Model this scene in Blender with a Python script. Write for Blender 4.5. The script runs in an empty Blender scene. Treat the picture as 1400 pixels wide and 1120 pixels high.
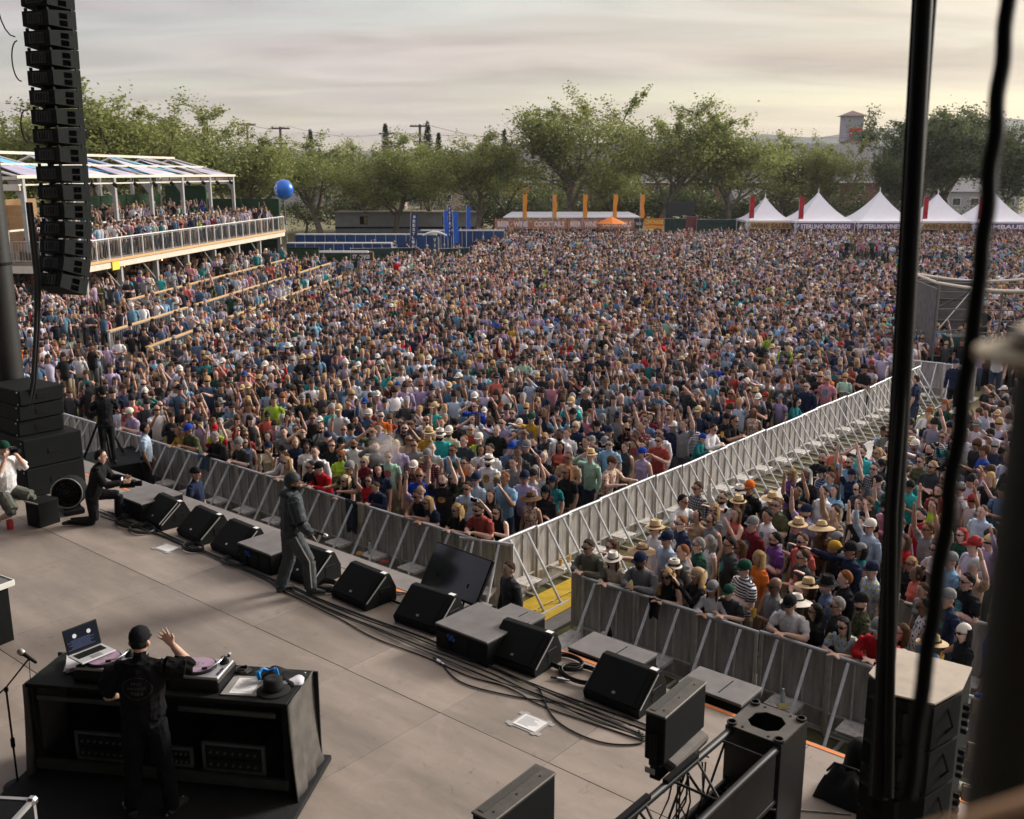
import bpy, bmesh, math, random
import numpy as np
from mathutils import Vector, Matrix, Euler, noise
R = math.radians
PI = math.pi
rnd = random.Random(7)
nrs = np.random.RandomState(11)
S = bpy.context.scene
COL = S.collection

# ------------------------------------------------------------------ camera
CAMZ = 7.3
PITCH = math.atan2(323, 1380)
cam_d = bpy.data.cameras.new('camera')
cam = bpy.data.objects.new('camera', cam_d)
COL.objects.link(cam)
cam.location = (0, 0, CAMZ)
cam.rotation_euler = (PI/2 - PITCH, 0, 0)
cam_d.sensor_width = 36
cam_d.lens = 36*1380/1400
cam_d.clip_start = 0.05
cam_d.clip_end = 6000
cam_d.dof.use_dof = True
cam_d.dof.focus_distance = 16
cam_d.dof.aperture_fstop = 2.8
S.camera = cam

# ------------------------------------------------------------------ sky and sun
SUN_AZ, SUN_EL = R(60), R(23)
SUN_DIR = Vector((math.sin(SUN_AZ)*math.cos(SUN_EL), math.cos(SUN_AZ)*math.cos(SUN_EL), math.sin(SUN_EL)))
W_ = bpy.data.worlds.new('World')
S.world = W_
W_.use_nodes = True
nt = W_.node_tree
nt.nodes.clear()
def wn(t, **k):
    n = nt.nodes.new(t)
    for a, b in k.items(): setattr(n, a, b)
    return n
L_ = nt.links.new
out = wn('ShaderNodeOutputWorld')
sky = wn('ShaderNodeTexSky', sky_type='NISHITA', sun_disc=False, sun_elevation=SUN_EL, sun_rotation=SUN_AZ)
sky.air_density = 1.3; sky.dust_density = 1.2
bg1 = wn('ShaderNodeBackground'); bg1.inputs[1].default_value = 0.05
L_(sky.outputs[0], bg1.inputs[0])
tc = wn('ShaderNodeTexCoord')
sep = wn('ShaderNodeSeparateXYZ'); L_(tc.outputs['Generated'], sep.inputs[0])
def wm(op, a, b=None, clamp=False):
    n = wn('ShaderNodeMath', operation=op, use_clamp=clamp)
    for i, v in enumerate((a, b)):
        if v is None: continue
        if isinstance(v, (int, float)): n.inputs[i].default_value = v
        else: L_(v, n.inputs[i])
    return n.outputs[0]
zz = wm('ADD', wm('ABSOLUTE', sep.outputs[2]), 0.10)
cx = wm('DIVIDE', sep.outputs[0], zz); cy = wm('DIVIDE', sep.outputs[1], zz)
comb = wn('ShaderNodeCombineXYZ'); L_(cx, comb.inputs[0]); L_(cy, comb.inputs[1])
mp = wn('ShaderNodeMapping'); L_(comb.outputs[0], mp.inputs[0])
mp.inputs['Rotation'].default_value = (0, 0, R(-24)); mp.inputs['Scale'].default_value = (0.36, 0.80, 1)
nz = wn('ShaderNodeTexNoise'); L_(mp.outputs[0], nz.inputs['Vector'])
nz.inputs['Scale'].default_value = 0.9; nz.inputs['Detail'].default_value = 7; nz.inputs['Roughness'].default_value = 0.56
nz.inputs['Distortion'].default_value = 0.7
mask = wn('ShaderNodeMapRange'); L_(nz.outputs['Fac'], mask.inputs[0])
mask.inputs[1].default_value = 0.32; mask.inputs[2].default_value = 0.66; mask.inputs[3].default_value = 0.50; mask.inputs[4].default_value = 1.0
# thin cloud: warmer and brighter towards the sun, mauve away from it
dotn = wn('ShaderNodeVectorMath', operation='DOT_PRODUCT'); L_(tc.outputs['Generated'], dotn.inputs[0])
dotn.inputs[1].default_value = SUN_DIR
sf = wm('MULTIPLY', wm('ADD', dotn.outputs['Value'], 0.15), 0.87, True)
cr = wn('ShaderNodeValToRGB'); L_(sf, cr.inputs[0])
e = cr.color_ramp.elements
e[0].position = 0.0; e[0].color = (0.158, 0.148, 0.176, 1)
e[1].position = 1.0; e[1].color = (0.33, 0.265, 0.185, 1)
m1 = e.new(0.45); m1.color = (0.174, 0.157, 0.157, 1)
m2 = e.new(0.72); m2.color = (0.196, 0.169, 0.139, 1)
nz2 = wn('ShaderNodeTexNoise'); L_(mp.outputs[0], nz2.inputs['Vector']); nz2.inputs['Scale'].default_value = 2.1; nz2.inputs['Detail'].default_value = 6
nz2.inputs['Distortion'].default_value = 1.0
tone = wn('ShaderNodeMapRange'); L_(nz2.outputs['Fac'], tone.inputs[0])
tone.inputs[1].default_value = 0.3; tone.inputs[2].default_value = 0.7; tone.inputs[3].default_value = 0.78; tone.inputs[4].default_value = 1.20
hz = wm('MULTIPLY', wm('SUBTRACT', 1.0, wm('MULTIPLY', wm('ABSOLUTE', sep.outputs[2]), 4.2), True), 0.65, True)      # cream band low over the horizon
hm = wn('ShaderNodeMix', data_type='RGBA'); L_(hz, hm.inputs['Factor']); L_(cr.outputs[0], hm.inputs['A']); hm.inputs['B'].default_value = (0.200, 0.172, 0.145, 1)
# overcast dome: luminance raised smoothly towards the unseen zenith to add fill light
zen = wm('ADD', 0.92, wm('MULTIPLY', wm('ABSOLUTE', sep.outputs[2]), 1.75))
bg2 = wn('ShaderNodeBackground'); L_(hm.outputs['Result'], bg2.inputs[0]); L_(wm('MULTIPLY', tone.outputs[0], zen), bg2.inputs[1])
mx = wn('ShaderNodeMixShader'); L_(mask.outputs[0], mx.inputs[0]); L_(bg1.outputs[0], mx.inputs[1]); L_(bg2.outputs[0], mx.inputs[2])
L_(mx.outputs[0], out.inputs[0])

sun_d = bpy.data.lights.new('sun', 'SUN')
sun_d.energy = 1.7; sun_d.angle = R(18); sun_d.color = (1.0, 0.95, 0.89)
sun = bpy.data.objects.new('sun', sun_d); COL.objects.link(sun)
sun.rotation_euler = (-SUN_DIR).to_track_quat('-Z', 'Y').to_euler()
S.view_settings.view_transform = 'Standard'; S.view_settings.look = 'None'
S.view_settings.exposure = 1.64; S.view_settings.gamma = 1; S.view_settings.use_curve_mapping = False

# ------------------------------------------------------------------ helpers
def at(px, py, z):
    "ground-plan point of height z that the photograph shows at px, py"
    a, b = (px-700)/1380, (560-py)/1380
    c, s = math.cos(PITCH), math.sin(PITCH)
    y, zz = c + b*s, -s + b*c
    t = (z-CAMZ)/zz
    return Vector((a*t, y*t, z))
SA = R(-40)                     # the stage front runs 40 degrees off the picture plane
E1 = Vector((math.cos(SA), math.sin(SA), 0)); E2 = Vector((-math.sin(SA), math.cos(SA), 0))
def W(u, v, z=0.0):
    "stage axes: u along the stage front, v out to the audience"
    p = E1*u + E2*v; return Vector((p.x, p.y, z))
def uv(p): p = Vector((p[0], p[1], 0)); return p.dot(E1), p.dot(E2)
SZ = 1.5                        # stage height

_mats = {}
def mat(name, col, rough=0.7, metal=0.0, var=0.12, scale=6.0, bump=0.0, bscale=40.0, stretch=(1,1,1), emit=None, emis=1.0, rand=0.0, spec=None, trans=0.0, coords='Object', detail=4, col2=None):
    if name in _mats: return _mats[name]
    m = bpy.data.materials.new(name); _mats[name] = m
    m.use_nodes = True
    n = m.node_tree.nodes; l = m.node_tree.links
    b = n['Principled BSDF']
    b.inputs['Roughness'].default_value = rough
    b.inputs['Metallic'].default_value = metal
    if spec is not None: b.inputs['Specular IOR Level'].default_value = spec
    if trans: b.inputs['Transmission Weight'].default_value = trans
    c = (*col, 1)
    b.inputs['Base Color'].default_value = c
    src = None
    if var > 0 or bump > 0:
        t = n.new('ShaderNodeTexCoord'); mp = n.new('ShaderNodeMapping'); l.new(t.outputs[coords], mp.inputs[0])
        mp.inputs['Scale'].default_value = stretch
    if var > 0:
        nz = n.new('ShaderNodeTexNoise'); l.new(mp.outputs[0], nz.inputs['Vector'])
        nz.inputs['Scale'].default_value = scale; nz.inputs['Detail'].default_value = detail; nz.inputs['Roughness'].default_value = 0.62
        r = n.new('ShaderNodeValToRGB'); l.new(nz.outputs['Fac'], r.inputs[0])
        r.color_ramp.elements[0].position = 0.28; r.color_ramp.elements[1].position = 0.72
        d = col2 if col2 else [x*(1-var*1.6) for x in col]
        r.color_ramp.elements[0].color = (*d, 1)
        r.color_ramp.elements[1].color = (*[min(1, x*(1+var)) for x in col], 1)
        src = r.outputs[0]
    if rand > 0:
        oi = n.new('ShaderNodeObjectInfo'); mr = n.new('ShaderNodeMapRange'); l.new(oi.outputs['Random'], mr.inputs[0])
        mr.inputs[3].default_value = 1-rand; mr.inputs[4].default_value = 1+rand
        hv = n.new('ShaderNodeHueSaturation'); l.new(mr.outputs[0], hv.inputs['Value'])
        if src is not None: l.new(src, hv.inputs['Color'])
        else: hv.inputs['Color'].default_value = c
        src = hv.outputs[0]
    if src is not None: l.new(src, b.inputs['Base Color'])
    if bump > 0:
        nb = n.new('ShaderNodeTexNoise'); l.new(mp.outputs[0], nb.inputs['Vector']); nb.inputs['Scale'].default_value = bscale; nb.inputs['Detail'].default_value = 3
        bp = n.new('ShaderNodeBump'); bp.inputs['Strength'].default_value = bump; bp.inputs['Distance'].default_value = 0.02
        l.new(nb.outputs['Fac'], bp.inputs['Height']); l.new(bp.outputs[0], b.inputs['Normal'])
    if emit:
        b.inputs['Emission Color'].default_value = (*emit, 1); b.inputs['Emission Strength'].default_value = emis
    return m

TINY = ('knob', 'knobs', 'rigging_link', 'bolts', 'insulator', 'keys', 'print', 'blue_connector', 'deck_icon', 'list_lines', 'groove', 'screw', 'string_light', 'rail_bars', 'tier_infill', 'rail_infill', 'shoe_trim', 'guard')
class MB:
    "collects simple solids and links them as ONE mesh object"
    def __init__(s): s.v = []; s.f = []; s.m = []; s.M = Matrix.Identity(4)
    def add(s, vs, fs, mi=0):
        o = len(s.v); s.v += [tuple(s.M @ Vector(p)) for p in vs]; s.f += [tuple(o+i for i in f) for f in fs]; s.m += [mi]*len(fs)
        return s
    def box(s, c, d, rz=0, b=0.0, mi=0, rot=None):
        hx, hy, hz = d[0]/2, d[1]/2, d[2]/2
        Q = Euler(rot).to_matrix() if rot else Matrix.Rotation(rz, 3, 'Z')
        c = Vector(c)
        if b <= 0:
            vs = [c+Q@Vector((x*hx, y*hy, z*hz)) for z in (-1,1) for y in (-1,1) for x in (-1,1)]
            return s.add(vs, [(0,2,3,1),(4,5,7,6),(0,1,5,4),(2,6,7,3),(0,4,6,2),(1,3,7,5)], mi)
        b = min(b, hx*.9, hy*.9, hz*.9)
        vs = []; ix = {}
        for z in (-1,1):
            for y in (-1,1):
                for x in (-1,1):
                    for k in range(3):
                        q = [x*(hx-b), y*(hy-b), z*(hz-b)]; q[k] = (x*hx, y*hy, z*hz)[k]
                        ix[(x,y,z,k)] = len(vs); vs.append(c+Q@Vector(q))
        fs = []
        def K(sg, k): return ix[(*sg, k)]
        for k in range(3):
            a, d2 = [i for i in range(3) if i != k]
            for sg in (-1, 1):
                loop = []
                for (p, q) in ((-1,-1),(1,-1),(1,1),(-1,1)):
                    t = [0,0,0]; t[k] = sg; t[a] = p; t[d2] = q; loop.append(K(t, k))
                flip = (sg < 0) != (k == 1)
                fs.append(tuple(reversed(loop)) if flip else tuple(loop))
        for k in range(3):       # edges along axis k
            a, d2 = [i for i in range(3) if i != k]
            for p in (-1,1):
                for q in (-1,1):
                    t0 = [0,0,0]; t1 = [0,0,0]; t0[k] = -1; t1[k] = 1
                    for t in (t0, t1): t[a] = p; t[d2] = q
                    fs.append((K(t0,a), K(t1,a), K(t1,d2), K(t0,d2)))
        for z in (-1,1):
            for y in (-1,1):
                for x in (-1,1): fs.append(tuple(ix[(x,y,z,k)] for k in range(3)))
        return s.add(vs, fs, mi)
    def cyl(s, p0, p1, r0, r1=None, n=10, mi=0, caps=True):
        return s.tube([p0, p1], [r0, r0 if r1 is None else r1], n, mi, caps)
    def tube(s, pts, r, n=8, mi=0, caps=True, closed=False):
        pts = [Vector(p) for p in pts]; N = len(pts)
        rs = [r]*N if isinstance(r, (int, float)) else r
        vs = []; ref = None
        for i, p in enumerate(pts):
            a = pts[(i-1) % N] if (closed or i) else p; b = pts[(i+1) % N] if (closed or i < N-1) else p
            t = (b-a).normalized() if (b-a).length > 1e-9 else Vector((0,0,1))
            if ref is None: ref = t.orthogonal().normalized()
            x = (ref - t*ref.dot(t)); x = x.normalized() if x.length > 1e-6 else t.orthogonal().normalized()
            ref = x; y = t.cross(x)
            for k in range(n):
                an = 2*PI*k/n; vs.append(p + (x*math.cos(an) + y*math.sin(an))*rs[i])
        fs = []
        for i in range(N if closed else N-1):
            j = (i+1) % N
            for k in range(n):
                k2 = (k+1) % n; fs.append((i*n+k, i*n+k2, j*n+k2, j*n+k))
        if caps and not closed: fs.append(tuple(reversed(range(n)))); fs.append(tuple(range((N-1)*n, N*n)))
        return s.add(vs, fs, mi)
    def lathe(s, prof, c=(0,0,0), n=16, mi=0, axis=None):
        Q = Matrix.Identity(3) if axis is None else Vector((0,0,1)).rotation_difference(Vector(axis)).to_matrix()
        c = Vector(c); vs = []; fs = []
        for (r, z) in prof:
            for k in range(n):
                a = 2*PI*k/n; vs.append(c+Q@Vector((max(r,1e-4)*math.cos(a), max(r,1e-4)*math.sin(a), z)))
        for i in range(len(prof)-1):
            for k in range(n):
                k2 = (k+1) % n; fs.append((i*n+k, i*n+k2, (i+1)*n+k2, (i+1)*n+k))
        fs.append(tuple(reversed(range(n)))); fs.append(tuple(range((len(prof)-1)*n, len(prof)*n)))
        return s.add(vs, fs, mi)
    def prism(s, poly, v0, mi=0):
        "closed prism: poly = list of 3D points, v0 = extrusion vector"
        n = len(poly); v0 = Vector(v0)
        a = [Vector(p) for p in poly]; b = [p+v0 for p in a]
        fs = [tuple(reversed(range(n))), tuple(range(n, 2*n))] + [(i, (i+1) % n, n+(i+1) % n, n+i) for i in range(n)]
        return s.add(a+b, fs, mi)
    def quad(s, a, b, c, d, mi=0): return s.add([a,b,c,d], [(0,1,2,3)], mi)
    def mesh(s, name, mats):
        me = bpy.data.meshes.new(name); me.from_pydata(s.v, [], s.f)
        for m in (mats if isinstance(mats, (list, tuple)) else [mats]): me.materials.append(m)
        me.polygons.foreach_set('material_index', s.m)
        me.update(); return me
    def build(s, name, mats, parent=None, smooth=None, fix=True):
        me = s.mesh(name, mats)
        if fix:
            bm = bmesh.new(); bm.from_mesh(me); bmesh.ops.recalc_face_normals(bm, faces=bm.faces); bm.to_mesh(me); bm.free()
        if smooth is not None: me.shade_smooth(); me.set_sharp_from_angle(angle=R(smooth))
        o = bpy.data.objects.new(name, me); COL.objects.link(o)
        if parent: o.parent = parent
        if name in TINY: o['kind'] = 'stuff'
        return o
def tag(o, label=None, cat=None, group=None, kind=None):
    if label: o['label'] = label
    if cat: o['category'] = cat
    if group: o['group'] = group
    if kind: o['kind'] = kind
    return o
def thing(name, label, cat, loc=(0,0,0), rz=0.0, group=None):
    o = bpy.data.objects.new(name, None); COL.objects.link(o); o.empty_display_size = 0.2
    o.location = loc; o.rotation_euler = (0, 0, rz)
    return tag(o, label, cat, group)
def sthing(name, label, cat, u, v, z=SZ, rz=0.0, group=None): return thing(name, label, cat, W(u, v, z), SA+rz, group)
_kids = {}
def kids(o): return [c for c in o.children]
def copy_tree(o, parent=None, label=None):
    c = o.copy(); COL.objects.link(c); c.parent = parent
    if label: c['label'] = label
    for ch in list(o.children): copy_tree(ch, c)
    return c
_fonts = {}
def text_mesh(txt, size, depth=0.006, bold=0.0, align='CENTER', xs=1.0):
    cu = bpy.data.curves.new('lettering', 'FONT'); cu.body = txt; cu.size = size; cu.extrude = depth; cu.align_x = align; cu.align_y = 'CENTER'; cu.offset = bold
    cu.resolution_u = 2
    o = bpy.data.objects.new('lettering', cu); COL.objects.link(o)
    dg = bpy.context.evaluated_depsgraph_get()
    me = bpy.data.meshes.new_from_object(o.evaluated_get(dg))
    bpy.data.objects.remove(o); bpy.data.curves.remove(cu)
    if xs != 1.0: me.transform(Matrix.Diagonal((xs, 1, 1, 1)))
    return me
def lettering(txt, size, m, parent, M, name='lettering', bold=0.0, depth=0.004, width=None, height=None):
    me = text_mesh(txt, size, depth, bold)
    if width or height:
        c = np.array([v.co for v in me.vertices]); d = c.max(0)-c.min(0); mid = (c.max(0)+c.min(0))/2
        me.transform(Matrix.Diagonal(((width/d[0]) if width else 1, (height/d[1]) if height else 1, 1, 1)) @ Matrix.Translation((-mid[0], -mid[1], 0)))
    me.materials.clear(); me.materials.append(m)
    o = bpy.data.objects.new(name, me); COL.objects.link(o); o.parent = parent; o.matrix_local = M
    return o
UP = Matrix.Rotation(PI/2, 4, 'X')       # lettering stands upright, reads from -y
ORD = ['first','second','third','fourth','fifth','sixth','seventh','eighth','ninth','tenth','eleventh','twelfth','thirteenth','fourteenth','fifteenth','sixteenth','seventeenth','eighteenth','nineteenth','twentieth','twenty-first','twenty-second','twenty-third','twenty-fourth']

# ------------------------------------------------------------------ common materials
M_blk = mat('black_paint', (0.005,0.005,0.006), 0.6, var=0.25, scale=9, spec=.15)
M_blkrough = mat('black_textured_paint', (0.005,0.006,0.0065), 0.72, var=0.25, scale=14, bump=0.25, bscale=220, spec=.14)
M_blkfab = mat('black_cloth', (0.006,0.0065,0.007), 0.95, var=0.3, scale=5, bump=0.3, bscale=120)
M_grille = mat('speaker_grille', (0.0035,0.005,0.0055), 0.75, var=0.2, scale=60, bump=0.5, bscale=320, spec=.14)
M_alu = mat('aluminium_tube', (0.54,0.55,0.57), 0.45, 0.15, var=0.14, scale=7)
M_alusheet = mat('aluminium_sheet', (0.41,0.385,0.36), 0.5, 0.12, var=0.34, scale=2.6, stretch=(3.5,3.5,0.5), rand=0.12, detail=7)
M_galv = mat('galvanised_steel', (0.42,0.42,0.42), 0.5, 0.5, var=0.12, scale=5)
M_white = mat('white_paint', (0.72,0.71,0.68), 0.5, var=0.05, scale=4)
M_cream = mat('cream_paint', (0.66,0.60,0.50), 0.55, var=0.06, scale=3)
M_wood = mat('pine_board', (0.55,0.34,0.15), 0.7, var=0.16, scale=4, stretch=(1,6,6))
M_rubber = mat('cable_rubber', (0.010,0.011,0.012), 0.6, var=0.1, scale=10)
M_orange = mat('orange_tape', (0.75,0.22,0.05), 0.6, var=0.08, scale=8)
M_paper = mat('paper', (0.78,0.77,0.78), 0.8, var=0.03, scale=8)
M_chrome = mat('bright_metal', (0.6,0.6,0.6), 0.25, 0.9, var=0.05, scale=9)
# ================================================================== ground, hills
def grid_mesh(name, xs, ys, zf, m, parent=None):
    vs = [(x, y, zf(x, y)) for y in ys for x in xs]; nx = len(xs)
    fs = [(j*nx+i, j*nx+i+1, (j+1)*nx+i+1, (j+1)*nx+i) for j in range(len(ys)-1) for i in range(nx-1)]
    mb = MB(); mb.add(vs, fs); o = mb.build(name, m, parent, fix=False); o.data.shade_smooth(); return o
M_grass = mat('trodden_lawn', (0.070,0.085,0.026), 0.95, var=0.35, scale=0.9, bump=0.6, bscale=60, detail=8, col2=(0.16,0.115,0.055))
gx = [-900,-300,-120,-60,-30,-10,10,30,60,120,300,900]; gy = [-60,0,10,20,40,60,90,130,200,400,900]
tag(grid_mesh('ground', gx, gy, lambda x, y: 0.0, M_grass), kind='structure')
M_hill = mat('wooded_hill', (0.055,0.065,0.040), 1.0, var=0.4, scale=0.02, detail=6, bump=0.0)
def hill(y0, depth, h, seed, base):
    xs = [i*25-1500 for i in range(121)]; ys = [y0+depth*t for t in (0, .25, .5, .75, 1.0)]
    prof = (0, .55, 1.0, .8, .3)
    def zf(x, y):
        t = (y-y0)/depth*4; k = prof[int(round(t))]
        n = 0.75 + 0.55*noise.noise(Vector((x*0.0022+seed, y*0.001, seed))) + 0.12*noise.noise(Vector((x*0.011, y*0.006, seed+3))) + 0.05*noise.noise(Vector((x*0.05, y*0.03, seed+5)))
        return base*0 + k*h*n*(0.85+0.4*min(1, max(0, (x+200)/900)))
    return tag(grid_mesh('hills', xs, ys, zf, M_hill), kind='structure')
hill(620, 320, 24, 1.3, 0); hill(1250, 600, 62, 4.1, 0)

# ================================================================== stage
M_deck = mat('stage_plywood', (0.290,0.240,0.205), 0.58, var=0.20, scale=0.9, stretch=(0.6,2.4,1), bump=0.12, bscale=90, rand=0.13, detail=9)
M_deckfrm = mat('stage_underframe', (0.008,0.008,0.008), 0.8, var=0.1)
nd = M_deck.node_tree.nodes; lk = M_deck.node_tree.links; pb = nd['Principled BSDF']; s0 = pb.inputs['Base Color'].links[0].from_socket
for sc_, lo, hi, dk in ((7.0, .60, .72, .62), (23.0, .64, .70, .55), (2.6, .52, .80, 1.22)):       # scuffs, specks and rubbed patches
    t_ = nd.new('ShaderNodeTexNoise'); t_.inputs['Scale'].default_value = sc_; t_.inputs['Detail'].default_value = 9; t_.inputs['Roughness'].default_value = .7; t_.inputs['Distortion'].default_value = .8; lk.new(nd['Texture Coordinate'].outputs['Object'], t_.inputs['Vector'])
    r_ = nd.new('ShaderNodeMapRange'); r_.inputs[1].default_value = lo; r_.inputs[2].default_value = hi; r_.inputs[3].default_value = 1; r_.inputs[4].default_value = dk; lk.new(t_.outputs['Fac'], r_.inputs[0])
    v_ = nd.new('ShaderNodeHueSaturation'); lk.new(r_.outputs[0], v_.inputs['Value']); lk.new(s0, v_.inputs['Color']); s0 = v_.outputs[0]
lk.new(s0, pb.inputs['Base Color'])
stage = thing('stage', None, None, W(0, 0, 0), SA); stage['kind'] = 'structure'
VF = 9.32                                  # front edge of the deck; a ledge runs on before its left part
mb = MB(); mb.box((-9, (VF-7)/2-0.01, SZ-0.16), (29.9, VF+7-0.06, 0.28)); mb.box((-16.0, 9.53, SZ-0.16), (15.0, 0.40, 0.28)); mb.build('stage_frame', M_deckfrm, stage)
U_ = [-23.6, -21.2, -18.9, -16.75, -14.7, -12.63, -10.5, -8.66, -7.1, -5.59, -3.7, -1.9, 0.2, 2.6, 5.6]
V_ = [-6.6, -4.0, -1.6, 0.3, 2.35, 4.78, 7.22, 9.30]
for i in range(len(U_)-1):
    for j in range(len(V_)-1):
        g = 0.006 if (i+j) % 3 else 0.011
        mb = MB(); mb.box(((U_[i]+U_[i+1])/2, (V_[j]+V_[j+1])/2, SZ-0.010), (U_[i+1]-U_[i]-g, V_[j+1]-V_[j]-g*1.2, 0.020), b=0.0012)
        mb.build('deck_panel', M_deck, stage)
M_ledge = mat('front_ledge_board', (0.19,0.17,0.16), 0.6, var=0.15, scale=2.5, bump=0.1, bscale=90, rand=0.1)
for k in range(8):
    u0 = -23.4+k*1.86
    mb = MB(); mb.box((u0+0.93, 9.53, SZ-0.01), (1.845, 0.44, 0.02), b=0.003); mb.build('ledge_board', M_ledge, stage)
mb = MB()
for k in range(60):                        # pleated black skirt below the deck edge
    mb.box((-23.6+k*0.49+0.24, (9.78 if k < 31 else VF)-0.02-0.02*(k % 2), 0.62), (0.50, 0.03, 1.2))
mb.build('stage_skirt', M_blkfab, stage)
for (a, b) in ((-19.6,-16.3), (-15.0,-13.4), (-11.0,-9.4), (-8.3,-6.1), (-5.0,-3.2), (-2.9,-1.2)):
    mb = MB(); mb.box(((a+b)/2, 9.25, SZ+0.003), (b-a, 0.055, 0.004)); mb.build('edge_tape', M_orange, stage)
M_neon = mat('neon_tape', (.20,.62,.05), .6, var=0)
for u_, v_ in ((-7.45,8.36), (-6.85,8.33), (-6.0,8.38), (-5.36,8.36), (-9.15,8.38), (-8.5,8.36), (-10.4,8.34), (-9.75,8.36)):
    mb = MB(); mb.box((u_, v_, SZ+.003), (.085,.022,.004), rz=u_*3); mb.build('tape_mark', M_neon, stage)
# roof and rear drape over the stage: what shades it
M_roof = mat('roof_sheet', (0.03,0.03,0.032), 0.9, var=0.1)
roof = thing('stage_roof', 'black roof and rear drapes above the stage', 'roof', W(0, 0, 0), SA)
mb = MB(); mb.box((-10, -0.6, 15.0), (34, 18.0, 0.25)); mb.build('roof_sheet', M_roof, roof)
mb = MB(); mb.box((-10, -7.6, 8.2), (34, 0.2, 13.4)); mb.build('rear_drape', M_blkfab, roof)
mb = MB(); mb.box((6.9, -3.2, 9.0), (0.2, 8.5, 9.0)); mb.build('side_drape', M_blkfab, roof)
# tower leg at the far end of the stage
leg = thing('tower_leg', 'fat black tower leg rising behind the left speaker stack', 'tower leg', (-9.86, 19.35, 0))
mb = MB(); mb.cyl((0,0,0), (0,0,14.8), 0.30, n=28); mb.build('column', mat('column_vinyl', (0.016,0.016,0.015), 0.5, var=0.2, scale=3, bump=0.1, bscale=20), leg, smooth=40)
mb = MB(); mb.box((0,0,0.05), (0.9,0.9,0.1), b=0.01); mb.build('base_plate', M_blk, leg)
for z in (3.0, 5.6, 8.2):
    mb = MB(); mb.lathe([(0.302,0), (0.316,0.005), (0.316,0.05), (0.302,0.055)], (0,0,z), 28); mb.build('strap', M_blk, leg)

# ================================================================== crowd barricades
M_step = mat('step_tread', (0.60,0.57,0.53), 0.55, 0.2, var=0.25, scale=9, bump=0.3, bscale=60)
M_dirtyalu = mat('worn_aluminium', (0.56,0.54,0.51), 0.5, 0.3, var=0.2, scale=5, rand=0.08)
def make_barricade():
    t = thing('barricade', 'x', 'barricade', group='aluminium crowd barricades')
    mb = MB(); mb.box((0,0.005,0.63), (0.955,0.004,1.06))
    for k in range(5): mb.box((-0.39+0.195*k, 0.0095, 0.63), (0.012, 0.005, 1.06))
    mb.build('panel', M_alusheet, t)
    mb = MB(); mb.tube([(-0.498,0,1.19), (0.498,0,1.19)], 0.025, 10); mb.build('top_rail', M_alu, t, smooth=40)
    for s in (-1, 1):
        mb = MB(); mb.box((s*0.472,-0.012,0.60), (0.048,0.03,1.15), b=0.004); mb.build('post', M_dirtyalu, t)
        mb = MB(); mb.tube([(s*0.235,-0.03,1.165), (s*0.235,-0.80,0.045)], 0.023, 8); mb.build('brace', M_alu, t, smooth=40)
        mb = MB(); mb.box((s*0.235,-0.42,0.025), (0.045,0.84,0.04), b=0.004); mb.build('foot', M_dirtyalu, t)
        mb = MB(); mb.box((s*0.155,-0.010,0.66), (0.022,0.02,0.98)); mb.build('stile', M_dirtyalu, t)
    for z, w in ((0.36, 0.03), (0.09, 0.045)):
        mb = MB(); mb.box((0,-0.020,z), (0.895,0.022,w)); mb.build('cross_rail', M_dirtyalu, t)
    mb = MB(); mb.box((0,-0.235,0.385), (0.42,0.33,0.022), b=0.004); mb.box((-0.195,-0.235,0.36), (0.03,0.33,0.03)); mb.box((0.195,-0.235,0.36), (0.03,0.33,0.03)); mb.build('step', M_step, t)
    mb = MB(); mb.box((0,0.50,0.012), (0.95,0.95,0.012)); mb.build('floor_plate', M_step, t)
    mb = MB(); mb.tube([(-0.40,-0.83,0.05),(0.40,-0.83,0.05)], 0.02, 8); mb.build('base_bar', M_alu, t)
    return t
bar0 = make_barricade(); _used = [False]
def barricade(u, v, rz, label):
    t = bar0 if not _used[0] else copy_tree(bar0)
    _used[0] = True
    t.location = W(u, v, 0); t.rotation_euler = (0, 0, SA+rz); t['label'] = label
    return t
BV, BU = 12.12, -10.72
for k in range(15):                                     # run along the stage front
    barricade(BU-0.62-k*1.0, BV+0.004*math.sin(k*2.1), R(0.6*math.sin(k*1.7)), '%s barricade from the corner in the long run facing the stage' % ORD[k])
barricade(BU-0.06, BV+0.05, R(20), 'short corner barricade between the front run and the arm')
for k in range(21):                                     # arm running away from the stage
    barricade(BU+0.12+0.03*math.sin(k*1.3), BV+0.65+k*1.0, R(90+0.8*math.sin(k*2.3)), '%s barricade from the corner in the arm leading away from the stage' % ORD[k])
for k in range(7):                                      # run before the right-hand crowd
    barricade(-8.10+k*1.0, 11.95+0.02*math.sin(k*2.7), R(0.8*math.sin(k*1.9+1)), '%s barricade from the yellow boards in front of the right-hand crowd' % ORD[k])
barricade(-8.62, 12.36, R(0), 'barricade end panel standing alone beside the yellow boards').rotation_euler.z = SA+R(180)
for k in range(3):
    barricade(-4.35+k*1.0, 14.2, R(3), '%s barricade of the inner row across the right-hand crowd' % ORD[k])
for k in range(3):
    barricade(-11.6+k*1.0, 34.2, R(4), '%s barricade closing the far end of the arm' % ORD[k])

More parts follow.
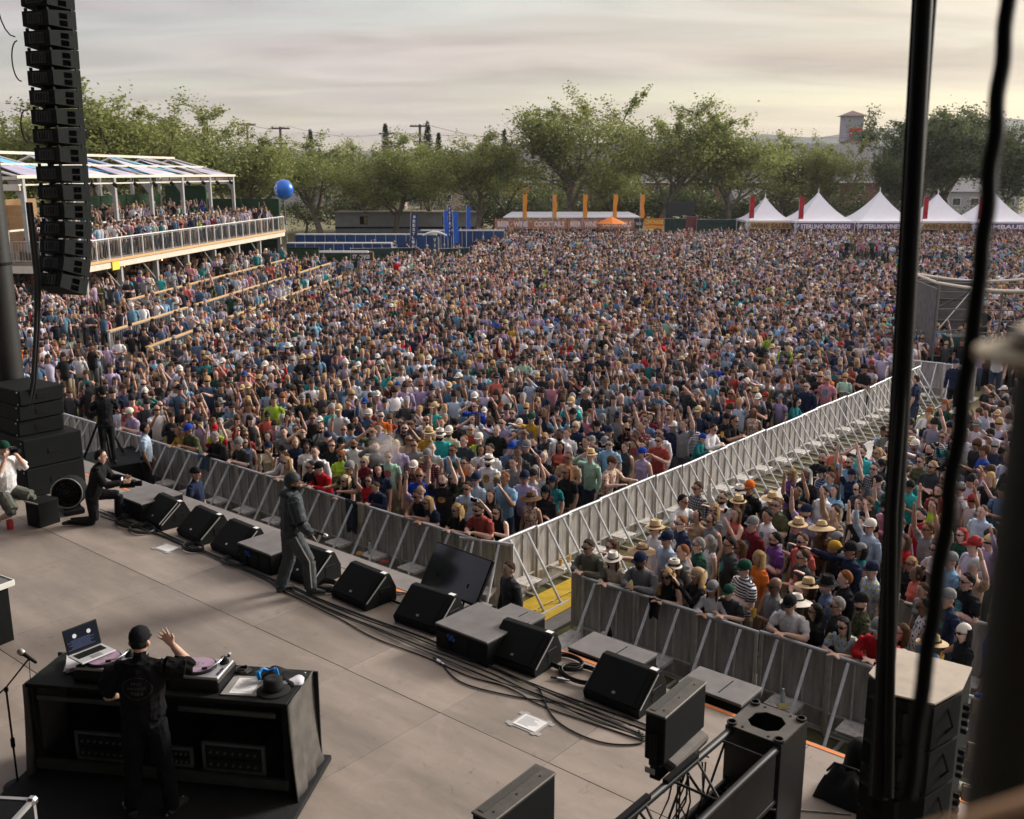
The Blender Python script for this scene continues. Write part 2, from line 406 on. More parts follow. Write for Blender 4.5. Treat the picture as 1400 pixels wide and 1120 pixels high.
# yellow cable boards between the arm and the right-hand crowd
M_yel = mat('yellow_board', (0.62,0.42,0.03), 0.6, var=0.14, scale=5, stretch=(1,4,1))
M_gryb = mat('grey_board', (0.20,0.19,0.19), 0.7, var=0.15, scale=4)
for i, (u0, du, m, lab) in enumerate(((-10.16, 0.36, M_yel, 'yellow ground board nearest the barricade corner'), (-9.76, 0.36, M_yel, 'yellow ground board beside the grey one'), (-9.40, 0.30, M_gryb, 'grey ground board between yellow board and grass'))):
    mb = MB(); mb.box((0, 0, 0.03), (du, 2.6, 0.05), b=0.006)
    o = mb.build('ground_board', m); o.location = W(u0, 12.75, 0); o.rotation_euler.z = SA; tag(o, lab, 'board', 'ground boards by the gap')
mb = MB(); mb.box((0, 0, 0.03), (0.85, 9.0, 0.05), b=0.006)
o = mb.build('ground_board', mat('pale_board', (0.46,0.44,0.42), .7, var=.15, scale=3)); o.location = W(-9.35, 24.5, 0); o.rotation_euler.z = SA; tag(o, 'long pale walkway board along the far arm of barricades', 'board', 'ground boards by the gap')

# ================================================================== two-level viewing platform on the left
VA = R(-6.0)                        # local y runs away from the camera, x to the right
VIP = thing('viewing_platform', 'two-level viewing platform with shade roof left of the crowd', 'platform', (-20.75, 49.3, 0), VA)
M_fascia = mat('fascia_board', (0.62,0.55,0.45), 0.6, var=0.08, scale=1.5)
M_post = mat('grey_steel_post', (0.36,0.355,0.35), 0.5, 0.3, var=0.1, scale=3)
M_mesh = mat('rail_mesh', (0.20,0.20,0.21), 0.6, 0.3, var=0.1, scale=30)
M_pdeck = mat('platform_boards', (0.20,0.16,0.12), 0.8, var=0.15, scale=1.5, stretch=(1,8,1))
VL, DZ = 30.0, 3.0
def part(name, m, f, parent=None, smooth=None):
    mb = MB(); f(mb); return mb.build(name, m, parent or VIP, smooth)
part('upper_deck', M_pdeck, lambda b: b.box((-4.5, VL/2, DZ-0.06), (9.0, VL, 0.12)))
part('upper_tier', M_pdeck, lambda b: b.box((-6.4, 14.0, DZ+0.26), (5.2, 28.0, 0.5)))
part('fascia', M_fascia, lambda b: (b.box((0.02, VL/2, DZ-0.27), (0.06, VL, 0.30), b=0.005)))
part('wood_edge', M_wood, lambda b: b.box((0.05, VL/2, DZ-0.03), (0.12, VL+0.1, 0.14), b=0.01))
part('end_fascia', M_fascia, lambda b: b.box((-4.5, -0.03, DZ-0.30), (9.0, 0.06, 0.36), b=0.005))
part('underside_beam', M_post, lambda b: [b.box((-4.4, y, DZ-0.28), (8.6, 0.12, 0.30)) for y in (0.5, 4.7, 8.9, 13.1, 17.3, 21.5, 25.7, 29.6)])
PY = (0.3, 3.9, 8.1, 12.3, 16.5, 20.7, 24.9, 29.4)
for i, y in enumerate(PY):
    part('post', M_post, lambda b: (b.box((-0.22, y, (DZ-0.42)/2), (0.26, 0.22, DZ-0.42), b=0.01), b.box((-0.22, y, 0.03), (0.4, 0.4, 0.06))))
    part('rear_post', M_post, lambda b: b.box((-8.6, y, DZ/2-0.2), (0.2, 0.2, DZ-0.44)))
    if 0 < i < 7: part('diagonal_brace', M_galv, lambda b: b.tube([(-0.22, y-0.12, DZ-1.5), (-0.22, y-1.6, DZ-0.45)], 0.04, 6))
# front railing: posts, mid rail, top rail, mesh infill bays
for y0, y1, x, z, lbl in ((0.0, VL, 0.0, DZ, 'front'), ):
    part('top_rail', M_white, lambda b: b.box((x, (y0+y1)/2, z+1.07), (0.09, y1-y0, 0.05), b=0.008))
    n = 24
    for k in range(n+1):
        y = y0+(y1-y0)*k/n
        part('rail_post', M_white, lambda b: b.box((x+0.005, y, z+0.45), (0.06, 0.05, 1.18), b=0.006))
    for k in range(n):
        ya, yb = y0+(y1-y0)*k/n+0.03, y0+(y1-y0)*(k+1)/n-0.03
        def bay(b):
            m = 7
            for q in range(m): b.box((x, ya+(yb-ya)*(q+.5)/m, z+0.55), (0.012, 0.012, 0.94))
            b.box((x, (ya+yb)/2, z+0.09), (0.03, yb-ya, 0.03)); b.box((x, (ya+yb)/2, z+0.98), (0.03, yb-ya, 0.03))
        part('rail_infill', M_mesh, bay)
def endrail(x0, x1, y, z, m=M_galv):
    w = x1-x0; n = max(1, round(w/1.8))
    for k in range(n):
        a, c = x0+w*k/n+0.04, x0+w*(k+1)/n-0.04
        def f(b):
            for zz in (0.12, 1.05): b.tube([(a, y, z+zz), (c, y, z+zz)], 0.022, 6)
            for q in (a, c): b.tube([(q, y, z), (q, y, z+1.07)], 0.022, 6)
            for q in range(1, 11): b.tube([(a+(c-a)*q/11, y, z+0.12), (a+(c-a)*q/11, y, z+1.05)], 0.009, 4)
        part('end_rail', m, f)
endrail(-9.0, -0.1, 0.02, DZ)
endrail(-9.0, 6.9, -11.6, 0.0); endrail(-9.0, 2.0, -5.2, 0.1)
# second-tier front rail
part('tier_rail', M_cream, lambda b: (b.box((-3.75, 14.0, DZ+0.5+1.05), (0.10, 28.0, 0.10), b=0.01), [b.box((-3.75, 28.0*k/14, DZ+0.5+0.52), (0.07, 0.07, 1.0)) for k in range(15)]))
part('tier_infill', M_mesh, lambda b: [b.box((-3.75, 28.0*(k+.5)/120, DZ+0.5+0.52), (0.01, 0.012, 0.9)) for k in range(120)])
# roof frame
RZ0, RZ1, RX0, RX1, RY1 = 7.05, 8.35, -3.0, -7.6, 27.9
for k, y in enumerate((0.4, 4.9, 9.5, 14.1, 18.7, 23.3, 27.7)):
    part('roof_post', M_post, lambda b: (b.box((RX0, y, (DZ+0.5+RZ0)/2), (0.20, 0.22, RZ0-DZ-0.5), b=0.01), b.prism([(RX0-0.1, y-0.05, RZ0-1.0), (RX0-0.1, y-0.05, RZ0-0.1), (RX0-0.75, y-0.05, RZ0-0.1)], (0, 0.1, 0))))
    part('rear_roof_post', M_post, lambda b: b.box((-8.7, y, (DZ+RZ0)/2), (0.2, 0.2, RZ0-DZ), b=0.01))
    part('rafter', M_white, lambda b: (b.tube([(RX0, y, RZ0+0.05), (RX1, y, RZ1)], 0.07, 6), b.tube([(RX1, y, RZ1), (-8.9, y, RZ1-0.5)], 0.07, 6)))
part('eave_beam', M_cream, lambda b: (b.box((RX0+0.02, RY1/2, RZ0+0.08), (0.20, RY1+0.3, 0.16), b=0.01), b.box((RX0, RY1/2, RZ0-0.30), (0.10, RY1, 0.07))))
part('ridge_beam', M_cream, lambda b: b.box((RX1, RY1/2, RZ1+0.05), (0.20, RY1+0.3, 0.16), b=0.01))
part('purlin', M_cream, lambda b: b.box((-5.3, RY1/2, 7.75), (0.14, RY1, 0.12), b=0.01))
for y_, z_, h_ in ((0.2, RZ0+0.02, .16), (0.2, RZ0-0.42, .30), (RY1, RZ0-0.30, .45)): part('end_beam', M_cream, lambda b: b.box((-6.0, y_, z_), (6.0, 0.13, h_)))
M_sail = [mat('shade_sail_'+n, c, 0.8, var=0.05, scale=2) for n, c in (('white', (0.46,0.44,0.50)), ('lilac', (0.36,0.33,0.43)), ('blue', (0.05,0.24,0.55)), ('aqua', (0.10,0.42,0.60)))]
def sail(pts, m, sag=0.25):
    a, b_, c = [Vector(p) for p in pts]; n = 6; vs = []; fs = []; ix = {}
    for i in range(n+1):
        for j in range(n+1-i):
            s_, t_ = i/n, j/n; w = 1-s_-t_; ix[(i,j)] = len(vs)
            vs.append(a*w+b_*s_+c*t_-Vector((0,0,sag*27*s_*t_*w*0.4+sag*0.6*(s_*t_+t_*w+w*s_))))
    for i in range(n):
        for j in range(n-i):
            fs.append((ix[(i,j)], ix[(i+1,j)], ix[(i,j+1)]))
            if j < n-i-1: fs.append((ix[(i+1,j)], ix[(i+1,j+1)], ix[(i,j+1)]))
    mb = MB(); mb.add(vs, fs); o = mb.build('shade_sail', m, VIP)
    o.data.shade_smooth(); md = o.modifiers.new('thickness', 'SOLIDIFY'); md.thickness = 0.015
for k, (y0, y1, m) in enumerate(((0.5, 3.9, 1), (2.2, 4.4, 3), (5.2, 9.2, 0), (8.2, 9.6, 2), (10.2, 12.6, 1), (12.6, 14.4, 2), (14.4, 18.2, 0), (17.6, 19.0, 3), (19.2, 21.0, 1), (21.8, 23.4, 0), (23.6, 26.6, 1))):
    if k % 2 == 0: sail([(RX0-0.1, y0, RZ0+0.2), (RX0-0.1, y1, RZ0+0.2), (RX1+0.1, (y0+y1)/2+1.2, RZ1)], M_sail[m])
    else: sail([(RX1+0.1, y0, RZ1), (RX1+0.1, y1, RZ1), (RX0-0.1, (y0+y1)/2+1.4, RZ0+0.2)], M_sail[m])
# hedge walls and timber back wall on the upper deck
M_hedge = mat('hedge_panel', (0.012,0.050,0.016), 0.95, var=0.5, scale=9, bump=1.0, bscale=26)
def hedge(parent, c, d, name='hedge_panel', n=None):
    mb = MB(); mb.box(c, d)
    dens = n or int(90*(d[0]*d[2]+d[1]*d[2]))
    for _ in range(min(dens, 2600)):
        x = (rnd.random()-.5)*d[0]; y = (rnd.random()-.5)*d[1]; z = (rnd.random()-.5)*d[2]
        if d[0] > d[1]: y = -d[1]/2-rnd.random()*0.05
        else: x = d[0]/2+rnd.random()*0.05
        p = Vector(c)+Vector((x, y, z)); a = Vector((rnd.uniform(-1,1), rnd.uniform(-1,1), rnd.uniform(-1,1)))*0.06; b_ = Vector((rnd.uniform(-1,1), rnd.uniform(-1,1), rnd.uniform(-1,1)))*0.06
        mb.add([p, p+a, p+b_], [(0,1,2)])
    return mb.build(name, M_hedge, parent, fix=False)
for k in range(6): hedge(VIP, (-8.4+k*0.02, 17.0+k*1.75, DZ+1.7), (0.2, 1.7, 2.3))
hedge(VIP, (-6.9, 28.2, DZ+2.0), (3.2, 0.2, 2.8))
for k in range(3): hedge(VIP, (-7.4+k*2.9, 29.9, 1.2), (2.85, 0.2, 2.3))
for k in range(2): hedge(VIP, (-4.6+k*3.0, 29.6, DZ+1.25), (2.9, 0.2, 2.3))
M_ply = mat('plywood_wall', (0.46,0.27,0.12), 0.75, var=0.16, scale=1.2, stretch=(1,1,4), rand=0.12)
for k in range(7): part('timber_panel', M_ply, lambda b: b.box((-8.7, 0.9+k*1.55, DZ+1.7), (0.1, 1.5, 2.3), b=0.01))
for k in range(5): part('timber_panel', M_ply, lambda b: b.box((-8.2+k*0.02, 11.6, DZ+1.55), (0.1, 1.5, 2.0)) if k == 9 else b.box((-8.6+1.25*k*0.9, 1.6, DZ+1.65), (1.10, 0.1, 2.2), b=0.01))
for k in range(11):
    part('spot_lamp', M_blk, lambda b: (b.lathe([(0.05,0), (0.10,0.05), (0.12,0.30), (0.11,0.31)], (RX0+0.15, 1.6+k*2.5, RZ0-0.30), 8, axis=(0.8, 0.1, -0.6)), b.box((RX0+0.12, 1.6+k*2.5, RZ0-0.12), (0.05, 0.05, 0.25))))
# string lights below the deck
M_bulb = mat('warm_bulb', (0.8,0.6,0.3), 0.4, var=0, emit=(1.0,0.62,0.25), emis=4.0)
for cl, (y0, y1) in enumerate(((5.2, 8.8), (9.6, 13.0), (17.0, 19.6))):
    def f(b):
        for k in range(26):
            p = (-4.0-rnd.random()*2.0, rnd.uniform(y0, y1), rnd.uniform(1.7, 2.6)); b.lathe([(0.01,-0.04), (0.035,0), (0.01,0.04)], p, 6)
    part('string_light', M_bulb, f)
part('back_wall', mat('dark_backdrop', (0.02,0.022,0.02), 0.9, var=0.2), lambda b: b.box((-8.95, VL/2, 1.35), (0.1, VL, 2.6)))
part('notice', mat('yellow_notice', (0.65,0.55,0.05), 0.6, var=0.05), lambda b: b.box((0.10, 2.9, DZ-0.32), (0.03, 0.75, 0.42)))

# terraces in front of the platform: stepped decks with timber-topped rails
terr = thing('terraces', 'stepped standing terraces with timber-topped rails below the platform', 'terrace', (-20.75, 49.3, 0), VA)
# local frame of the platform; rail rows lie to its right
TIERS = [  # x of the rail, floor height, y range
    (8.85, 0.10, -12.3, 15.5), (7.0, 0.52, -11.5, 18.0), (4.6, 0.88, -5.0, 20.0)]
for i, (x, z, y0, y1) in enumerate(TIERS):
    xb = TIERS[i+1][0] if i < 2 else 2.4
    part('terrace_deck', M_pdeck, lambda b: b.box(((x+xb)/2, (y0+y1)/2, z/2), (x-xb, y1-y0, z)), terr)
    segs = []
    y = y0
    while y < y1-0.5:
        L = min(rnd.choice((5.5, 7.0, 8.5)), y1-y); segs.append((y, y+L)); y += L+ (0.9 if rnd.random() < 0.45 else 0.04)
    for (a, c) in segs:
        part('timber_cap', M_wood, lambda b: b.box((x, (a+c)/2, z+1.06), (0.16, c-a, 0.05), b=0.008), terr)
        def f(b):
            n = max(2, int((c-a)/0.14))
            for k in range(n+1): b.box((x, a+(c-a)*k/n, z+0.52), (0.014, 0.014, 1.02))
            b.box((x, (a+c)/2, z+0.10), (0.03, c-a, 0.03)); b.box((x, (a+c)/2, z+1.0), (0.03, c-a, 0.03))
        part('rail_bars', M_galv, f, terr)
        n = max(1, round((c-a)/1.9))
        part('rail_posts', M_galv, lambda b: [b.box((x+0.01, a+(c-a)*k/n, z+0.50), (0.06, 0.06, 1.06)) for k in range(n+1)], terr)
part('stair', M_white, lambda b: [b.box((9.6+0.02*k, 11.2+0.32*k, 0.10+0.05*k), (1.3, 0.30, 0.2+0.1*k)) for k in range(4)], terr)

# ================================================================== bars, tents, fences at the far end
def banner_text(parent, txt, w, h, c, m, mt, name='sign_board', tw=0.86, th=0.62):
    mb = MB(); mb.box(c, (w, 0.05, h), b=0.008); b = mb.build(name, m, parent)
    if txt: lettering(txt, 1.0, mt, b, Matrix.Translation((c[0], c[1]-0.032, c[2])) @ UP, width=w*tw, height=h*th, bold=0.03)
    return b
M_tent = mat('tent_vinyl', (0.74,0.74,0.78), 0.45, var=0.03, scale=2)
M_red = mat('red_flag', (0.42,0.015,0.03), 0.7, var=0.08, scale=3)
M_purple = mat('purple_banner', (0.13,0.075,0.16), 0.7, var=0.25, scale=2.5)
M_gold = mat('gold_banner', (0.42,0.27,0.09), 0.7, var=0.3, scale=2.5)
M_txtw = mat('white_print', (0.75,0.73,0.75), 0.7, var=0)
M_txtd = mat('brown_print', (0.12,0.05,0.04), 0.7, var=0)
M_dkin = mat('dark_drape', (0.012,0.020,0.018), 0.95, var=0.3, scale=3)
def tent(px, Y, w, ht, txt, m, mt, label, red=True, dark=True):
    x = (px-700)/1380*Y*1.012
    t = thing('tent', label, 'tent', (x, Y, 0), 0, 'white peaked tents at the far right')
    n = 10; vs = []; fs = []; ez = 2.5
    for j in range(n+1):
        f = j/n; k = 1-f; hz = ez+(ht-ez)*(f**1.55)
        for (sx, sy) in ((-1,-1),(1,-1),(1,1),(-1,1)): vs.append((sx*w/2*max(k, .012), sy*w/2*max(k, .012), hz))
    for j in range(n):
        for q in range(4): fs.append((j*4+q, j*4+(q+1) % 4, (j+1)*4+(q+1) % 4, (j+1)*4+q))
    fs.append((n*4, n*4+1, n*4+2, n*4+3))
    mb = MB(); mb.add(vs, fs); o = mb.build('canopy', M_tent, t); md = o.modifiers.new('t', 'SOLIDIFY'); md.thickness = 0.02
    mb = MB(); mb.tube([(0,0,ht-0.2), (0.02,0,ht+0.25), (-0.03,0,ht+0.5)], [0.06,0.045,0.012], 8); mb.build('finial', M_tent, t)
    mb = MB()
    for s in (-1, 1): mb.box((0, s*w/2, ez-0.08), (w, 0.04, 0.22)); mb.box((s*w/2, 0, ez-0.08), (0.04, w, 0.22))
    mb.build('valance', M_tent, t)
    for sx in (-1, 1):
        for sy in (-1, 1):
            mb = MB(); mb.box((sx*(w/2-0.08), sy*(w/2-0.08), ez/2), (0.10, 0.10, ez-0.1), b=0.01); mb.build('leg', M_white, t)
    banner_text(t, txt, w-0.3, 0.72, (0, -w/2-0.08, ez-0.50), m, mt)
    if dark:
        mb = MB(); mb.box((0, w/2-0.2, ez/2), (w-0.3, 0.05, ez-0.05)); mb.build('back_wall', M_dkin, t)
    else:
        mb = MB(); mb.box((0, 0.2, 1.15), (w-0.4, 0.06, 2.3)); mb.build('back_wall', mat('grey_wall_sheet', (0.36,0.34,0.33), 0.8, var=0.12, scale=1.5, stretch=(5,1,0.6)), t)
        mb = MB(); mb.box((0.0, -w/2+0.5, 0.55), (w-0.6, 0.7, 1.1)); mb.build('counter', M_tent, t)
    if txt.startswith('WINE'):
        banner_text(t, '', 1.5, 0.30, (-0.3, -w/2+0.1, 1.75), mat('blue_sign', (0.05,0.12,0.25), 0.6, var=0.05), M_txtw)
    for s in (-1,):
        mb = MB(); mb.tube([(s*(w/2-0.22), -w/2+0.15, 2.2), (s*(w/2-0.26), -w/2+0.15, 1.3), (s*(w/2-0.30), -w/2+0.15, 0.1)], [0.36, 0.13, 0.34], 8); mb.build('corner_drape', M_tent, t)
    if red:
        f = thing('feather_flag', 'tall red flag standing before the %s' % label.replace('white peaked ', ''), 'flag', (x-w/2+0.2, Y-w/2-0.35, 0), 0, 'red feather flags at the tents')
        mb = MB(); mb.tube([(0,0,0), (0,0,4.9)], 0.025, 6); mb.build('pole', M_galv, f)
        vs = []; fs = []
        for k in range(13):
            z = 2.75+2.25*k/12; b = 0.04*math.sin(k*0.9); vs += [(0.03, b*0.3, z), (0.50+0.02*math.sin(k), b, z+0.02), (0.03, b*0.3+0.012, z), (0.50+0.02*math.sin(k), b+0.012, z+0.02)]
        for k in range(12):
            a = k*4; fs += [(a, a+1, a+5, a+4), (a+2, a+6, a+7, a+3), (a, a+4, a+6, a+2), (a+1, a+3, a+7, a+5)]
        fs += [(0,2,3,1), (48,49,51,50)]
        mb = MB(); mb.add(vs, fs); mb.build('cloth', M_red, f)
    return t
tent(1035, 109, 4.9, 4.85, 'WINE SALES', M_gold, M_txtd, 'white peaked tent with the leftmost gold wine sales banner', dark=False)
tent(1105, 108, 6.2, 5.35, 'STERLING VINEYARDS', M_purple, M_txtw, 'white peaked tent with purple vineyard banner left of its twin')
tent(1186, 108, 6.2, 5.45, 'STERLING VINEYARDS', M_purple, M_txtw, 'white peaked tent with the second purple vineyard banner', red=False)
tent(1263, 108, 5.8, 5.2, 'WINE SALES', M_gold, M_txtd, 'white peaked tent with gold wine sales banner behind the hanging cables', dark=False)
tent(1336, 107, 6.2, 5.45, 'ROMBAUER', M_purple, M_txtw, 'white peaked tent with purple banner just right of the cables')
tent(1413, 107, 6.2, 5.45, 'ROMBAUER', M_purple, M_txtw, 'white peaked tent cut by the right edge of the picture', red=False)

# the long bar with orange banners
M_barsign = mat('bar_sign', (0.50,0.22,0.12), 0.7, var=0.25, scale=3.5)
M_barroof = mat('white_roof_sheet', (0.70,0.70,0.74), 0.5, var=0.03)
M_orflag = mat('orange_flag', (0.80,0.30,0.02), 0.7, var=0.06, scale=3)
BY = 109.0
def X_(px, Y): return (px-700)/1380*Y*1.012
x0, x1 = X_(677, BY), X_(872, BY)
bar = thing('drinks_bar', 'long drinks bar with orange sign boards below white roof', 'bar', ((x0+x1)/2, BY, 0))
bw = x1-x0
mb = MB(); mb.prism([(-bw/2+0.9, -1.4, 2.72), (bw/2-0.2, -1.4, 2.72), (bw/2-1.2, 1.6, 3.15), (-bw/2+1.8, 1.6, 3.15)], (0, 0, 0.12)); mb.build('roof', M_barroof, bar)
sw = bw/4.35; xs = -bw/2
for k, (tx, wd, m) in enumerate((('BEER · WINE', 1.15, 0), ('COCKTAILS', 1.15, 0), ('BEER · WINE', 1.0, 0), ('COCKTAILS', 1.1, 0))):
    w = sw*wd*0.93
    banner_text(bar, tx, w-0.06, 1.0, (xs+w/2, -1.6, 2.12), M_barsign, M_txtw, tw=0.84, th=0.56); xs += w
w = bw/2-xs; 
banner_text(bar, 'FOOD', w-0.06, 0.95, (xs+w/2, -1.55, 2.15), mat('dark_menu_board', (0.04,0.04,0.05), 0.6, var=0.3, scale=5), M_txtw, tw=0.6, th=0.3)
mb = MB(); mb.box((0, 1.2, 1.05), (bw-0.2, 0.1, 2.1)); mb.build('back_wall', mat('canvas_wall', (0.24,0.21,0.18), 0.9, var=0.1, scale=1), bar)
mb = MB(); mb.box((0, -1.3, 0.55), (bw-0.4, 0.6, 1.1)); mb.build('counter', mat('counter_front', (0.18,0.16,0.15), 0.8, var=0.1), bar)
for k in range(6):
    mb = MB(); mb.box((-bw/2+0.15+(bw-0.3)*k/5, -1.45, 1.35), (0.10, 0.10, 2.7)); mb.build('post', M_galv, bar)
for k in range(3):
    mb = MB(); mb.box((-bw/2+3.2+k*2.4, -1.25, 1.52), (1.1, 0.04, 0.34)); mb.build('menu_board', mat('menu_teal', (0.16,0.30,0.34), 0.7, var=0.2, scale=6), bar)
def flag(name, px, Y, z0, z1, w, m, label, group, tilt=0.0, txt=None, mt=None, pole=True):
    f = thing(name, label, 'flag', (X_(px, Y), Y, 0), 0, group)
    mb = MB(); mb.tube([(-w/2-0.03, 0.03, 0), (-w/2-0.03+tilt, 0.03, z1+0.1)], 0.03, 6); mb.build('pole', M_galv, f)
    vs = []; fs = []; n = 14
    for k in range(n+1):
        z = z0+(z1-z0)*k/n; s = math.sin(k*0.75+px)*0.035; o = tilt*(k/n)
        vs += [(-w/2+o+s*.4, s, z), (w/2+o+s*1.1, -s, z), (-w/2+o+s*.4, s+0.014, z), (w/2+o+s*1.1, -s+0.014, z)]
    for k in range(n):
        a = k*4; fs += [(a, a+1, a+5, a+4), (a+2, a+6, a+7, a+3), (a, a+4, a+6, a+2), (a+1, a+3, a+7, a+5)]
    fs += [(0,2,3,1), (4*n, 4*n+1, 4*n+3, 4*n+2)]
    mb = MB(); mb.add(vs, fs); c = mb.build('cloth', m, f)
    if txt:
        zt = (z0+z1)/2
        for i, ch in enumerate(txt):
            z = z1-0.22-(z1-z0-0.4)*i/max(1, len(txt)-1)
            if ch != ' ': lettering(ch, 0.4, mt, c, Matrix.Translation((tilt*(z-z0)/(z1-z0), -0.055, z)) @ UP, bold=0.01, width=w*0.42, height=min(0.3, (z1-z0)/len(txt)*0.7))
    return f
for k, (px, lab) in enumerate(((717, 'leftmost'), (757, 'second from left'), (797, 'middle'), (836, 'slightly slanting'), (873, 'rightmost'))):
    flag('feather_flag', px, BY-1.7, 2.75, 5.15, 0.40, M_orflag, 'orange vertical flag, %s of those above the bar' % lab, 'orange flags on the bar', tilt=(0.05, -0.02, 0.03, 0.14, -0.02)[k])
# lemonade stand, screen, fence, umbrella
lem = thing('lemonade_stand', 'small stand under an orange lemonade sign beside the bar', 'food stand', (X_(887, 108), 108, 0))
banner_text(lem, 'LEMONADE', 2.1, 0.75, (0, -1.0, 2.35), mat('orange_sign', (0.55,0.16,0.02), 0.6, var=0.2, scale=5), mat('sign_yellow', (0.75,0.55,0.1), 0.6, var=0), tw=0.9, th=0.6)
banner_text(lem, '', 2.0, 0.28, (0, -1.0, 1.80), M_orflag, M_txtw)
mb = MB(); mb.box((0, 0, 0.55), (2.1, 1.9, 1.1), b=0.03); mb.build('counter', M_dkin, lem)
for s in (-1, 1):
    mb = MB(); mb.box((s*1.0, -0.95, 1.35), (0.09, 0.09, 2.7)); mb.build('post', M_galv, lem)
scr = thing('dark_screen', 'large dark mesh panel before the brick building', 'screen', (X_(923, 113), 113, 0))
mb = MB(); mb.box((0, 0, 3.55), (3.15, 0.25, 1.5), b=0.02); mb.build('panel', mat('screen_mesh', (0.03,0.035,0.033), 0.8, var=0.2, scale=20), scr)
for s in (-1, 1):
    mb = MB(); mb.box((s*1.4, 0.1, 1.5), (0.14, 0.14, 2.9)); mb.build('post', M_blk, scr)
M_green = mat('green_fence_cloth', (0.018,0.045,0.036), 0.9, var=0.35, scale=2.2, bump=0.6, bscale=4)
M_maroon = mat('maroon_panel', (0.16,0.05,0.05), 0.85, var=0.15, scale=2)
def fence(px0, px1, Y, h, label, m=M_green, Y1=None, z=0):
    a = Vector((X_(px0, Y), Y, 0)); b = Vector((X_(px1, Y1 or Y), Y1 or Y, 0)); d = b-a
    f = thing('fence', label, 'fence', a, math.atan2(d.y, d.x)); L = d.length; n = max(1, round(L/2.4))
    for k in range(n):
        mb = MB(); vs = []; fs = []; q = 7
        for i in range(q+1):
            x = L*(k+i/q)/n; yy = 0.04*math.sin(i*1.3+k*2.1)
            vs += [(x, yy, 0.02), (x, yy*0.4, h), (x, yy+0.01, 0.02), (x, yy*0.4+0.01, h)]
        for i in range(q):
            c = i*4; fs += [(c, c+4, c+5, c+1), (c+2, c+3, c+7, c+6), (c+1, c+5, c+7, c+3)]
        mb.add(vs, fs); mb.build('fence_cloth', m, f, fix=False)
    for k in range(n+1):
        mb = MB(); mb.tube([(L*k/n, 0.06, 0), (L*k/n, 0.06, h+0.1)], 0.03, 6); mb.build('fence_post', M_galv, f)
    mb = MB(); mb.tube([(0, 0.06, h), (L, 0.06, h)], 0.022, 6); mb.build('top_bar', M_galv, f)
    return f
fence(903, 931, 112, 2.5, 'green clothed fence right of the lemonade stand')
fence(931, 946, 112, 2.7, 'maroon panel fence between the two green stretches', M_maroon)
fence(946, 1003, 111.5, 2.4, 'green clothed fence running up to the wine sales tent')
um = thing('umbrella', 'orange parasol above the crowd before the bar', 'umbrella', (X_(832, 104), 104, 0))
mb = MB(); n = 8
vs = [(0,0,3.05)]+[(1.55*math.cos(2*PI*k/n), 1.55*math.sin(2*PI*k/n), 2.35) for k in range(n)]+[(0,0,3.0)]+[(1.53*math.cos(2*PI*k/n), 1.53*math.sin(2*PI*k/n), 2.30) for k in range(n)]
mb.add(vs, [(0, 1+k, 1+(k+1) % n) for k in range(n)]+[(n+1, n+2+(k+1) % n, n+2+k) for k in range(n)]+[(1+k, n+2+k, n+2+(k+1) % n, 1+(k+1) % n) for k in range(n)])
mb.build('canopy', mat('orange_canvas', (0.70,0.20,0.03), 0.8, var=0.06), um)
mb = MB(); mb.tube([(0,0,0), (0,0,3.1)], 0.03, 6); mb.build('pole', M_galv, um)

# blue toilets, low grey building, blue flags, VIP gate on the left
M_bluebox = mat('blue_plastic', (0.006,0.045,0.16), 0.5, var=0.12, scale=1.5, rand=0.10)
M_greybld = mat('grey_siding', (0.34,0.34,0.345), 0.8, var=0.10, scale=1.0)
def toilets(px0, px1, Y, n, z, label, group):
    a, b = X_(px0, Y), X_(px1, Y); w = (b-a)/n
    for k in range(n):
        t = thing('portable_toilet', '%s from the left %s' % (ORD[k], label), 'portable toilet', (a+(k+.5)*w, Y, z), 0, group)
        mb = MB(); mb.box((0,0,1.1), (w*0.94, 1.1, 2.2), b=0.03); mb.build('cabin', M_bluebox, t)
        mb = MB(); mb.box((0,-0.56,1.05), (w*0.62, 0.03, 1.85), b=0.01); mb.build('door', M_bluebox, t)
        mb = MB(); mb.prism([(-w*0.47,-0.58,2.2), (w*0.47,-0.58,2.2), (w*0.47,0.58,2.2), (-w*0.47,0.58,2.2)], (0,0,0.08)); mb.build('roof', M_galv, t)
        mb = MB(); mb.box((w*0.48,-0.3,1.1), (0.06,0.5,2.2)); mb.build('corner_strip', M_galv, t)
toilets(412, 600, 87, 14, -0.0, 'in the back row of blue portable toilets', 'back row of blue portable toilets')
toilets(400, 540, 80.5, 11, -0.3, 'in the front row of blue portable toilets', 'front row of blue portable toilets')
toilets(578, 690, 93, 8, 0, 'in the right-hand row of blue portable toilets behind the flags', 'right row of blue portable toilets')
gb = thing('low_building', 'low grey building with flat roof behind the blue toilets', 'building', (X_(560, 124), 124, 0))
gw = X_(655, 124)-X_(465, 124)
mb = MB(); mb.box((0, 3, 1.45), (gw, 6, 2.3)); mb.build('wall', M_greybld, gb)
mb = MB(); mb.box((0, 3, 2.68), (gw+0.5, 6.5, 0.16), b=0.02); mb.build('roof', mat('tan_roof', (0.26,0.22,0.18), 0.9, var=0.1), gb)
mb = MB(); mb.box((0, -0.1, 0.9), (gw, 0.2, 0.2)); mb.build('base_board', M_blk, gb)
for xx in (gw*0.28, -gw*0.3):
    mb = MB(); mb.box((xx, -0.02, 1.75), (0.95, 0.1, 0.95)); w_ = mb.build('window', M_blk, gb)
    mb = MB(); mb.box((xx+0.24, -0.08, 1.75), (0.42, 0.04, 0.8)); mb.build('pane', mat('tan_blind', (0.30,0.22,0.12), 0.6, var=0.1), w_)
M_blueflag = mat('blue_flag', (0.012,0.11,0.55), 0.65, var=0.08, scale=3)
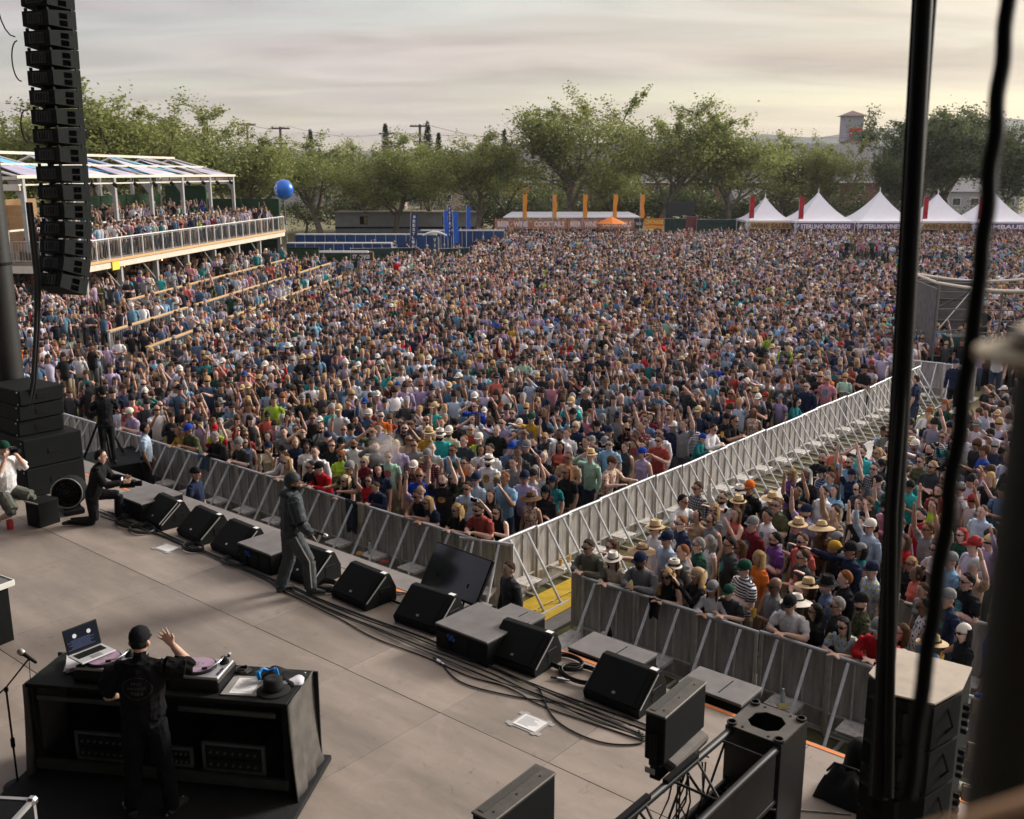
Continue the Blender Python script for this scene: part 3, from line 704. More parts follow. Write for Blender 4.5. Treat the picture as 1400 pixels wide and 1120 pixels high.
M_navyflag = mat('navy_flag', (0.010,0.035,0.13), 0.65, var=0.08, scale=3)
flag('feather_flag', 567, 84, 0.6, 4.05, 0.52, M_navyflag, 'navy flag with white lettering beside the green fence', 'blue flags by the gate', 0.22, '#BESTLIGHT', M_txtw)
flag('feather_flag', 617, 90, 1.9, 4.5, 0.30, M_navyflag, 'narrow navy flag with lettering between the plain blue flags', 'blue flags by the gate', 0.03, 'FESTIVAL', M_txtw)
flag('feather_flag', 613, 88, 1.9, 4.2, 0.34, M_blueflag, 'leftmost plain blue flag by the gate', 'blue flags by the gate', -0.05)
flag('feather_flag', 626, 87, 1.5, 4.15, 0.42, M_blueflag, 'broad plain blue flag hanging lowest by the gate', 'blue flags by the gate', -0.08)
flag('feather_flag', 642, 89, 2.6, 4.5, 0.34, M_blueflag, 'rightmost plain blue flag, beside the tree', 'blue flags by the gate', 0.03)
vg = thing('entry_sign', 'dark upright VIP sign with white curved top by the green fence', 'sign', (X_(597, 76), 76, 0)); vg.scale = (.9,.9,.9)
mb = MB(); mb.box((0,0,1.55), (0.42,0.15,3.1), b=0.02); sg = mb.build('panel', mat('sign_teal', (0.02,0.06,0.09), 0.6, var=0.1), vg)
for i, ch in enumerate('VIP'): lettering(ch, 0.5, M_txtw, sg, Matrix.Translation((0,-0.085,2.75-0.45*i)) @ UP, width=0.22 if ch != 'I' else 0.07, height=0.30, bold=0.01)
mb = MB(); mb.tube([(-1.0+0.2*k, 0, 3.10+0.28*math.sin(PI*k/10)) for k in range(11)], [0.05+0.07*math.sin(PI*k/10) for k in range(11)], 8); mb.build('curved_top', M_white, vg)
mb = MB(); mb.box((0.30,0,1.5), (0.10,0.12,3.0)); mb.build('post', M_galv, vg)
fence(602, 643, 79, 1.6, 'green clothed fence with creases right of the VIP sign', Y1=80)
fence(484, 570, 77, 1.75, 'dark green clothed fence behind the sign left of the flags', Y1=78)
fence(570, 578, 78, 1.85, 'short tan-edged fence end below the navy flag', M_maroon, Y1=74)
hw = thing('hedge_wall', 'left artificial hedge wall below the blue toilets', 'hedge wall', (X_(421, 68), 68, 0), 0, 'hedge walls near the terraces')
hedge(hw, (0, 0, 1.25), (2.05, 0.25, 2.3)); 
mb = MB(); mb.box((0, 0.02, 2.45), (2.1, 0.3, 0.08)); mb.build('cap_board', M_blk, hw)
hw = thing('hedge_wall', 'right artificial hedge wall next to the small wall sign', 'hedge wall', (X_(463, 69), 69, 0), 0, 'hedge walls near the terraces')
hedge(hw, (0, 0, 1.05), (2.1, 0.25, 2.0))
mb = MB(); mb.box((0.6, 0.02, 2.12), (3.3, 0.3, 0.12)); mb.build('cap_board', M_white, hw)
ws = thing('wall_sign', 'small dark framed sign with pale lettering on the green fence', 'sign', (X_(498, 70), 70, 0))
sb = banner_text(ws, 'STRONGS', 1.6, 0.55, (0, 0, 1.72), mat('sign_dark', (0.05,0.045,0.04), 0.7, var=0.1), M_txtw, th=0.5, tw=0.74)
mb = MB()
for s in (-1, 1): mb.box((s*0.83, -0.01, 1.72), (0.06, 0.09, 0.72)); mb.box((0, -0.01, 1.72+s*0.33), (1.72, 0.09, 0.06))
mb.build('frame', M_wood, ws)
mb = MB(); mb.box((-0.7, 0.05, 0.9), (0.08, 0.08, 1.8)); mb.box((0.7, 0.05, 0.9), (0.08, 0.08, 1.8)); mb.build('post', M_wood, ws)
# balloon
bl = thing('balloon', 'big glossy blue ball balloon with white figure beside the hedge', 'balloon', (X_(398.5, 80.5), 80.5, 0))
M_ball = mat('blue_balloon', (0.012,0.13,0.55), 0.28, var=0.05, scale=2)
prof = [(0.76*math.sin(PI*k/18), 6.06-0.76*math.cos(PI*k/18)) for k in range(19)]
mb = MB(); mb.lathe(prof, (0,0,0), 28); ball = mb.build('ball', M_ball, bl, smooth=180)
mb = MB()
def blob(cx_, cz_, rx_, rz_, n=12):
    pts = []
    for k in range(n):
        a = 2*PI*k/n; th = R(cx_)+R(rx_)*math.cos(a); ph = R(cz_)+R(rz_)*math.sin(a)
        pts.append((0.768*math.sin(th)*math.cos(ph), -0.768*math.cos(th)*math.cos(ph), 6.06+0.768*math.sin(ph)))
    mb.add(pts, [tuple(range(n))])
for q in ((-38, 24, 6, 7), (-40, 5, 11, 15), (-50, 12, 5, 9), (-36, -16, 6, 16), (-49, -16, 4, 15)): blob(*q)
mb.build('white_figure', M_white, ball, fix=False)
mb = MB(); mb.tube([(0,0,5.3), (0.1,0,3.0), (0,0,0.0)], 0.008, 5); mb.build('tether', M_white, bl)

# ================================================================== town behind: buildings, cars, poles
M_brick = mat('red_brick', (0.20,0.085,0.065), 0.85, var=0.18, scale=2.0, stretch=(1,1,4), bump=0.1, bscale=30)
M_slate = mat('grey_shingle_roof', (0.175,0.165,0.175), 0.85, var=0.12, scale=0.8, stretch=(1,4,4))
M_wfr = mat('white_window_frame', (0.7,0.68,0.64), 0.6, var=0.03)
M_glass = mat('dark_glass', (0.03,0.035,0.04), 0.12, var=0.0)
bb = thing('brick_building', 'long red brick building with grey pitched roof behind the trees', 'building', (X_(960, 205), 205, 0))
BW = 76
mb = MB(); mb.box((0, 10, 2.9), (BW, 20, 5.8)); mb.build('wall', M_brick, bb)
mb = MB(); mb.prism([(-BW/2-0.6, -0.9, 5.7), (-BW/2-0.6, 20.9, 5.7), (-BW/2-0.6, 10, 13.2)], (BW+1.2, 0, 0)); mb.build('roof', M_slate, bb)
mb = MB(); mb.box((0, -0.95, 5.62), (BW+1.2, 0.2, 0.35)); mb.build('gutter', M_wfr, bb)
for k in range(15):
    for zz in ((1.0, 4.0) if k % 3 else (4.0,)):
        xx = -BW/2+3+k*5.0
        mb = MB(); mb.box((xx, -0.03, zz), (1.7, 0.16, 1.9)); w_ = mb.build('window', M_wfr, bb)
        for s in (-1, 1):
            for q in (-1, 1):
                mb = MB(); mb.box((xx+s*0.40, -0.13, zz+q*0.42), (0.68, 0.03, 0.74)); mb.build('pane', M_glass, w_)
for k in range(3):
    mb = MB(); xx = -20+k*18; mb.prism([(xx-1.6, -0.6+4, 8.2), (xx+1.6, -0.6+4, 8.2), (xx, -0.6+4, 10.0)], (0, 5, 0)); mb.build('dormer', M_slate, bb)
def house(px, Y, w, h, rh, m, label, d=10, wins=3):
    t = thing('house', label, 'building', (X_(px, Y), Y, 0))
    mb = MB(); mb.box((0, d/2, h/2), (w, d, h)); mb.build('wall', m, t)
    mb = MB(); mb.prism([(-w/2-0.5, -0.5, h), (-w/2-0.5, d+0.5, h), (-w/2-0.5, d/2, h+rh)], (w+1, 0, 0)); mb.build('roof', M_slate, t)
    for k in range(wins):
        xx = -w/2+w*(k+.5)/wins
        mb = MB(); mb.box((xx, -0.03, h*0.55), (min(1.8, w/wins*0.5), 0.15, h*0.36)); wv = mb.build('window', M_wfr, t)
        mb = MB(); mb.box((xx, -0.12, h*0.55), (min(1.5, w/wins*0.42), 0.04, h*0.30)); mb.build('pane', M_glass, wv)
    return t
M_stucco = mat('tan_stucco', (0.42,0.33,0.24), 0.9, var=0.08); M_greyst = mat('pale_grey_wall', (0.34,0.34,0.35), 0.9, var=0.08); M_dred = mat('dark_red_wall', (0.15,0.035,0.035), 0.85, var=0.1)
house(1040, 160, 9, 2.7, 2.2, M_dred, 'dark red shed roofed building behind the first tent')
house(640, 215, 12, 4.2, 2.0, M_stucco, 'tan building behind the middle trees')
house(500, 200, 16, 4.5, 1.8, M_stucco, 'tan stucco building behind the left trees', wins=5)
house(590, 240, 14, 6.0, 2.5, M_greyst, 'pale grey house far behind the blue flags')
house(1300, 190, 20, 4.0, 2.2, M_greyst, 'pale house hidden behind the right-hand trees', wins=6)
house(430, 230, 18, 7.5, 2.0, M_greyst, 'grey block beyond the balloon', wins=5)
# water tower with red sign
wt = thing('water_tower', 'grey tower with red sign on the skyline', 'tower', (X_(1142, 265), 265, 0))
mb = MB(); mb.box((0,0,18.2), (4.5,4.5,6.2)); mb.build('tank_house', mat('tower_cladding', (0.30,0.29,0.32), 0.7, var=0.1, scale=0.8, stretch=(6,6,0.5)), wt)
mb = MB(); mb.add([(-3,-3,21.3), (3,-3,21.3), (3,3,21.3), (-3,3,21.3), (0,0,22.7)], [(0,1,4), (1,2,4), (2,3,4), (3,0,4), (3,2,1,0)]); mb.build('roof', mat('tower_roof', (0.16,0.10,0.10), 0.8, var=0.1), wt)
for zz, ww in ((17.9, 3.4), (16.6, 3.0)):
    mb = MB(); mb.box((0.35,-2.3,zz), (ww,0.12,0.9)); mb.build('red_sign', mat('red_sign', (0.62,0.05,0.04), 0.6, var=0.1, scale=3), wt)
mb = MB()
for s in (-1, 1):
    for q in (-1, 1): mb.tube([(s*2.4, q*2.4, 0), (s*1.7, q*1.7, 15.2)], 0.22, 6)
mb.build('legs', M_greyst, wt)
gh = thing('house', 'grey roofed building just right of the water tower', 'building', (X_(1160, 262), 262, 0))
mb = MB(); mb.box((0, 4, 7.7), (7.5, 8, 15.4)); mb.build('wall', M_stucco, gh)
mb = MB(); mb.prism([(-4.2,-0.5,15.4), (4.2,-0.5,15.4), (2.0,-0.5,17.4), (-2.0,-0.5,17.4)], (0, 9, 0)); mb.build('roof', mat('green_grey_roof', (0.12,0.14,0.14), 0.8, var=0.1), gh)
# parked cars glimpsed above the bar
def car(px, Y, m, label, rz=0, L=4.5):
    t = thing('parked_car', label, 'car', (X_(px, Y), Y, 0), rz, 'cars parked behind the bar')
    prof = [(-2.2,0.35), (-2.2,0.75), (-1.5,0.92), (-0.75,1.40), (0.75,1.42), (1.5,1.02), (2.15,0.90), (2.2,0.35)]
    k = L/4.4
    mb = MB(); mb.prism([(a*k, -0.82, z) for a, z in prof[:3]]+[(a*k, -0.82, z) for a, z in ((1.5,0.98),)]+[(a*k, -0.82, z) for a, z in prof[6:]], (0, 1.64, 0)); mb.build('body', m, t)
    mb = MB(); mb.prism([(-1.45*k,-0.74,0.93), (-0.72*k,-0.66,1.42), (0.75*k,-0.66,1.44), (1.45*k,-0.74,0.99)], (0, 1.40, 0)); cabn = mb.build('cabin', m, t)
    mb = MB(); mb.prism([(-1.20*k,-0.77,1.0), (-0.66*k,-0.77,1.34), (0.68*k,-0.77,1.36), (1.15*k,-0.77,1.02)], (0, 0.12, 0)); mb.build('window', M_glass, cabn)
    for s in (-1.35, 1.35):
        for q in (-0.80, 0.80):
            mb = MB(); mb.lathe([(0.10,-0.1), (0.33,-0.1), (0.33,0.1), (0.10,0.1)], (s*k, q, 0.33), 12, axis=(0,1,0)); mb.build('wheel', M_rubber, t)
    return t
M_carw = mat('white_car_paint', (0.72,0.72,0.74), 0.25, var=0); M_cars = mat('silver_car_paint', (0.35,0.36,0.38), 0.3, 0.4, var=0); M_card = mat('dark_car_paint', (0.04,0.045,0.055), 0.25, var=0)
car(705, 178, M_carw, 'white car parked left of the first orange flag', R(8)); car(686, 186, M_carw, 'white van-like car behind the white saloon', R(75), 4.9); car(697, 196, M_cars, 'silver car behind the white one', R(10))
car(812, 150, M_cars, 'silver car roof showing above the bar', R(5)); car(858, 152, M_card, 'dark car parked near the leaning tree trunk', R(-10)); car(745, 180, M_card, 'dark car parked between the two leftmost orange flags', R(3))
st = thing('roadside_sign', 'orange and yellow roadside sign above the parked cars', 'sign', (X_(707, 182), 182, 0))
mb = MB(); mb.box((0,0,4.6), (4.2,0.4,1.6), b=0.05); mb.build('upper_panel', mat('sign_orange', (0.70,0.14,0.03), 0.6, var=0.1), st)
mb = MB(); mb.box((0,0,3.4), (4.0,0.4,0.7), b=0.05); mb.build('lower_panel', mat('sign_yel', (0.65,0.45,0.08), 0.6, var=0.1), st)
mb = MB(); mb.tube([(0,0.3,0), (0,0.3,5.3)], 0.12, 8); mb.build('post', M_galv, st)
# power poles and wires
M_polew = mat('weathered_pole', (0.10,0.075,0.06), 0.9, var=0.15, scale=3)
POLES = [(355, 170, 15.2, 1, 'left utility pole with one crossarm above the tree line'), (398, 150, 13.8, 3, 'utility pole with three crossarms near the balloon'), (580, 145, 13.9, 2, 'utility pole beside the dark conifer'), (537, 175, 14.0, 2, 'utility pole among the middle conifers')]
for px, Y, h, na, lab in POLES:
    p = thing('utility_pole', lab, 'utility pole', (X_(px, Y), Y, 0), 0, 'utility poles')
    mb = MB(); mb.tube([(0,0,0), (0,0,h)], [0.26, 0.18], 8); mb.build('pole', M_polew, p)
    for k in range(na):
        z = h-0.25-k*(2.1 if k < 2 else 1.7); w = (2.4, 1.7, 1.9)[k]
        mb = MB(); mb.box((0,0,z), (w*1.15,0.2,0.22)); ca = mb.build('crossarm', M_polew, p)
        mb = MB()
        for s in (-0.9, -0.45, 0.45, 0.9): mb.cyl((s*w/2,0,z+0.08), (s*w/2,0,z+0.34), 0.06, n=6)
        mb.build('insulator', M_galv, ca)
def wire(p0, p1, sag, label):
    p0, p1 = Vector(p0), Vector(p1); mb = MB()
    mb.tube([p0.lerp(p1, k/20)-Vector((0,0,sag*4*(k/20)*(1-k/20))) for k in range(21)], 0.030, 4)
    tag(mb.build('power_line', M_rubber), label, 'power line', 'power lines across the sky')
P = [Vector((X_(px, Y), Y, h)) for px, Y, h, _, _ in POLES]
wire(P[0]+Vector((-60,40,1)), P[0], 0.6, 'power line running left from the single crossarm pole')
wire(P[0], P[1]+Vector((0.8,0,0)), 0.5, 'power line between the two left poles')
wire(P[1]+Vector((1.1,0,0.1)), P[3]+Vector((0,0,-0.2)), 0.9, 'power line from the balloon pole to the conifers')
wire(P[2]+Vector((0.5,0,0.1)), Vector((X_(760,170), 170, 12.8)), 1.0, 'power line sloping right from the conifer pole')
wire(P[3], Vector((X_(900,175), 175, 14.4)), 0.9, 'power line passing behind the tallest tree')
for dz in (0, 1.3): wire((X_(1060,255), 255, 14.6+dz), (X_(1260,255), 255, 15.4+dz), 0.5, 'lower power line beside the water tower' if dz == 0 else 'upper power line beside the water tower')
# ================================================================== trees
M_bark = mat('pale_bark', (0.16,0.135,0.105), 0.9, var=0.35, scale=3, bump=0.5, bscale=14)
def leafmat(name, c0, c1):
    m = bpy.data.materials.new(name); m.use_nodes = True; n = m.node_tree.nodes; l = m.node_tree.links; n.clear()
    o = n.new('ShaderNodeOutputMaterial'); d = n.new('ShaderNodeBsdfDiffuse'); t = n.new('ShaderNodeBsdfTranslucent'); g = n.new('ShaderNodeBsdfGlossy'); g.inputs['Roughness'].default_value = 0.45
    geo = n.new('ShaderNodeNewGeometry'); r = n.new('ShaderNodeValToRGB'); l.new(geo.outputs['Random Per Island'], r.inputs[0])
    r.color_ramp.elements[0].color = (*c0, 1); r.color_ramp.elements[1].color = (*c1, 1)
    l.new(r.outputs[0], d.inputs[0]); l.new(r.outputs[0], t.inputs[0])
    a = n.new('ShaderNodeMixShader'); a.inputs[0].default_value = 0.48; l.new(d.outputs[0], a.inputs[1]); l.new(t.outputs[0], a.inputs[2])
    b = n.new('ShaderNodeMixShader'); b.inputs[0].default_value = 0.04; l.new(a.outputs[0], b.inputs[1]); l.new(g.outputs[0], b.inputs[2])
    l.new(b.outputs[0], o.inputs[0]); return m
M_leaf = leafmat('sycamore_leaf', (0.100,0.132,0.030), (0.340,0.360,0.105))
M_oak = leafmat('oak_leaf', (0.050,0.072,0.028), (0.150,0.175,0.060))
M_con = leafmat('conifer_needles', (0.018,0.028,0.016), (0.050,0.062,0.030))
def make_tree(H, spread, seed, style='sycamore', leaf=0.40, nleaf=5200, clear=0.22):
    "returns (trunk mesh, crown mesh) of a tree of height H"
    rr = random.Random(seed); tb = MB(); tips = []
    def branch(p, d, L, r, depth):
        pts = [p]; n = 4; q = p.copy(); dd = d.copy()
        for i in range(n):
            dd = (dd + Vector((rr.gauss(0,.16), rr.gauss(0,.16), rr.gauss(0.05,.10)))).normalized(); q = q + dd*L/n; pts.append(q.copy())
        if depth == 2: tips.append((pts[2], dd, L)); tips.append((pts[-1], dd, L))
        if depth == 1: tips.append((pts[3], dd, L*.7))
        tb.tube(pts, [r*(1-0.55*i/n) for i in range(n+1)], 7 if depth == 0 else (5 if depth < 3 else 3), caps=False)
        if depth >= 3 or L < 0.9:
            tips.append((pts[-1], dd, L)); tips.append((pts[2], dd, L)); return
        nb = (6 if depth == 0 else rr.choice((3, 4)))
        for k in range(nb):
            t = rr.uniform(0.40, 1.0) if depth else rr.uniform(0.42, 1.0)
            i = min(n-1, int(t*n)); b0 = pts[i].lerp(pts[i+1], t*n-i)
            az = 2*PI*(k+rr.random()*0.7)/nb; up = rr.uniform(0.15, 1.0) if depth == 0 else rr.uniform(-0.45, 0.9)
            out_ = Vector((math.cos(az)*spread, math.sin(az)*spread, up)).normalized()
            nd = (dd*0.55+out_*0.8).normalized()
            branch(b0, nd, L*rr.uniform(0.50, 0.74)*(1.25 if depth == 0 else 1), r*0.5, depth+1)
        if depth < 2: branch(pts[-1], (dd+Vector((rr.gauss(0,.2), rr.gauss(0,.2), .5))).normalized(), L*0.62, r*0.45, depth+1)
    branch(Vector((0,0,0)), Vector((rr.gauss(0,.06), rr.gauss(0,.06), 1)).normalized(), H*0.42, H*0.026, 0)
    zt = max(p.z for p, _, _ in tips); k = H/zt
    per = max(3, nleaf//len(tips)); vs = []; fs = []
    g = np.random.RandomState(seed); Q = []
    for p, d, L in tips:
        if p.z*k < H*clear: continue
        c = rr.uniform(0.6, 1.7)*(0.55 if p.z*k > H*.80 else 1.25); m = max(1, int(per*rr.uniform(0.4, 1.7)))
        q = np.array(p)*k+g.normal(0, 1, (m, 3))*np.array((.52, .52, .42))*c; f = (g.rand(m) < .4)*g.uniform(-.2, 1.1, m)*L*.55; Q.append(q+f[:,None]*np.array(d))
    Q = np.concatenate(Q); m = len(Q); s = (leaf*g.uniform(.5, 1.25, m))[:,None]
    a = g.normal(0, 1, (m, 3))*np.array((1, 1, .6)); a /= np.linalg.norm(a, axis=1)[:,None]; b = np.cross(a, g.normal(0, 1, (m, 3))); b /= np.linalg.norm(b, axis=1)[:,None]
    vs = np.stack([Q-a*s*.5, Q+b*s*.34+a*s*.08, Q+a*s*.55, Q-b*s*.34+a*s*.02], 1).reshape(-1, 3).tolist(); fs = np.arange(4*m).reshape(-1, 4).tolist()
    for i, v in enumerate(tb.v): tb.v[i] = (v[0]*k, v[1]*k, v[2]*k)
    tm = tb.mesh('trunk', M_bark); tm.shade_smooth()
    cm = bpy.data.meshes.new('crown'); cm.from_pydata(vs, [], fs); cm.materials.append({'sycamore': M_leaf, 'oak': M_oak}[style])
    return tm, cm
def make_conifer(H, seed):
    rr = random.Random(seed); tb = MB(); tb.tube([(0,0,0), (0,0,H)], [H*0.018, 0.02], 6); vs = []; fs = []
    for k in range(int(H*9)):
        z = H*(0.12+0.88*k/(H*9)); rad = (H-z)*0.20+0.15
        for j in range(9):
            az = rr.uniform(0, 2*PI); L = rad*rr.uniform(0.4, 1.15)
            for q in range(3):
                t = (q+rr.random())/3; p = Vector((math.cos(az)*L*t, math.sin(az)*L*t, z-0.35*L*t+rr.gauss(0,.1)))
                a = Vector((math.cos(az), math.sin(az), -0.4+rr.gauss(0,.3)))*rr.uniform(.18,.36); b = Vector((rr.gauss(0,1), rr.gauss(0,1), rr.gauss(0,1))).normalized()*0.11
                i0 = len(vs); vs += [p, p+b, p+a, p-b]; fs.append((i0, i0+1, i0+2, i0+3))
    tm = tb.mesh('trunk', M_bark); cm = bpy.data.meshes.new('crown'); cm.from_pydata(vs, [], fs); cm.materials.append(M_con); return tm, cm
def place_tree(name, px, Y, H, meshes, H0, rz, label, group, wide=1.0, cat='tree'):
    t = thing(name, label, cat, (X_(px, Y), Y, 0), rz, group); k = H/H0
    for nm, me in zip(('trunk', 'crown'), meshes):
        o = bpy.data.objects.new(nm, me); COL.objects.link(o); o.parent = t; o.scale = (k*wide, k*wide, k)
    return t
syc = [make_tree(17, 0.95, s, leaf=.31, nleaf=20000, clear=0.10) for s in (3, 12, 21, 34)]
oak = [make_tree(15, 1.25, s, 'oak', leaf=0.30, nleaf=26000, clear=0.06) for s in (5, 16)]
con = [make_conifer(18, 2), make_conifer(18, 9)]
G1 = 'sycamore trees along the far side of the field'
for i, (px, Y, H, v, w, lab) in enumerate((
    (446, 116, 11.6, 0, 1.35, 'sycamore with leaning forked trunk right of the blue balloon'),
    (545, 119, 11.4, 1, 1.40, 'broad sycamore behind the left navy flag'),
    (505, 128, 11.0, 2, 1.2, 'sycamore behind the blue toilets, between two broader ones'),
    (596, 126, 11.2, 3, 1.2, 'low sycamore behind the plain blue flags'),
    (655, 114, 11.6, 2, 1.20, 'sycamore standing left of the drinks bar, bushy to the ground'),
    (702, 124, 11.6, 0, 1.05, 'slim sycamore between the bar tree and the tallest one'),
    (772, 116, 16.2, 3, 1.15, 'tallest sycamore of the row, behind the orange flags'),
    (832, 128, 11.4, 1, 1.10, 'sycamore just right of the tallest tree'),
    (893, 117, 14.8, 0, 1.10, 'tall airy sycamore above the lemonade stand'),
    (990, 119, 14.8, 1, 1.15, 'wide sycamore with a long right-hand branch left of the tents'),
    (1056, 127, 12.0, 2, 1.05, 'sycamore behind the first white tent'),
    (1118, 122, 11.4, 3, 0.95, 'sycamore right below the water tower'))):
    place_tree('sycamore', px, Y, H, syc[v], 17, i*1.37+0.3, lab, G1, w)
for i, (px, Y, H, v, w, lab) in enumerate((
    (1207, 124, 10.0, 0, 0.95, 'dark round oak behind the second vineyard tent'), (1243, 126, 14.4, 1, 1.0, 'dark tall oak left of the hanging cables'),
    (1290, 128, 14.6, 0, 1.25, 'dark oak right of the hanging cables'), (1345, 122, 12.4, 1, 1.2, 'oak behind the last red flag'), (1408, 118, 12.8, 0, 1.3, 'oak at the right edge of the picture'), (1262, 150, 15.0, 1, 1.3, 'big oak farther back behind the cables'))):
    place_tree('oak', px, Y, H, oak[v], 15, i*2.1, lab, 'dark oaks behind the tents', w)
for i, (px, Y, H, v, w, lab) in enumerate((
    (8, 84, 12.8, 1, 1.2, 'sycamore at the far left behind the tower leg'), (62, 92, 13.0, 0, 1.15, 'sycamore hidden behind the hanging speakers'),
    (145, 90, 14.4, 2, 1.3, 'large sycamore right of the hanging speakers'), (215, 96, 13.6, 3, 1.3, 'sycamore above the middle of the shade roof'),
    (262, 104, 13.4, 1, 1.25, 'sycamore above the right end of the shade roof'), (318, 108, 11.6, 0, 1.2, 'sycamore behind the upper deck hedge'), (362, 122, 9.6, 2, 1.25, 'smaller sycamore left of the balloon'), (185, 120, 14.0, 0, 1.3, 'sycamore farther back behind the shade roof'), (100, 118, 13.2, 3, 1.3, 'sycamore far back behind the hanging speakers'))):
    place_tree('sycamore', px, Y, H, syc[v], 17, i*1.9+1.0, lab, 'sycamores behind the viewing platform', w)
for i, (px, Y, H, v, lab) in enumerate(((437, 175, 14.4, 0, 'lone conifer top above the trees near the balloon'), (535, 180, 15.6, 1, 'conifer behind the middle utility pole'), (590, 165, 15.2, 0, 'dark conifer beside the utility pole'), (604, 172, 13.8, 1, 'shorter conifer right of the dark one'), (690, 190, 15.0, 0, 'small conifer left of the tallest tree'))):
    place_tree('conifer', px, Y, H, con[v], 18, i*1.1, lab, 'distant conifers', 1.25)
for i, (px, Y, H, v, lab) in enumerate(((1215, 300, 15, 0, 'round far tree right of the water tower'), (1060, 310, 13, 1, 'far tree left of the water tower'), (760, 320, 12, 0, 'far tree behind the tallest sycamore'), (640, 330, 14, 1, 'far tree left of the drinks bar'), (470, 300, 12, 0, 'far tree behind the first conifer'), (700, 260, 11, 1, 'far tree behind the parked cars'), (850, 280, 13, 0, 'far tree behind the brick building'))):
    place_tree('oak', px, Y, H, oak[v], 15, i*1.7, lab, 'far trees on the skyline', 1.4)
# shrubs filling under the row
shr = [make_tree(3.2, 1.6, s, 'oak', leaf=0.22, nleaf=1500, clear=0.0) for s in (41, 52)]
for i, px in enumerate((425, 470, 520, 660, 672, 690, 800, 855, 890, 1000, 1130, 1205, 1330, 735, 768, 825, 915, 945, 972, 1030, 1070, 1165)):
    place_tree('shrub', px, 127+(i*7 % 9), 3.6+0.9*(i % 3), shr[i % 2], 3.2, i*1.3, 'low shrub ' + ('behind the balloon', 'behind the back row of toilets', 'behind the left navy flag', 'left of the bar', 'at the left end of the bar', 'behind the bar roof start', 'behind the middle of the bar', 'behind the orange parasol', 'behind the lemonade sign', 'left of the first tent', 'between the vineyard tents', 'behind the second vineyard tent', 'behind the last red flag', 'between the first two orange flags', 'under the tallest sycamore', 'behind the fourth orange flag', 'left of the dark mesh panel', 'right of the dark mesh panel', 'behind the far green fence', 'behind the first tent', 'behind the second red flag', 'behind the twin vineyard tents')[i], 'shrubs under the far trees', 1.5, 'shrub')
# ================================================================== stage equipment
# --- floor monitors along the edge (wedge speakers facing the performers)
M_wedge = mat('wedge_cabinet', (0.0055,0.0065,0.007), 0.7, var=0.2, scale=20, bump=0.3, bscale=260, spec=.14)
M_badge = mat('silver_badge', (0.5,0.5,0.5), 0.35, 0.8, var=0)
def make_wedge():
    t = thing('floor_monitor', 'x', 'stage monitor', group='floor monitors along the stage edge')
    # side profile: front (towards the stage, -y) sloping grille
    P = [(-0.27,0.0), (-0.30,0.10), (0.08,0.42), (0.17,0.42), (0.28,0.20), (0.28,0.0)]
    mb = MB(); mb.prism([(-0.375, y, z) for y, z in P], (0.75,0,0)); c = mb.build('cabinet', M_wedge, t)
    bv = c.modifiers.new('b', 'BEVEL'); bv.width = 0.012; bv.segments = 2; bv.limit_method = 'ANGLE'
    d = Vector((0, 0.38, 0.32)).normalized(); nrm = Vector((0, -d.z, d.y))
    a = Vector((0,-0.30,0.10))+d*0.03+nrm*0.002
    mb = MB(); mb.prism([a+Vector((-0.345,0,0)), a+Vector((0.345,0,0)), a+Vector((0.345,0,0))+d*0.435, a+Vector((-0.345,0,0))+d*0.435], nrm*0.012); g = mb.build('grille', M_grille, t)
    mb = MB()
    for k in range(2): mb.prism([a+nrm*0.0125+Vector((x,0,0)) for x in (0.285,0.292)]+[a+nrm*0.0125+d*0.43+Vector((x,0,0)) for x in (0.292,0.285)], nrm*0.004)
    mb.build('seam', M_blk, g)
    p = a+d*0.06+nrm*0.013; mb = MB(); mb.prism([p+Vector((-0.02,0,0)), p+Vector((0.02,0,0)), p+Vector((0.02,0,0))+d*0.03, p+Vector((-0.02,0,0))+d*0.03], nrm*0.004); mb.build('badge', M_badge, g)
    for s in (-1, 1):
        mb = MB(); mb.box((s*0.372, 0.07, 0.17), (0.014, 0.20, 0.15), b=0.004); h = mb.build('handle_recess', M_blk, t)
        mb = MB(); mb.box((s*0.378, 0.07, 0.19), (0.012, 0.17, 0.022)); mb.build('handle', M_wedge, h)
        mb = MB(); mb.prism([(s*0.376, -0.27, 0.115), (s*0.376, 0.085, 0.405), (s*0.376, 0.10, 0.39), (s*0.376, -0.255, 0.10)], (s*0.004,0,0)); mb.build('edge_trim', M_galv, t)
    mb = MB(); mb.box((0.30, 0.125, 0.424), (0.09, 0.06, 0.006)); mb.build('tape_label', M_paper, t)
    return t
wedge0 = make_wedge()
MON = [(-15.02, 8.72, 'first floor monitor from the left, with pale edge strips'), (-13.93, 8.75, 'second floor monitor from the left'), (-12.93, 8.73, 'third floor monitor from the left, beside a grey riser'), (-11.26, 8.78, 'floor monitor behind the standing performer'),
       (-10.06, 8.76, 'floor monitor left of the tilted screen'), (-8.82, 8.80, 'floor monitor in front of the tilted screen'), (-7.16, 8.75, 'floor monitor right of the grey topped riser'), (-5.70, 8.78, 'rightmost floor monitor, behind the taped sheet of paper')]
for i, (u, v, lab) in enumerate(MON):
    t = wedge0 if i == 0 else copy_tree(wedge0)
    t.location = W(u, v, SZ); t.rotation_euler = (0, 0, SA+R(rnd.uniform(-5, 5))); t['label'] = lab
t = wedge0; mb = MB()
d = Vector((0, 0.38, 0.32)).normalized(); nrm = Vector((0, -d.z, d.y)); a = Vector((0,-0.30,0.10))+d*0.02+nrm*0.016
for s in (-0.37, 0.35): mb.prism([a+Vector((s,0,0)), a+Vector((s+0.02,0,0)), a+Vector((s+0.02,0,0))+d*0.46, a+Vector((s,0,0))+d*0.46], nrm*0.004)
mb.build('edge_strip', M_white, t)
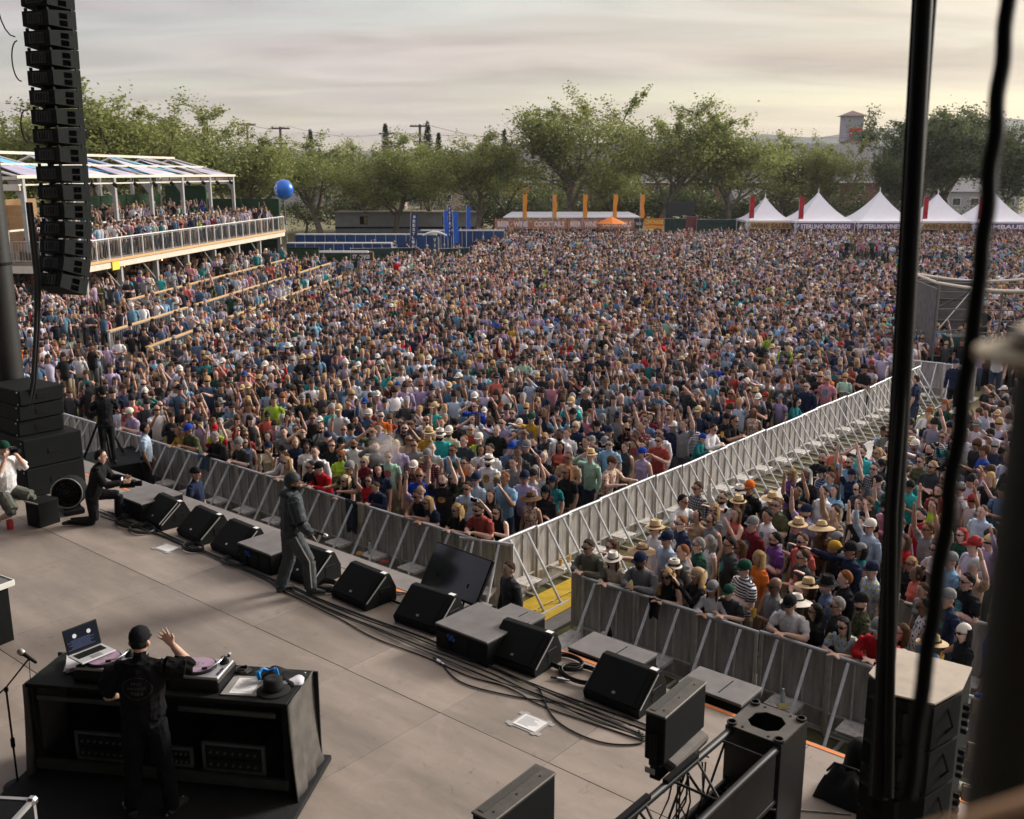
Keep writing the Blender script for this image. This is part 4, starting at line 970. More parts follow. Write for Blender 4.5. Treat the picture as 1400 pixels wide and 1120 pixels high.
# --- low risers (front fill boxes with grey tops)
M_gtop = mat('grey_riser_top', (0.15,0.14,0.14), 0.7, var=0.15, scale=4, bump=0.1, bscale=100)
def riser(u, v, w, d, h, lab):
    t = sthing('low_riser', lab, 'riser', u, v, SZ, group='grey topped risers between the monitors')
    mb = MB(); mb.box((0,0,(h-0.03)/2), (w,d,h-0.03), b=0.01); mb.build('body', M_blkrough, t)
    mb = MB(); mb.box((0,0,h-0.014), (w+0.01,d+0.01,0.028), b=0.006); mb.build('top', M_gtop, t)
    for k in range(3):
        mb = MB(); mb.box((-w/2+w*(k+.5)/3, -d/2-0.006, h*0.45), (w/3-0.06, 0.012, h*0.6), b=0.004); mb.build('front_panel', M_blk, t)
    mb = MB()
    for k in range(4): mb.box((-w*0.22+0.03*k, -d/2-0.02, h*0.72-0.035*(k % 2)), (0.022,0.03,0.03))
    mb.build('blue_connector', mat('blue_connector', (0.02,0.10,0.45), 0.4, var=0), t)
    return t
riser(-7.80, 8.72, 0.86, 0.80, 0.34, 'grey topped riser between the two right-hand monitor groups')
riser(-12.10, 8.76, 0.80, 0.70, 0.34, 'grey topped riser behind the standing performer')
riser(-15.72, 8.84, 0.86, 0.80, 0.34, 'grey topped riser left of the first monitor')
def ledgebox(u, v, w, d, h, lab):
    t = sthing('front_box', lab, 'stage box', u, v, 0, group='flat topped boxes along the stage front'); H = SZ+h
    mb = MB(); mb.box((0,0,(H-.04)/2), (w,d,H-.04), b=0.01); mb.build('body', M_blkrough, t)
    mb = MB(); mb.box((0,0,H-.018), (w+.01,d+.01,.036), b=0.005); mb.build('top', M_gtop, t)
    mb = MB(); mb.box((w*0.1, 0.0, H+0.002), (0.012, d*0.7, 0.004)); mb.build('groove', M_blk, t); return t
ledgebox(-6.45, 9.62, 0.95, 0.56, 0.04, 'flat grey topped box right of the seventh monitor')
ledgebox(-4.95, 9.60, 0.80, 0.50, 0.10, 'flat grey topped box behind the rightmost monitor')
ledgebox(-8.00, 9.62, 0.60, 0.50, 0.05, 'flat grey topped box right of the tilted screen')
# --- tilted screen
tv = sthing('prompt_screen', 'large black flat screen tilted back on the stage edge', 'screen', -9.02, 9.35, SZ, rz=R(-3))
Q = Matrix.Translation((0,0,0.12)) @ Matrix.Rotation(R(-32), 4, 'X')
mb = MB(); mb.M = Q; mb.box((0,0.02,0.34), (1.12,0.05,0.66), b=0.008); b_ = mb.build('bezel', M_blk, tv)
mb = MB(); mb.M = Q; mb.box((0,-0.008,0.345), (1.08,0.006,0.61)); mb.build('display', mat('black_glass', (0.004,0.004,0.005), 0.14, var=0), tv)
mb = MB(); mb.M = Q; mb.box((0,0.07,0.30), (0.6,0.06,0.36), b=0.01); mb.build('rear_housing', M_blkrough, tv)
mb = MB()
for s in (-1, 1): mb.tube([(s*0.3,0.0,0.02), (s*0.3,0.12,0.34), (s*0.3,0.42,0.02), (s*0.3,0.0,0.02)], 0.016, 6)
mb.build('stand', M_blk, tv)
# --- cables on the floor
def cable(pts, r, label, coil=None, m=None, z=SZ):
    P = [W(u, v, 0)+Vector((0,0,z+r+0.003+dz)) for u, v, dz in pts]
    # Catmull-Rom through the points
    Q = []
    for i in range(len(P)-1):
        a, b, c, d = P[max(i-1,0)], P[i], P[i+1], P[min(i+2,len(P)-1)]
        for k in range(6):
            t = k/6; Q.append(0.5*((2*b)+(c-a)*t+(2*a-5*b+4*c-d)*t*t+(-a+3*b-3*c+d)*t**3))
    Q.append(P[-1]); mb = MB(); mb.tube(Q, r, 6)
    o = mb.build('cable', m or M_rubber, smooth=60); tag(o, label, 'cable', 'cables along the stage edge'); return o
rc = random.Random(5)
M_cableg = mat('grey_green_cable', (0.035,0.05,0.045), 0.55, var=0.1)
names = ['thick black cable nearest the monitors', 'thin black cable weaving beside the monitors', 'black cable in the middle of the floor bundle', 'grey-green cable in the floor bundle', 'outermost black cable of the floor bundle', 'thin grey-green cable crossing the bundle', 'black cable looping past the coil']
for k in range(7):
    pts = []; u = -16.6+rc.uniform(0, .5)
    while u < -4.0-0.15*k:
        base = 8.36 if u < -13 else (8.32 if u < -9 else 8.36)
        sag = 0.02*k*math.sin((u+16)*0.55)
        pts.append((u, base-0.030*k+sag+rc.gauss(0, 0.03), 0.012*(k % 3))); u += rc.uniform(0.5, 0.9)
    cable(pts, (0.011, 0.007, 0.009, 0.008, 0.008, 0.006, 0.008)[k], names[k], m=M_cableg if k in (3, 5) else None)
def coil(u, v, r, n, label, rr=0.010, m=None):
    pts = []
    for i in range(n*10+1):
        a = 2*PI*i/10; q = r*(1+0.10*math.sin(i*0.63))
        pts.append((u+q*math.cos(a)*1.25+0.02*math.sin(i*.31), v+q*math.sin(a)*0.85, 0.012*(i/10)+0.004*math.sin(i)))
    return cable(pts, rr, label, m=m)
coil(-6.72, 8.98, 0.20, 5, 'left ring of the coiled cable by the rightmost monitor'); coil(-6.38, 8.86, 0.22, 5, 'right ring of the coiled cable by the rightmost monitor')
coil(-13.55, 8.28, 0.16, 5, 'small coil of cable before the second monitor'); coil(-12.55, 8.36, 0.18, 4, 'cable coil before the third monitor', m=M_cableg)
coil(-15.4, 8.28, 0.26, 5, 'wide cable coil near the kneeling cameraman'); coil(-14.95, 8.22, 0.20, 4, 'second cable coil near the first monitor', m=M_cableg)
coil(-10.72, 8.62, 0.17, 6, 'tight cable coil at the performer\'s foot', 0.012); coil(-9.55, 9.05, 0.20, 3, 'loose cable loop under the tilted screen', 0.009)
cable([(-8.0,8.12,0), (-7.4,7.86,0), (-6.75,7.98,0), (-6.2,8.22,0)], 0.009, 'thin cable bowing out onto the bare floor right of the performer')
cable([(-6.6,8.35,0), (-6.0,7.9,0), (-5.4,7.85,0), (-5.05,8.1,0), (-5.2,8.3,0)], 0.010, 'cable loop swinging out before the rightmost monitor')
def conn(u, v, rz, lab):
    t = sthing('cable_connector', lab, 'connector', u, v, SZ, rz)
    mb = MB(); mb.lathe([(0.012,0), (0.022,0.01), (0.022,0.09), (0.014,0.10), (0.012,0.16)], (0,0,0.03), 8, axis=(1,0,0)); mb.build('shell', M_chrome, t)
    mb = MB(); mb.lathe([(0.014,0), (0.014,0.07)], (-0.07,0,0.03), 8, axis=(1,0,0)); mb.build('boot', M_rubber, t)
conn(-7.95, 8.05, R(-10), 'silver cable connector on the floor near the riser'); conn(-6.55, 8.62, R(20), 'silver junction by the cable coil')
# --- papers
M_print = mat('grey_print', (0.42,0.42,0.45), 0.9, var=0)
M_cleartape = mat('clear_tape', (0.38,0.36,0.36), 0.4, var=0.05)
def sheet(u, v, rz, w, h, lab, taped, z=SZ, text=True):
    t = sthing('paper_sheet', lab, 'paper', u, v, z+0.004, rz)
    if taped:
        mb = MB()
        for s in (-1, 1): mb.box((0, s*h/2, 0.001), (w+0.16, 0.06, 0.002)); mb.box((s*w/2, 0, 0.0035), (0.06, h+0.10, 0.002))
        mb.build('tape', M_cleartape, t)
    mb = MB(); mb.box((0,0,0.007), (w,h,0.003)); mb.build('page', M_paper, t)
    if text:
        mb = MB(); rr = random.Random(int(u*100))
        for k in range(9): l = w*rr.uniform(.45,.78); mb.box((-w*0.4+l/2, h*0.36-k*h*0.085, 0.0095), (l, h*0.022, 0.001))
        mb.build('print', M_print, t)
    return t
sheet(-6.19, 8.03-0.35, R(2), 0.30, 0.24, 'set list sheet taped to the stage near the rightmost monitor', True)
sheet(-13.90, 8.15-0.1, R(6), 0.30, 0.22, 'plain white sheet taped to the stage before the left monitors', True, text=False)

# --- main speaker stack on the left
M_sub = mat('sub_cabinet', (0.0045,0.006,0.006), 0.75, var=0.25, scale=10, bump=0.3, bscale=160, spec=.14)
def stackbox(u, v, z, w, d, h, lab, rz=0.0):
    t = sthing('speaker_cabinet', lab, 'speaker', u, v, z, rz, 'speaker stack at the left')
    mb = MB(); mb.box((0,0,h/2), (w,d,h-0.012), b=0.018); mb.build('body', M_sub, t)
    mb = MB(); mb.box((0,d/2+0.006,h/2), (w-0.08,0.014,h-0.10), b=0.004); mb.build('grille', M_grille, t)
    for s in (-1, 1):
        mb = MB(); mb.box((s*(w/2+0.004),0,h/2), (0.012,0.22,0.10), b=0.004); mb.build('handle', M_blk, t)
    mb = MB()
    for x in (-1, 1):
        for zz in (0.12, 0.88): mb.lathe([(0.015,0), (0.015,0.012)], (x*(w/2-0.06), -d/2-0.004, h*zz), 6, axis=(0,-1,0))
    mb.build('bolts', M_badge, t); return t
ST = -18.72
stackbox(ST, 8.35, SZ, 1.30, 1.10, 0.55, 'bottom bass cabinet of the left stack'); stackbox(ST, 8.35, SZ+0.55, 1.30, 1.10, 0.55, 'second bass cabinet of the left stack')
for k in range(3): stackbox(ST-0.22+0.03*k, 8.30, SZ+1.10+0.29*k, 1.18, 0.85, 0.29, ('lowest', 'middle', 'topmost')[k]+' narrow speaker box on the left stack', R(2*k))
# fan, small box, tins by the stack
fan = sthing('stage_fan', 'round black stage fan beside the left speaker stack', 'fan', -16.78, 7.95, SZ, R(-12))
Qf = (0.3, -0.25, 0.42)
mb = MB(); mb.lathe([(0.20,-0.16), (0.27,-0.14), (0.28,0.14), (0.25,0.17), (0.24,0.14), (0.24,-0.12)], (0,0,0.38), 20, axis=(0.85,-0.5,0.1)); mb.build('drum', M_blkrough, fan, smooth=40)
mb = MB()
ax = Vector((0.85,-0.5,0.1)).normalized(); sx = ax.orthogonal().normalized(); sy = ax.cross(sx)
for r_ in (0.06, 0.12, 0.18, 0.235): mb.tube([Vector((0,0,0.38))+ax*0.165+(sx*math.cos(2*PI*k/18)+sy*math.sin(2*PI*k/18))*r_ for k in range(18)], 0.004, 4, closed=True)
for k in range(10): mb.tube([Vector((0,0,0.38))+ax*0.168, Vector((0,0,0.38))+ax*0.165+(sx*math.cos(2*PI*k/10)+sy*math.sin(2*PI*k/10))*.235], 0.003, 4)
mb.build('guard', mat('dark_wire', (.03,.03,.03), .5, .3, var=0), fan)
mb = MB(); mb.tube([Vector((0,0,0.38))+ax*0.165+(sx*math.cos(2*PI*k/24)+sy*math.sin(2*PI*k/24))*.262 for k in range(24)], 0.010, 6, closed=True); mb.build('rim', M_galv, fan)
mb = MB()
for k in range(5):
    a = 2*PI*k/5; p = Vector((0,0,0.38)); q = sx*math.cos(a)+sy*math.sin(a); w2 = sx*math.cos(a+.5)+sy*math.sin(a+.5)
    mb.prism([p+q*0.04, p+q*0.20, p+w2*0.20+ax*0.05, p+w2*0.04+ax*0.02], ax*0.012)
mb.build('blade', M_blk, fan)
mb = MB(); mb.box((0,0,0.05), (0.45,0.35,0.10), b=0.02); mb.box((0.0,0.0,0.12), (0.08,0.30,0.12)); mb.build('base', M_blk, fan)
bx = sthing('amp_box', 'small black box with pale front edge below the speaker stack', 'box', -16.55, 7.35, SZ, R(10))
mb = MB(); mb.box((0,0,0.22), (0.34,0.40,0.44), b=0.015); mb.build('body', M_blkrough, bx)
mb = MB(); mb.box((0,-0.20,0.43), (0.34,0.02,0.02)); mb.build('edge_trim', M_galv, bx)
tin = sthing('red_tin', 'small red tin on the floor under the crouching photographer', 'tin', -16.72, 6.86, SZ)
mb = MB(); mb.lathe([(0.055,0), (0.055,0.15), (0.045,0.16)], (0,0,0), 12); mb.build('can', mat('red_can', (0.40,0.02,0.02), 0.4, var=0), tin)

# --- hanging line array at the left
def cab_mesh(M):
    "one line-array cabinet: trapezoid plan, front to +y"
    parts = {}
    w, wr, d, h = 0.84, 0.60, 0.50, 0.312
    v = [(-w/2,d/2,-h/2), (w/2,d/2,-h/2), (wr/2,-d/2,-h/2+0.035), (-wr/2,-d/2,-h/2+0.035), (-w/2,d/2,h/2), (w/2,d/2,h/2), (wr/2,-d/2,h/2-0.035), (-wr/2,-d/2,h/2-0.035)]
    mb = MB(); mb.M = M; mb.add(v, [(3,2,1,0), (4,5,6,7), (0,1,5,4), (1,2,6,5), (2,3,7,6), (3,0,4,7)]); parts['shell'] = (mb, mat('array_shell', (0.011,0.014,0.014), 0.7, var=0.2, scale=9, spec=.15))
    mb = MB(); mb.M = M; mb.box((0, d/2+0.008, 0), (w-0.06, 0.02, h-0.04), b=0.005); parts['grille'] = (mb, M_grille)
    mb = MB(); mb.M = M; mb.box((0, -d/2-0.010, 0), (0.34, 0.03, h*0.55), b=0.006)
    for k in range(5): mb.box((-0.12+0.06*k, -d/2-0.03, 0.0), (0.022, 0.03, h*0.42))
    parts['amp_panel'] = (mb, mat('amp_panel', (0.03,0.032,0.032), 0.45, 0.3, var=0.2))
    for q, zz in enumerate((-0.070, 0.050)):
        mb = MB(); mb.M = M; a = math.atan2((w-wr)/2, d); mb.box(((w+wr)/4+0.002, 0.02, zz), (0.016, 0.14, 0.09), rz=-a)
        parts['side_handle%d' % q] = (mb, mat('handle_black', (0.002,0.002,0.002), 0.9, var=0, spec=0))
    mb = MB(); mb.M = M
    for s in (-1, 1): mb.box((s*(w/2-0.03), d/2-0.05, h/2), (0.03, 0.07, 0.10)); mb.box((s*(wr/2-0.05), -d/2+0.04, h/2-0.03), (0.03, 0.05, 0.10))
    mb.box((0, -d/2+0.03, h/2-0.02), (0.05, 0.04, 0.12))
    parts['rigging_link'] = (mb, M_blk)
    return parts
LA = thing('line_array', 'tall curved hanging column of black speaker cabinets at the left', 'speaker array', at(88, 300, 5.9)*0+Vector((-8.10, 18.65, 0)), SA+R(17))
ang = R(-17); zc, yc = 5.32, 0.0
angs = []
for k in range(17):
    a = R(-20) if k == 0 else R(-15) if k == 1 else R(-10) if k == 2 else R(-6) if k == 3 else R(-3.5) if k == 4 else R(-1.0)-R(0.15)*k*0
    a = max(a, R(-20)); angs.append(a)
p = Vector((0, -0.30, 5.36))
for k, a in enumerate(angs):
    M = Matrix.Translation(p) @ Matrix.Rotation(a, 4, 'X')
    pr = cab_mesh(M); shell = None
    for nm in ('shell', 'grille', 'amp_panel', 'side_handle0', 'side_handle1', 'rigging_link'):
        mb, m = pr[nm]
        if nm == 'shell': shell = mb.build('cabinet', m, LA)
        else: mb.build(nm.rstrip('01'), m, shell)
    nx = angs[k+1] if k+1 < len(angs) else a
    am = (a+nx)/2
    p = p + Vector((0, -math.sin(am)*0.326, math.cos(am)*0.326))
for (dx, dz, r_) in ((-0.40, 10.3, 0.5), (-0.36, 9.2, 0.24), (-0.34, 8.1, 0.2)):
    mb = MB(); mb.tube([(dx+r_*-math.sin(PI*k/10)*0.7, -0.35, dz+r_*1.4*math.cos(PI*k/10)) for k in range(11)], 0.012, 5); mb.build('loop_cable', M_rubber, LA)
cb = thing('hanging_cable', 'black cable hanging from the speaker column to the stage', 'cable', (0,0,0), 0)
pts = [Vector((-8.55,18.2,6.8)), Vector((-8.52,18.15,5.4)), Vector((-8.6,18.1,4.6)), Vector((-8.72,18.0,3.6)), Vector((-9.0,18.0,2.6)), Vector((-9.05,18.0,2.0))]
mb = MB(); mb.tube(pts, [0.045,0.045,0.04,0.04,0.04,0.03], 8); mb.build('jacket', M_rubber, cb, smooth=60)
mb = MB(); mb.tube([q+Vector((0.05,0.02,0)) for q in pts], 0.02, 6); mb.build('second_strand', M_rubber, cb)

# --- DJ riser, desk and what stands on it
DQ = R(-8.6)
M_carpet = mat('dark_carpet', (0.008,0.009,0.010), 0.98, var=0.35, scale=7, bump=0.5, bscale=90)
dr = thing('dj_riser', 'low black carpeted riser under the DJ desk', 'riser', (-3.42, 8.35, SZ), DQ)
mb = MB(); mb.box((0,0,0.03), (2.9,2.1,0.06), b=0.01); mb.build('carpet_top', M_carpet, dr)
DZT = 2.55
desk = thing('dj_desk', 'long black DJ desk open at the back with cloth ends', 'desk', (-3.32, 8.92, SZ+0.06), DQ)
M_deskblk = mat('desk_black', (0.010,0.012,0.012), 0.8, var=0.3, scale=6, spec=.2)
TH = DZT-SZ-0.06
mb = MB(); mb.box((0,0,TH-0.02), (2.62,0.64,0.04), b=0.006); mb.build('top', M_deskblk, desk)
def drape(x, side):
    vs = []; fs = []; n = 9; mz = 8
    for j in range(mz+1):
        z = TH-0.005-(TH-0.0)*j/mz
        for i in range(n+1):
            y = -0.34+0.70*i/n; o = 0.012*math.sin(i*2.1+j*0.3)*(0.3+j/mz)+0.05*(j/mz)**2
            vs.append((x+side*o, y*(1+0.04*j/mz), z))
    for j in range(mz):
        for i in range(n): a = j*(n+1)+i; fs.append((a, a+1, a+n+2, a+n+1))
    mb = MB(); mb.add(vs, fs); o = mb.build('end_drape', M_blkfab2, desk, fix=False); o.data.shade_smooth(); md = o.modifiers.new('t', 'SOLIDIFY'); md.thickness = 0.012
M_blkfab2 = mat('grey_black_cloth', (0.085,0.076,0.068), 0.95, var=0.25, scale=5, bump=0.2, bscale=100)
drape(1.32, 1); drape(-1.32, -1)
mb = MB(); mb.box((0,0.345,TH/2), (2.76,0.02,TH-0.02)); mb.build('front_drape', M_blkfab, desk)
mb = MB(); mb.box((0,0.02,0.16), (2.52,0.60,0.03)); mb.build('lower_shelf', M_deskblk, desk)
mb = MB(); mb.box((0,-0.30,0.14), (2.56,0.05,0.10), b=0.006); mb.build('lower_rail', mat('case_edge', (0.06,0.065,0.06), 0.5, 0.5, var=0.15), desk)
for x0_, w_ in ((-0.72, 0.95), (0.72, 0.95)):
    mb = MB(); mb.box((x0_,-0.315,TH-0.13), (w_,0.03,0.05), b=0.005); mb.build('upper_rail', mat('case_edge', (0.1,0.1,0.1)), desk)
for x in (-1.27, 1.27, 0.0):
    mb = MB(); mb.box((x,-0.26,TH/2), (0.05,0.05,TH-0.06)); mb.build('leg', M_deskblk, desk)
def rack(x, w, h, d, lab, name='rack_case'):
    t = thing(name, lab, 'rack case', (0,0,0), 0, 'equipment cases under the DJ desk')
    t.location = desk.location + Matrix.Rotation(DQ, 3, 'Z') @ Vector((x, -0.02, 0.178)); t.rotation_euler.z = DQ
    mb = MB(); mb.box((0,0,h/2), (w,d,h), b=0.012); mb.build('body', M_blkrough, t)
    mb = MB()
    for s in (-1, 1): mb.box((s*(w/2-0.012), -d/2, h/2), (0.03,0.03,h)); mb.box((0,-d/2,h/2+s*(h/2-0.012)), (w,0.03,0.03))
    mb.build('edge_trim', mat('dull_trim', (.10,.105,.10), .55, .4, var=.2), t)
    for k in range(2):
        mb = MB(); mb.box((0,-d/2-0.008,h*(0.28+0.42*k)), (w-0.09,0.02,h*0.30), b=0.004); f = mb.build('front_unit', M_deskblk, t)
        mb = MB()
        for q in range(7): mb.lathe([(0.012,0), (0.010,0.02)], (-w*0.36+q*w*0.12, -d/2-0.018, h*(0.28+0.42*k)), 8, axis=(0,-1,0))
        mb.build('knob', mat('dull_trim', (.1,.1,.1)), f)
rack(-0.62, 0.55, 0.30, 0.42, 'left equipment case with silver trim under the desk'); rack(0.72, 0.62, 0.30, 0.42, 'right equipment case under the desk'); rack(0.08, 0.42, 0.20, 0.36, 'small low case in the middle under the desk')
def on_desk(name, lab, cat, x, y, z=0.0, rz=0.0, group=None):
    o = desk.location + Matrix.Rotation(DQ, 3, 'Z') @ Vector((x, y, TH+z+0.001)); return thing(name, lab, cat, o, DQ+rz, group)
M_plas = mat('dark_plastic', (0.009,0.009,0.010), 0.5, var=0.1, spec=.2); M_silv = mat('silver_deck', (0.42,0.41,0.43), 0.38, 0.55, var=0.05)
M_vinyl = mat('lilac_vinyl', (0.36,0.23,0.34), 0.28, var=0.06, scale=3)
def turntable(x, lab, vin):
    t = on_desk('turntable', lab, 'turntable', x, -0.01, 0.0, 0.0, 'turntables on the DJ desk')
    mb = MB(); mb.box((0,0,0.055), (0.50,0.42,0.11), b=0.012); mb.build('case', M_plas, t)
    mb = MB(); mb.box((0,0,0.125), (0.47,0.37,0.03), b=0.006); pl = mb.build('plinth', M_silv, t)
    mb = MB(); mb.lathe([(0.168,0.0), (0.168,0.022), (0.16,0.026)], (-0.035,-0.005,0.140), 36); p_ = mb.build('platter', M_plas, t, smooth=40)
    mb = MB(); mb.lathe([(0.152,0.0), (0.152,0.003), (0.008,0.004)], (-0.035,-0.005,0.1665), 36); r_ = mb.build('record', vin, t, smooth=30)
    mb = MB(); mb.lathe([(0.050,0.0), (0.050,0.001), (0.004,0.0012)], (-0.035,-0.005,0.1708), 24); mb.build('label_disc', mat('record_label', (0.30,0.26,0.28), 0.6, var=0.3, scale=30), r_)
    mb = MB(); mb.lathe([(0.004,0), (0.004,0.02)], (-0.035,-0.005,0.17), 8); mb.build('spindle', M_chrome, r_)
    mb = MB(); mb.lathe([(0.045,0), (0.045,0.02), (0.03,0.025), (0.03,0.06), (0.015,0.07)], (0.17,0.115,0.14), 16); mb.build('arm_base', M_plas, t)
    mb = MB(); mb.tube([(0.18,0.16,0.20), (0.17,0.10,0.205), (0.165,0.02,0.20), (0.14,-0.05,0.195), (0.08,-0.085,0.185)], 0.007, 6); ar = mb.build('tonearm', M_chrome, t, smooth=60)
    mb = MB(); mb.box((0.065,-0.092,0.183), (0.05,0.022,0.018), rz=0.5); mb.build('cartridge', M_plas, ar)
    mb = MB(); mb.lathe([(0.02,0), (0.02,0.035)], (0.185,0.18,0.185), 10, axis=(0,1,0)); mb.build('counterweight', M_chrome, ar)
    mb = MB(); mb.box((0.205,-0.06,0.143), (0.018,0.13,0.008)); mb.build('pitch_slot', M_plas, t)
    mb = MB(); mb.box((-0.20,-0.155,0.146), (0.05,0.035,0.012)); mb.lathe([(0.016,0), (0.016,0.02)], (-0.15,-0.16,0.14), 10); mb.build('switch', M_plas, t)
    return t
turntable(0.36, 'right turntable with lilac record under the raised arm', M_vinyl)
turntable(-0.62, 'left turntable under the silver laptop', M_vinyl)
mx_ = on_desk('dj_mixer', 'black and silver DJ mixer between the turntables', 'mixer', -0.05, 0.0)
mb = MB(); mb.box((0,0,0.05), (0.27,0.38,0.10), b=0.008); mb.build('body', M_plas, mx_)
mb = MB(); mb.box((0,0,0.102), (0.255,0.36,0.006)); fp = mb.build('face_plate', M_silv, mx_)
for k in range(3):
    mb = MB()
    for q in range(4): mb.lathe([(0.012,0), (0.010,0.022)], (-0.08+k*0.08, 0.13-q*0.05, 0.105), 8)
    mb.build('knobs', M_plas, mx_)
for k in range(3):
    mb = MB(); mb.box((-0.08+k*0.08, -0.11, 0.113), (0.026,0.016,0.016)); mb.build('fader', M_plas, mx_)
lp = on_desk('laptop', 'open silver laptop with dark screen on the left of the desk', 'laptop', -0.78, 0.0, 0.18, R(62))
mb = MB(); mb.box((0,0,0.009), (0.36,0.25,0.016), b=0.005); bs = mb.build('base', mat('silver_laptop', (0.62,0.62,0.64), 0.35, 0.3, var=0), lp)
mb = MB(); mb.box((0,0.035,0.0185), (0.29,0.11,0.003)); kb = mb.build('keyboard', M_plas, lp)
mb = MB()
for r_ in range(5):
    for c_ in range(12): mb.box((-0.132+c_*0.024, 0.078-r_*0.021, 0.0212), (0.019,0.016,0.0025))
mb.build('keys', M_deskblk, kb)
mb = MB(); mb.box((0,-0.075,0.0182), (0.11,0.07,0.001)); mb.build('trackpad', M_silv, lp)
Q = Matrix.Translation((0,0.125,0.017)) @ Matrix.Rotation(R(-14), 4, 'X')
mb = MB(); mb.M = Q; mb.box((0,0.004,0.125), (0.36,0.008,0.25), b=0.003); ld = mb.build('lid', M_plas, lp)
mb = MB(); mb.M = Q; mb.box((0,-0.0018,0.125), (0.335,0.003,0.222)); ds = mb.build('display', mat('laptop_screen', (0.003,0.004,0.008), 0.6, var=0, spec=.08, emit=(0.006,0.010,0.022), emis=0.12), lp)
mb = MB(); mb.M = Q
for x in (-0.075, 0.075): mb.lathe([(0.021,0), (0.021,0.001)], (x,-0.004,0.165), 16, axis=(0,-1,0))
mb.build('deck_icon', mat('screen_white', (0.5,0.5,0.52), 0.5, var=0, emit=(0.5,0.5,0.52), emis=0.08), ds)
mb = MB(); mb.M = Q; rr = random.Random(8)
for k in range(7): mb.box((-0.02,-0.0042,0.125-k*0.014), (rr.uniform(.18,.28),0.001,0.004))
mb.build('list_lines', mat('screen_blue', (0.05,0.07,0.15), 0.5, var=0, emit=(0.02,0.04,0.12), emis=0.12), ds)
st_ = on_desk('record_sleeve', 'white record sleeves leaning behind the laptop', 'record sleeve', -0.98, 0.12, 0.0, R(18))
for k in range(3):
    mb = MB(); mb.box((0.01*k,0.0,0.02+0.02*k), (0.32,0.32,0.006), rot=(0,R(-12+4*k),0.1*k)); mb.build('sleeve', M_paper, st_)
sl2 = on_desk('record_case', 'silver deck edge lying right of the laptop', 'record case', -0.36, 0.04, 0.0, R(4))
mb = MB(); mb.box((0,0,0.06), (0.10,0.40,0.12), b=0.006); mb.build('body', M_plas, sl2)
mb = MB(); mb.box((0,0,0.123), (0.095,0.39,0.006)); mb.build('lid_edge', M_silv, sl2)
sheet_t = on_desk('paper_sheet', 'printed sheet on a grey board right of the turntable', 'paper', 0.80, -0.06, 0.0, R(3))
mb = MB(); mb.box((0,0,0.006), (0.34,0.36,0.010)); mb.build('board', mat('grey_board2', (0.28,0.27,0.26), 0.8, var=0.05), sheet_t)
mb = MB(); mb.box((0.01,-0.01,0.0125), (0.22,0.29,0.002)); mb.build('page', M_paper, sheet_t)
mb = MB()
for k in range(10): mb.box((0.0,0.11-k*0.025,0.014), (0.16-0.04*(k % 3),0.005,0.001))
mb.build('print', M_print, sheet_t)
hat = on_desk('hat', 'black felt hat resting on the right end of the desk', 'hat', 1.10, -0.10, 0.0, 0.3)
mb = MB(); mb.lathe([(0.155,0.004), (0.16,0.010), (0.150,0.016), (0.100,0.022), (0.096,0.06), (0.088,0.125), (0.070,0.14), (0.03,0.132), (0.0,0.128)], (0,0,0), 28); mb.build('felt', M_blkfab, hat, smooth=60)
mb = MB(); mb.lathe([(0.101,0.024), (0.102,0.026), (0.099,0.050), (0.097,0.050)], (0,0,0), 28); mb.build('band', M_blk, hat)
jk = on_desk('folded_jacket', 'dark folded jacket lying behind the hat', 'jacket', 1.08, 0.16, 0.0, -0.2)
def rag(w, d, h, seed, n=12):
    vs = []; fs = []
    for j in range(n+1):
        for i in range(n+1):
            x, y = (i/n-.5)*w, (j/n-.5)*d; e = max(abs(i/n-.5), abs(j/n-.5))*2
            z = h*max(0, 1-e**4)*(0.6+0.5*noise.noise(Vector((x*9+seed, y*9, seed))))+0.004
            vs.append((x*(1+0.1*noise.noise(Vector((y*8, seed, 1)))), y*(1+0.1*noise.noise(Vector((x*8, seed, 4)))), max(0.003, z)))
    for j in range(n):
        for i in range(n): a = j*(n+1)+i; fs.append((a, a+1, a+n+2, a+n+1))
    fs.append(tuple(reversed([i for i in range(n+1)]+[(n+1)*(j+1)-1 for j in range(1, n+1)]+[n*(n+1)+i for i in range(n-1, -1, -1)]+[j*(n+1) for j in range(n-1, 0, -1)])))
    mb = MB(); mb.add(vs, fs); return mb
o = rag(0.42, 0.26, 0.10, 3.0).build('cloth', M_blkfab, jk, smooth=70)
bc = on_desk('blue_headphones', 'bright blue plastic headphones on the jacket', 'headphones', 0.98, 0.06, 0.03, 0.5)
M_bl2 = mat('bright_blue_plastic', (0.01,0.20,0.55), 0.35, var=0.05)
mb = MB(); mb.tube([(0.085*math.cos(PI*k/12), 0.10*math.sin(PI*k/12), 0.05+0.02*math.sin(k)) for k in range(13)], 0.016, 8); mb.build('headband', M_bl2, bc, smooth=60)
for s in (-1, 1):
    mb = MB(); mb.lathe([(0.02,-0.02), (0.045,-0.015), (0.048,0.015), (0.03,0.022)], (s*0.085,0,0.05), 14, axis=(1,0,0.2)); mb.build('ear_cup', M_bl2, bc, smooth=40)
bag_ = on_desk('plastic_bag', 'crumpled clear plastic bag on the right end of the desk', 'bag', 1.20, 0.14, 0.0, 0.2)
rag(0.22, 0.26, 0.05, 9.0).build('film', mat('crumpled_film', (0.55,0.53,0.60), 0.25, var=0.2, scale=14), bag_, smooth=50)
ca = on_desk('desk_cables', 'tangle of black cables behind the printed sheet', 'cable', 0.66, 0.20)
mb = MB(); mb.tube([(0.10*math.cos(k*0.7)*(1-k/60), 0.07*math.sin(k*0.7), 0.012+0.001*k) for k in range(30)], 0.007, 5); mb.build('jacket', M_rubber, ca)
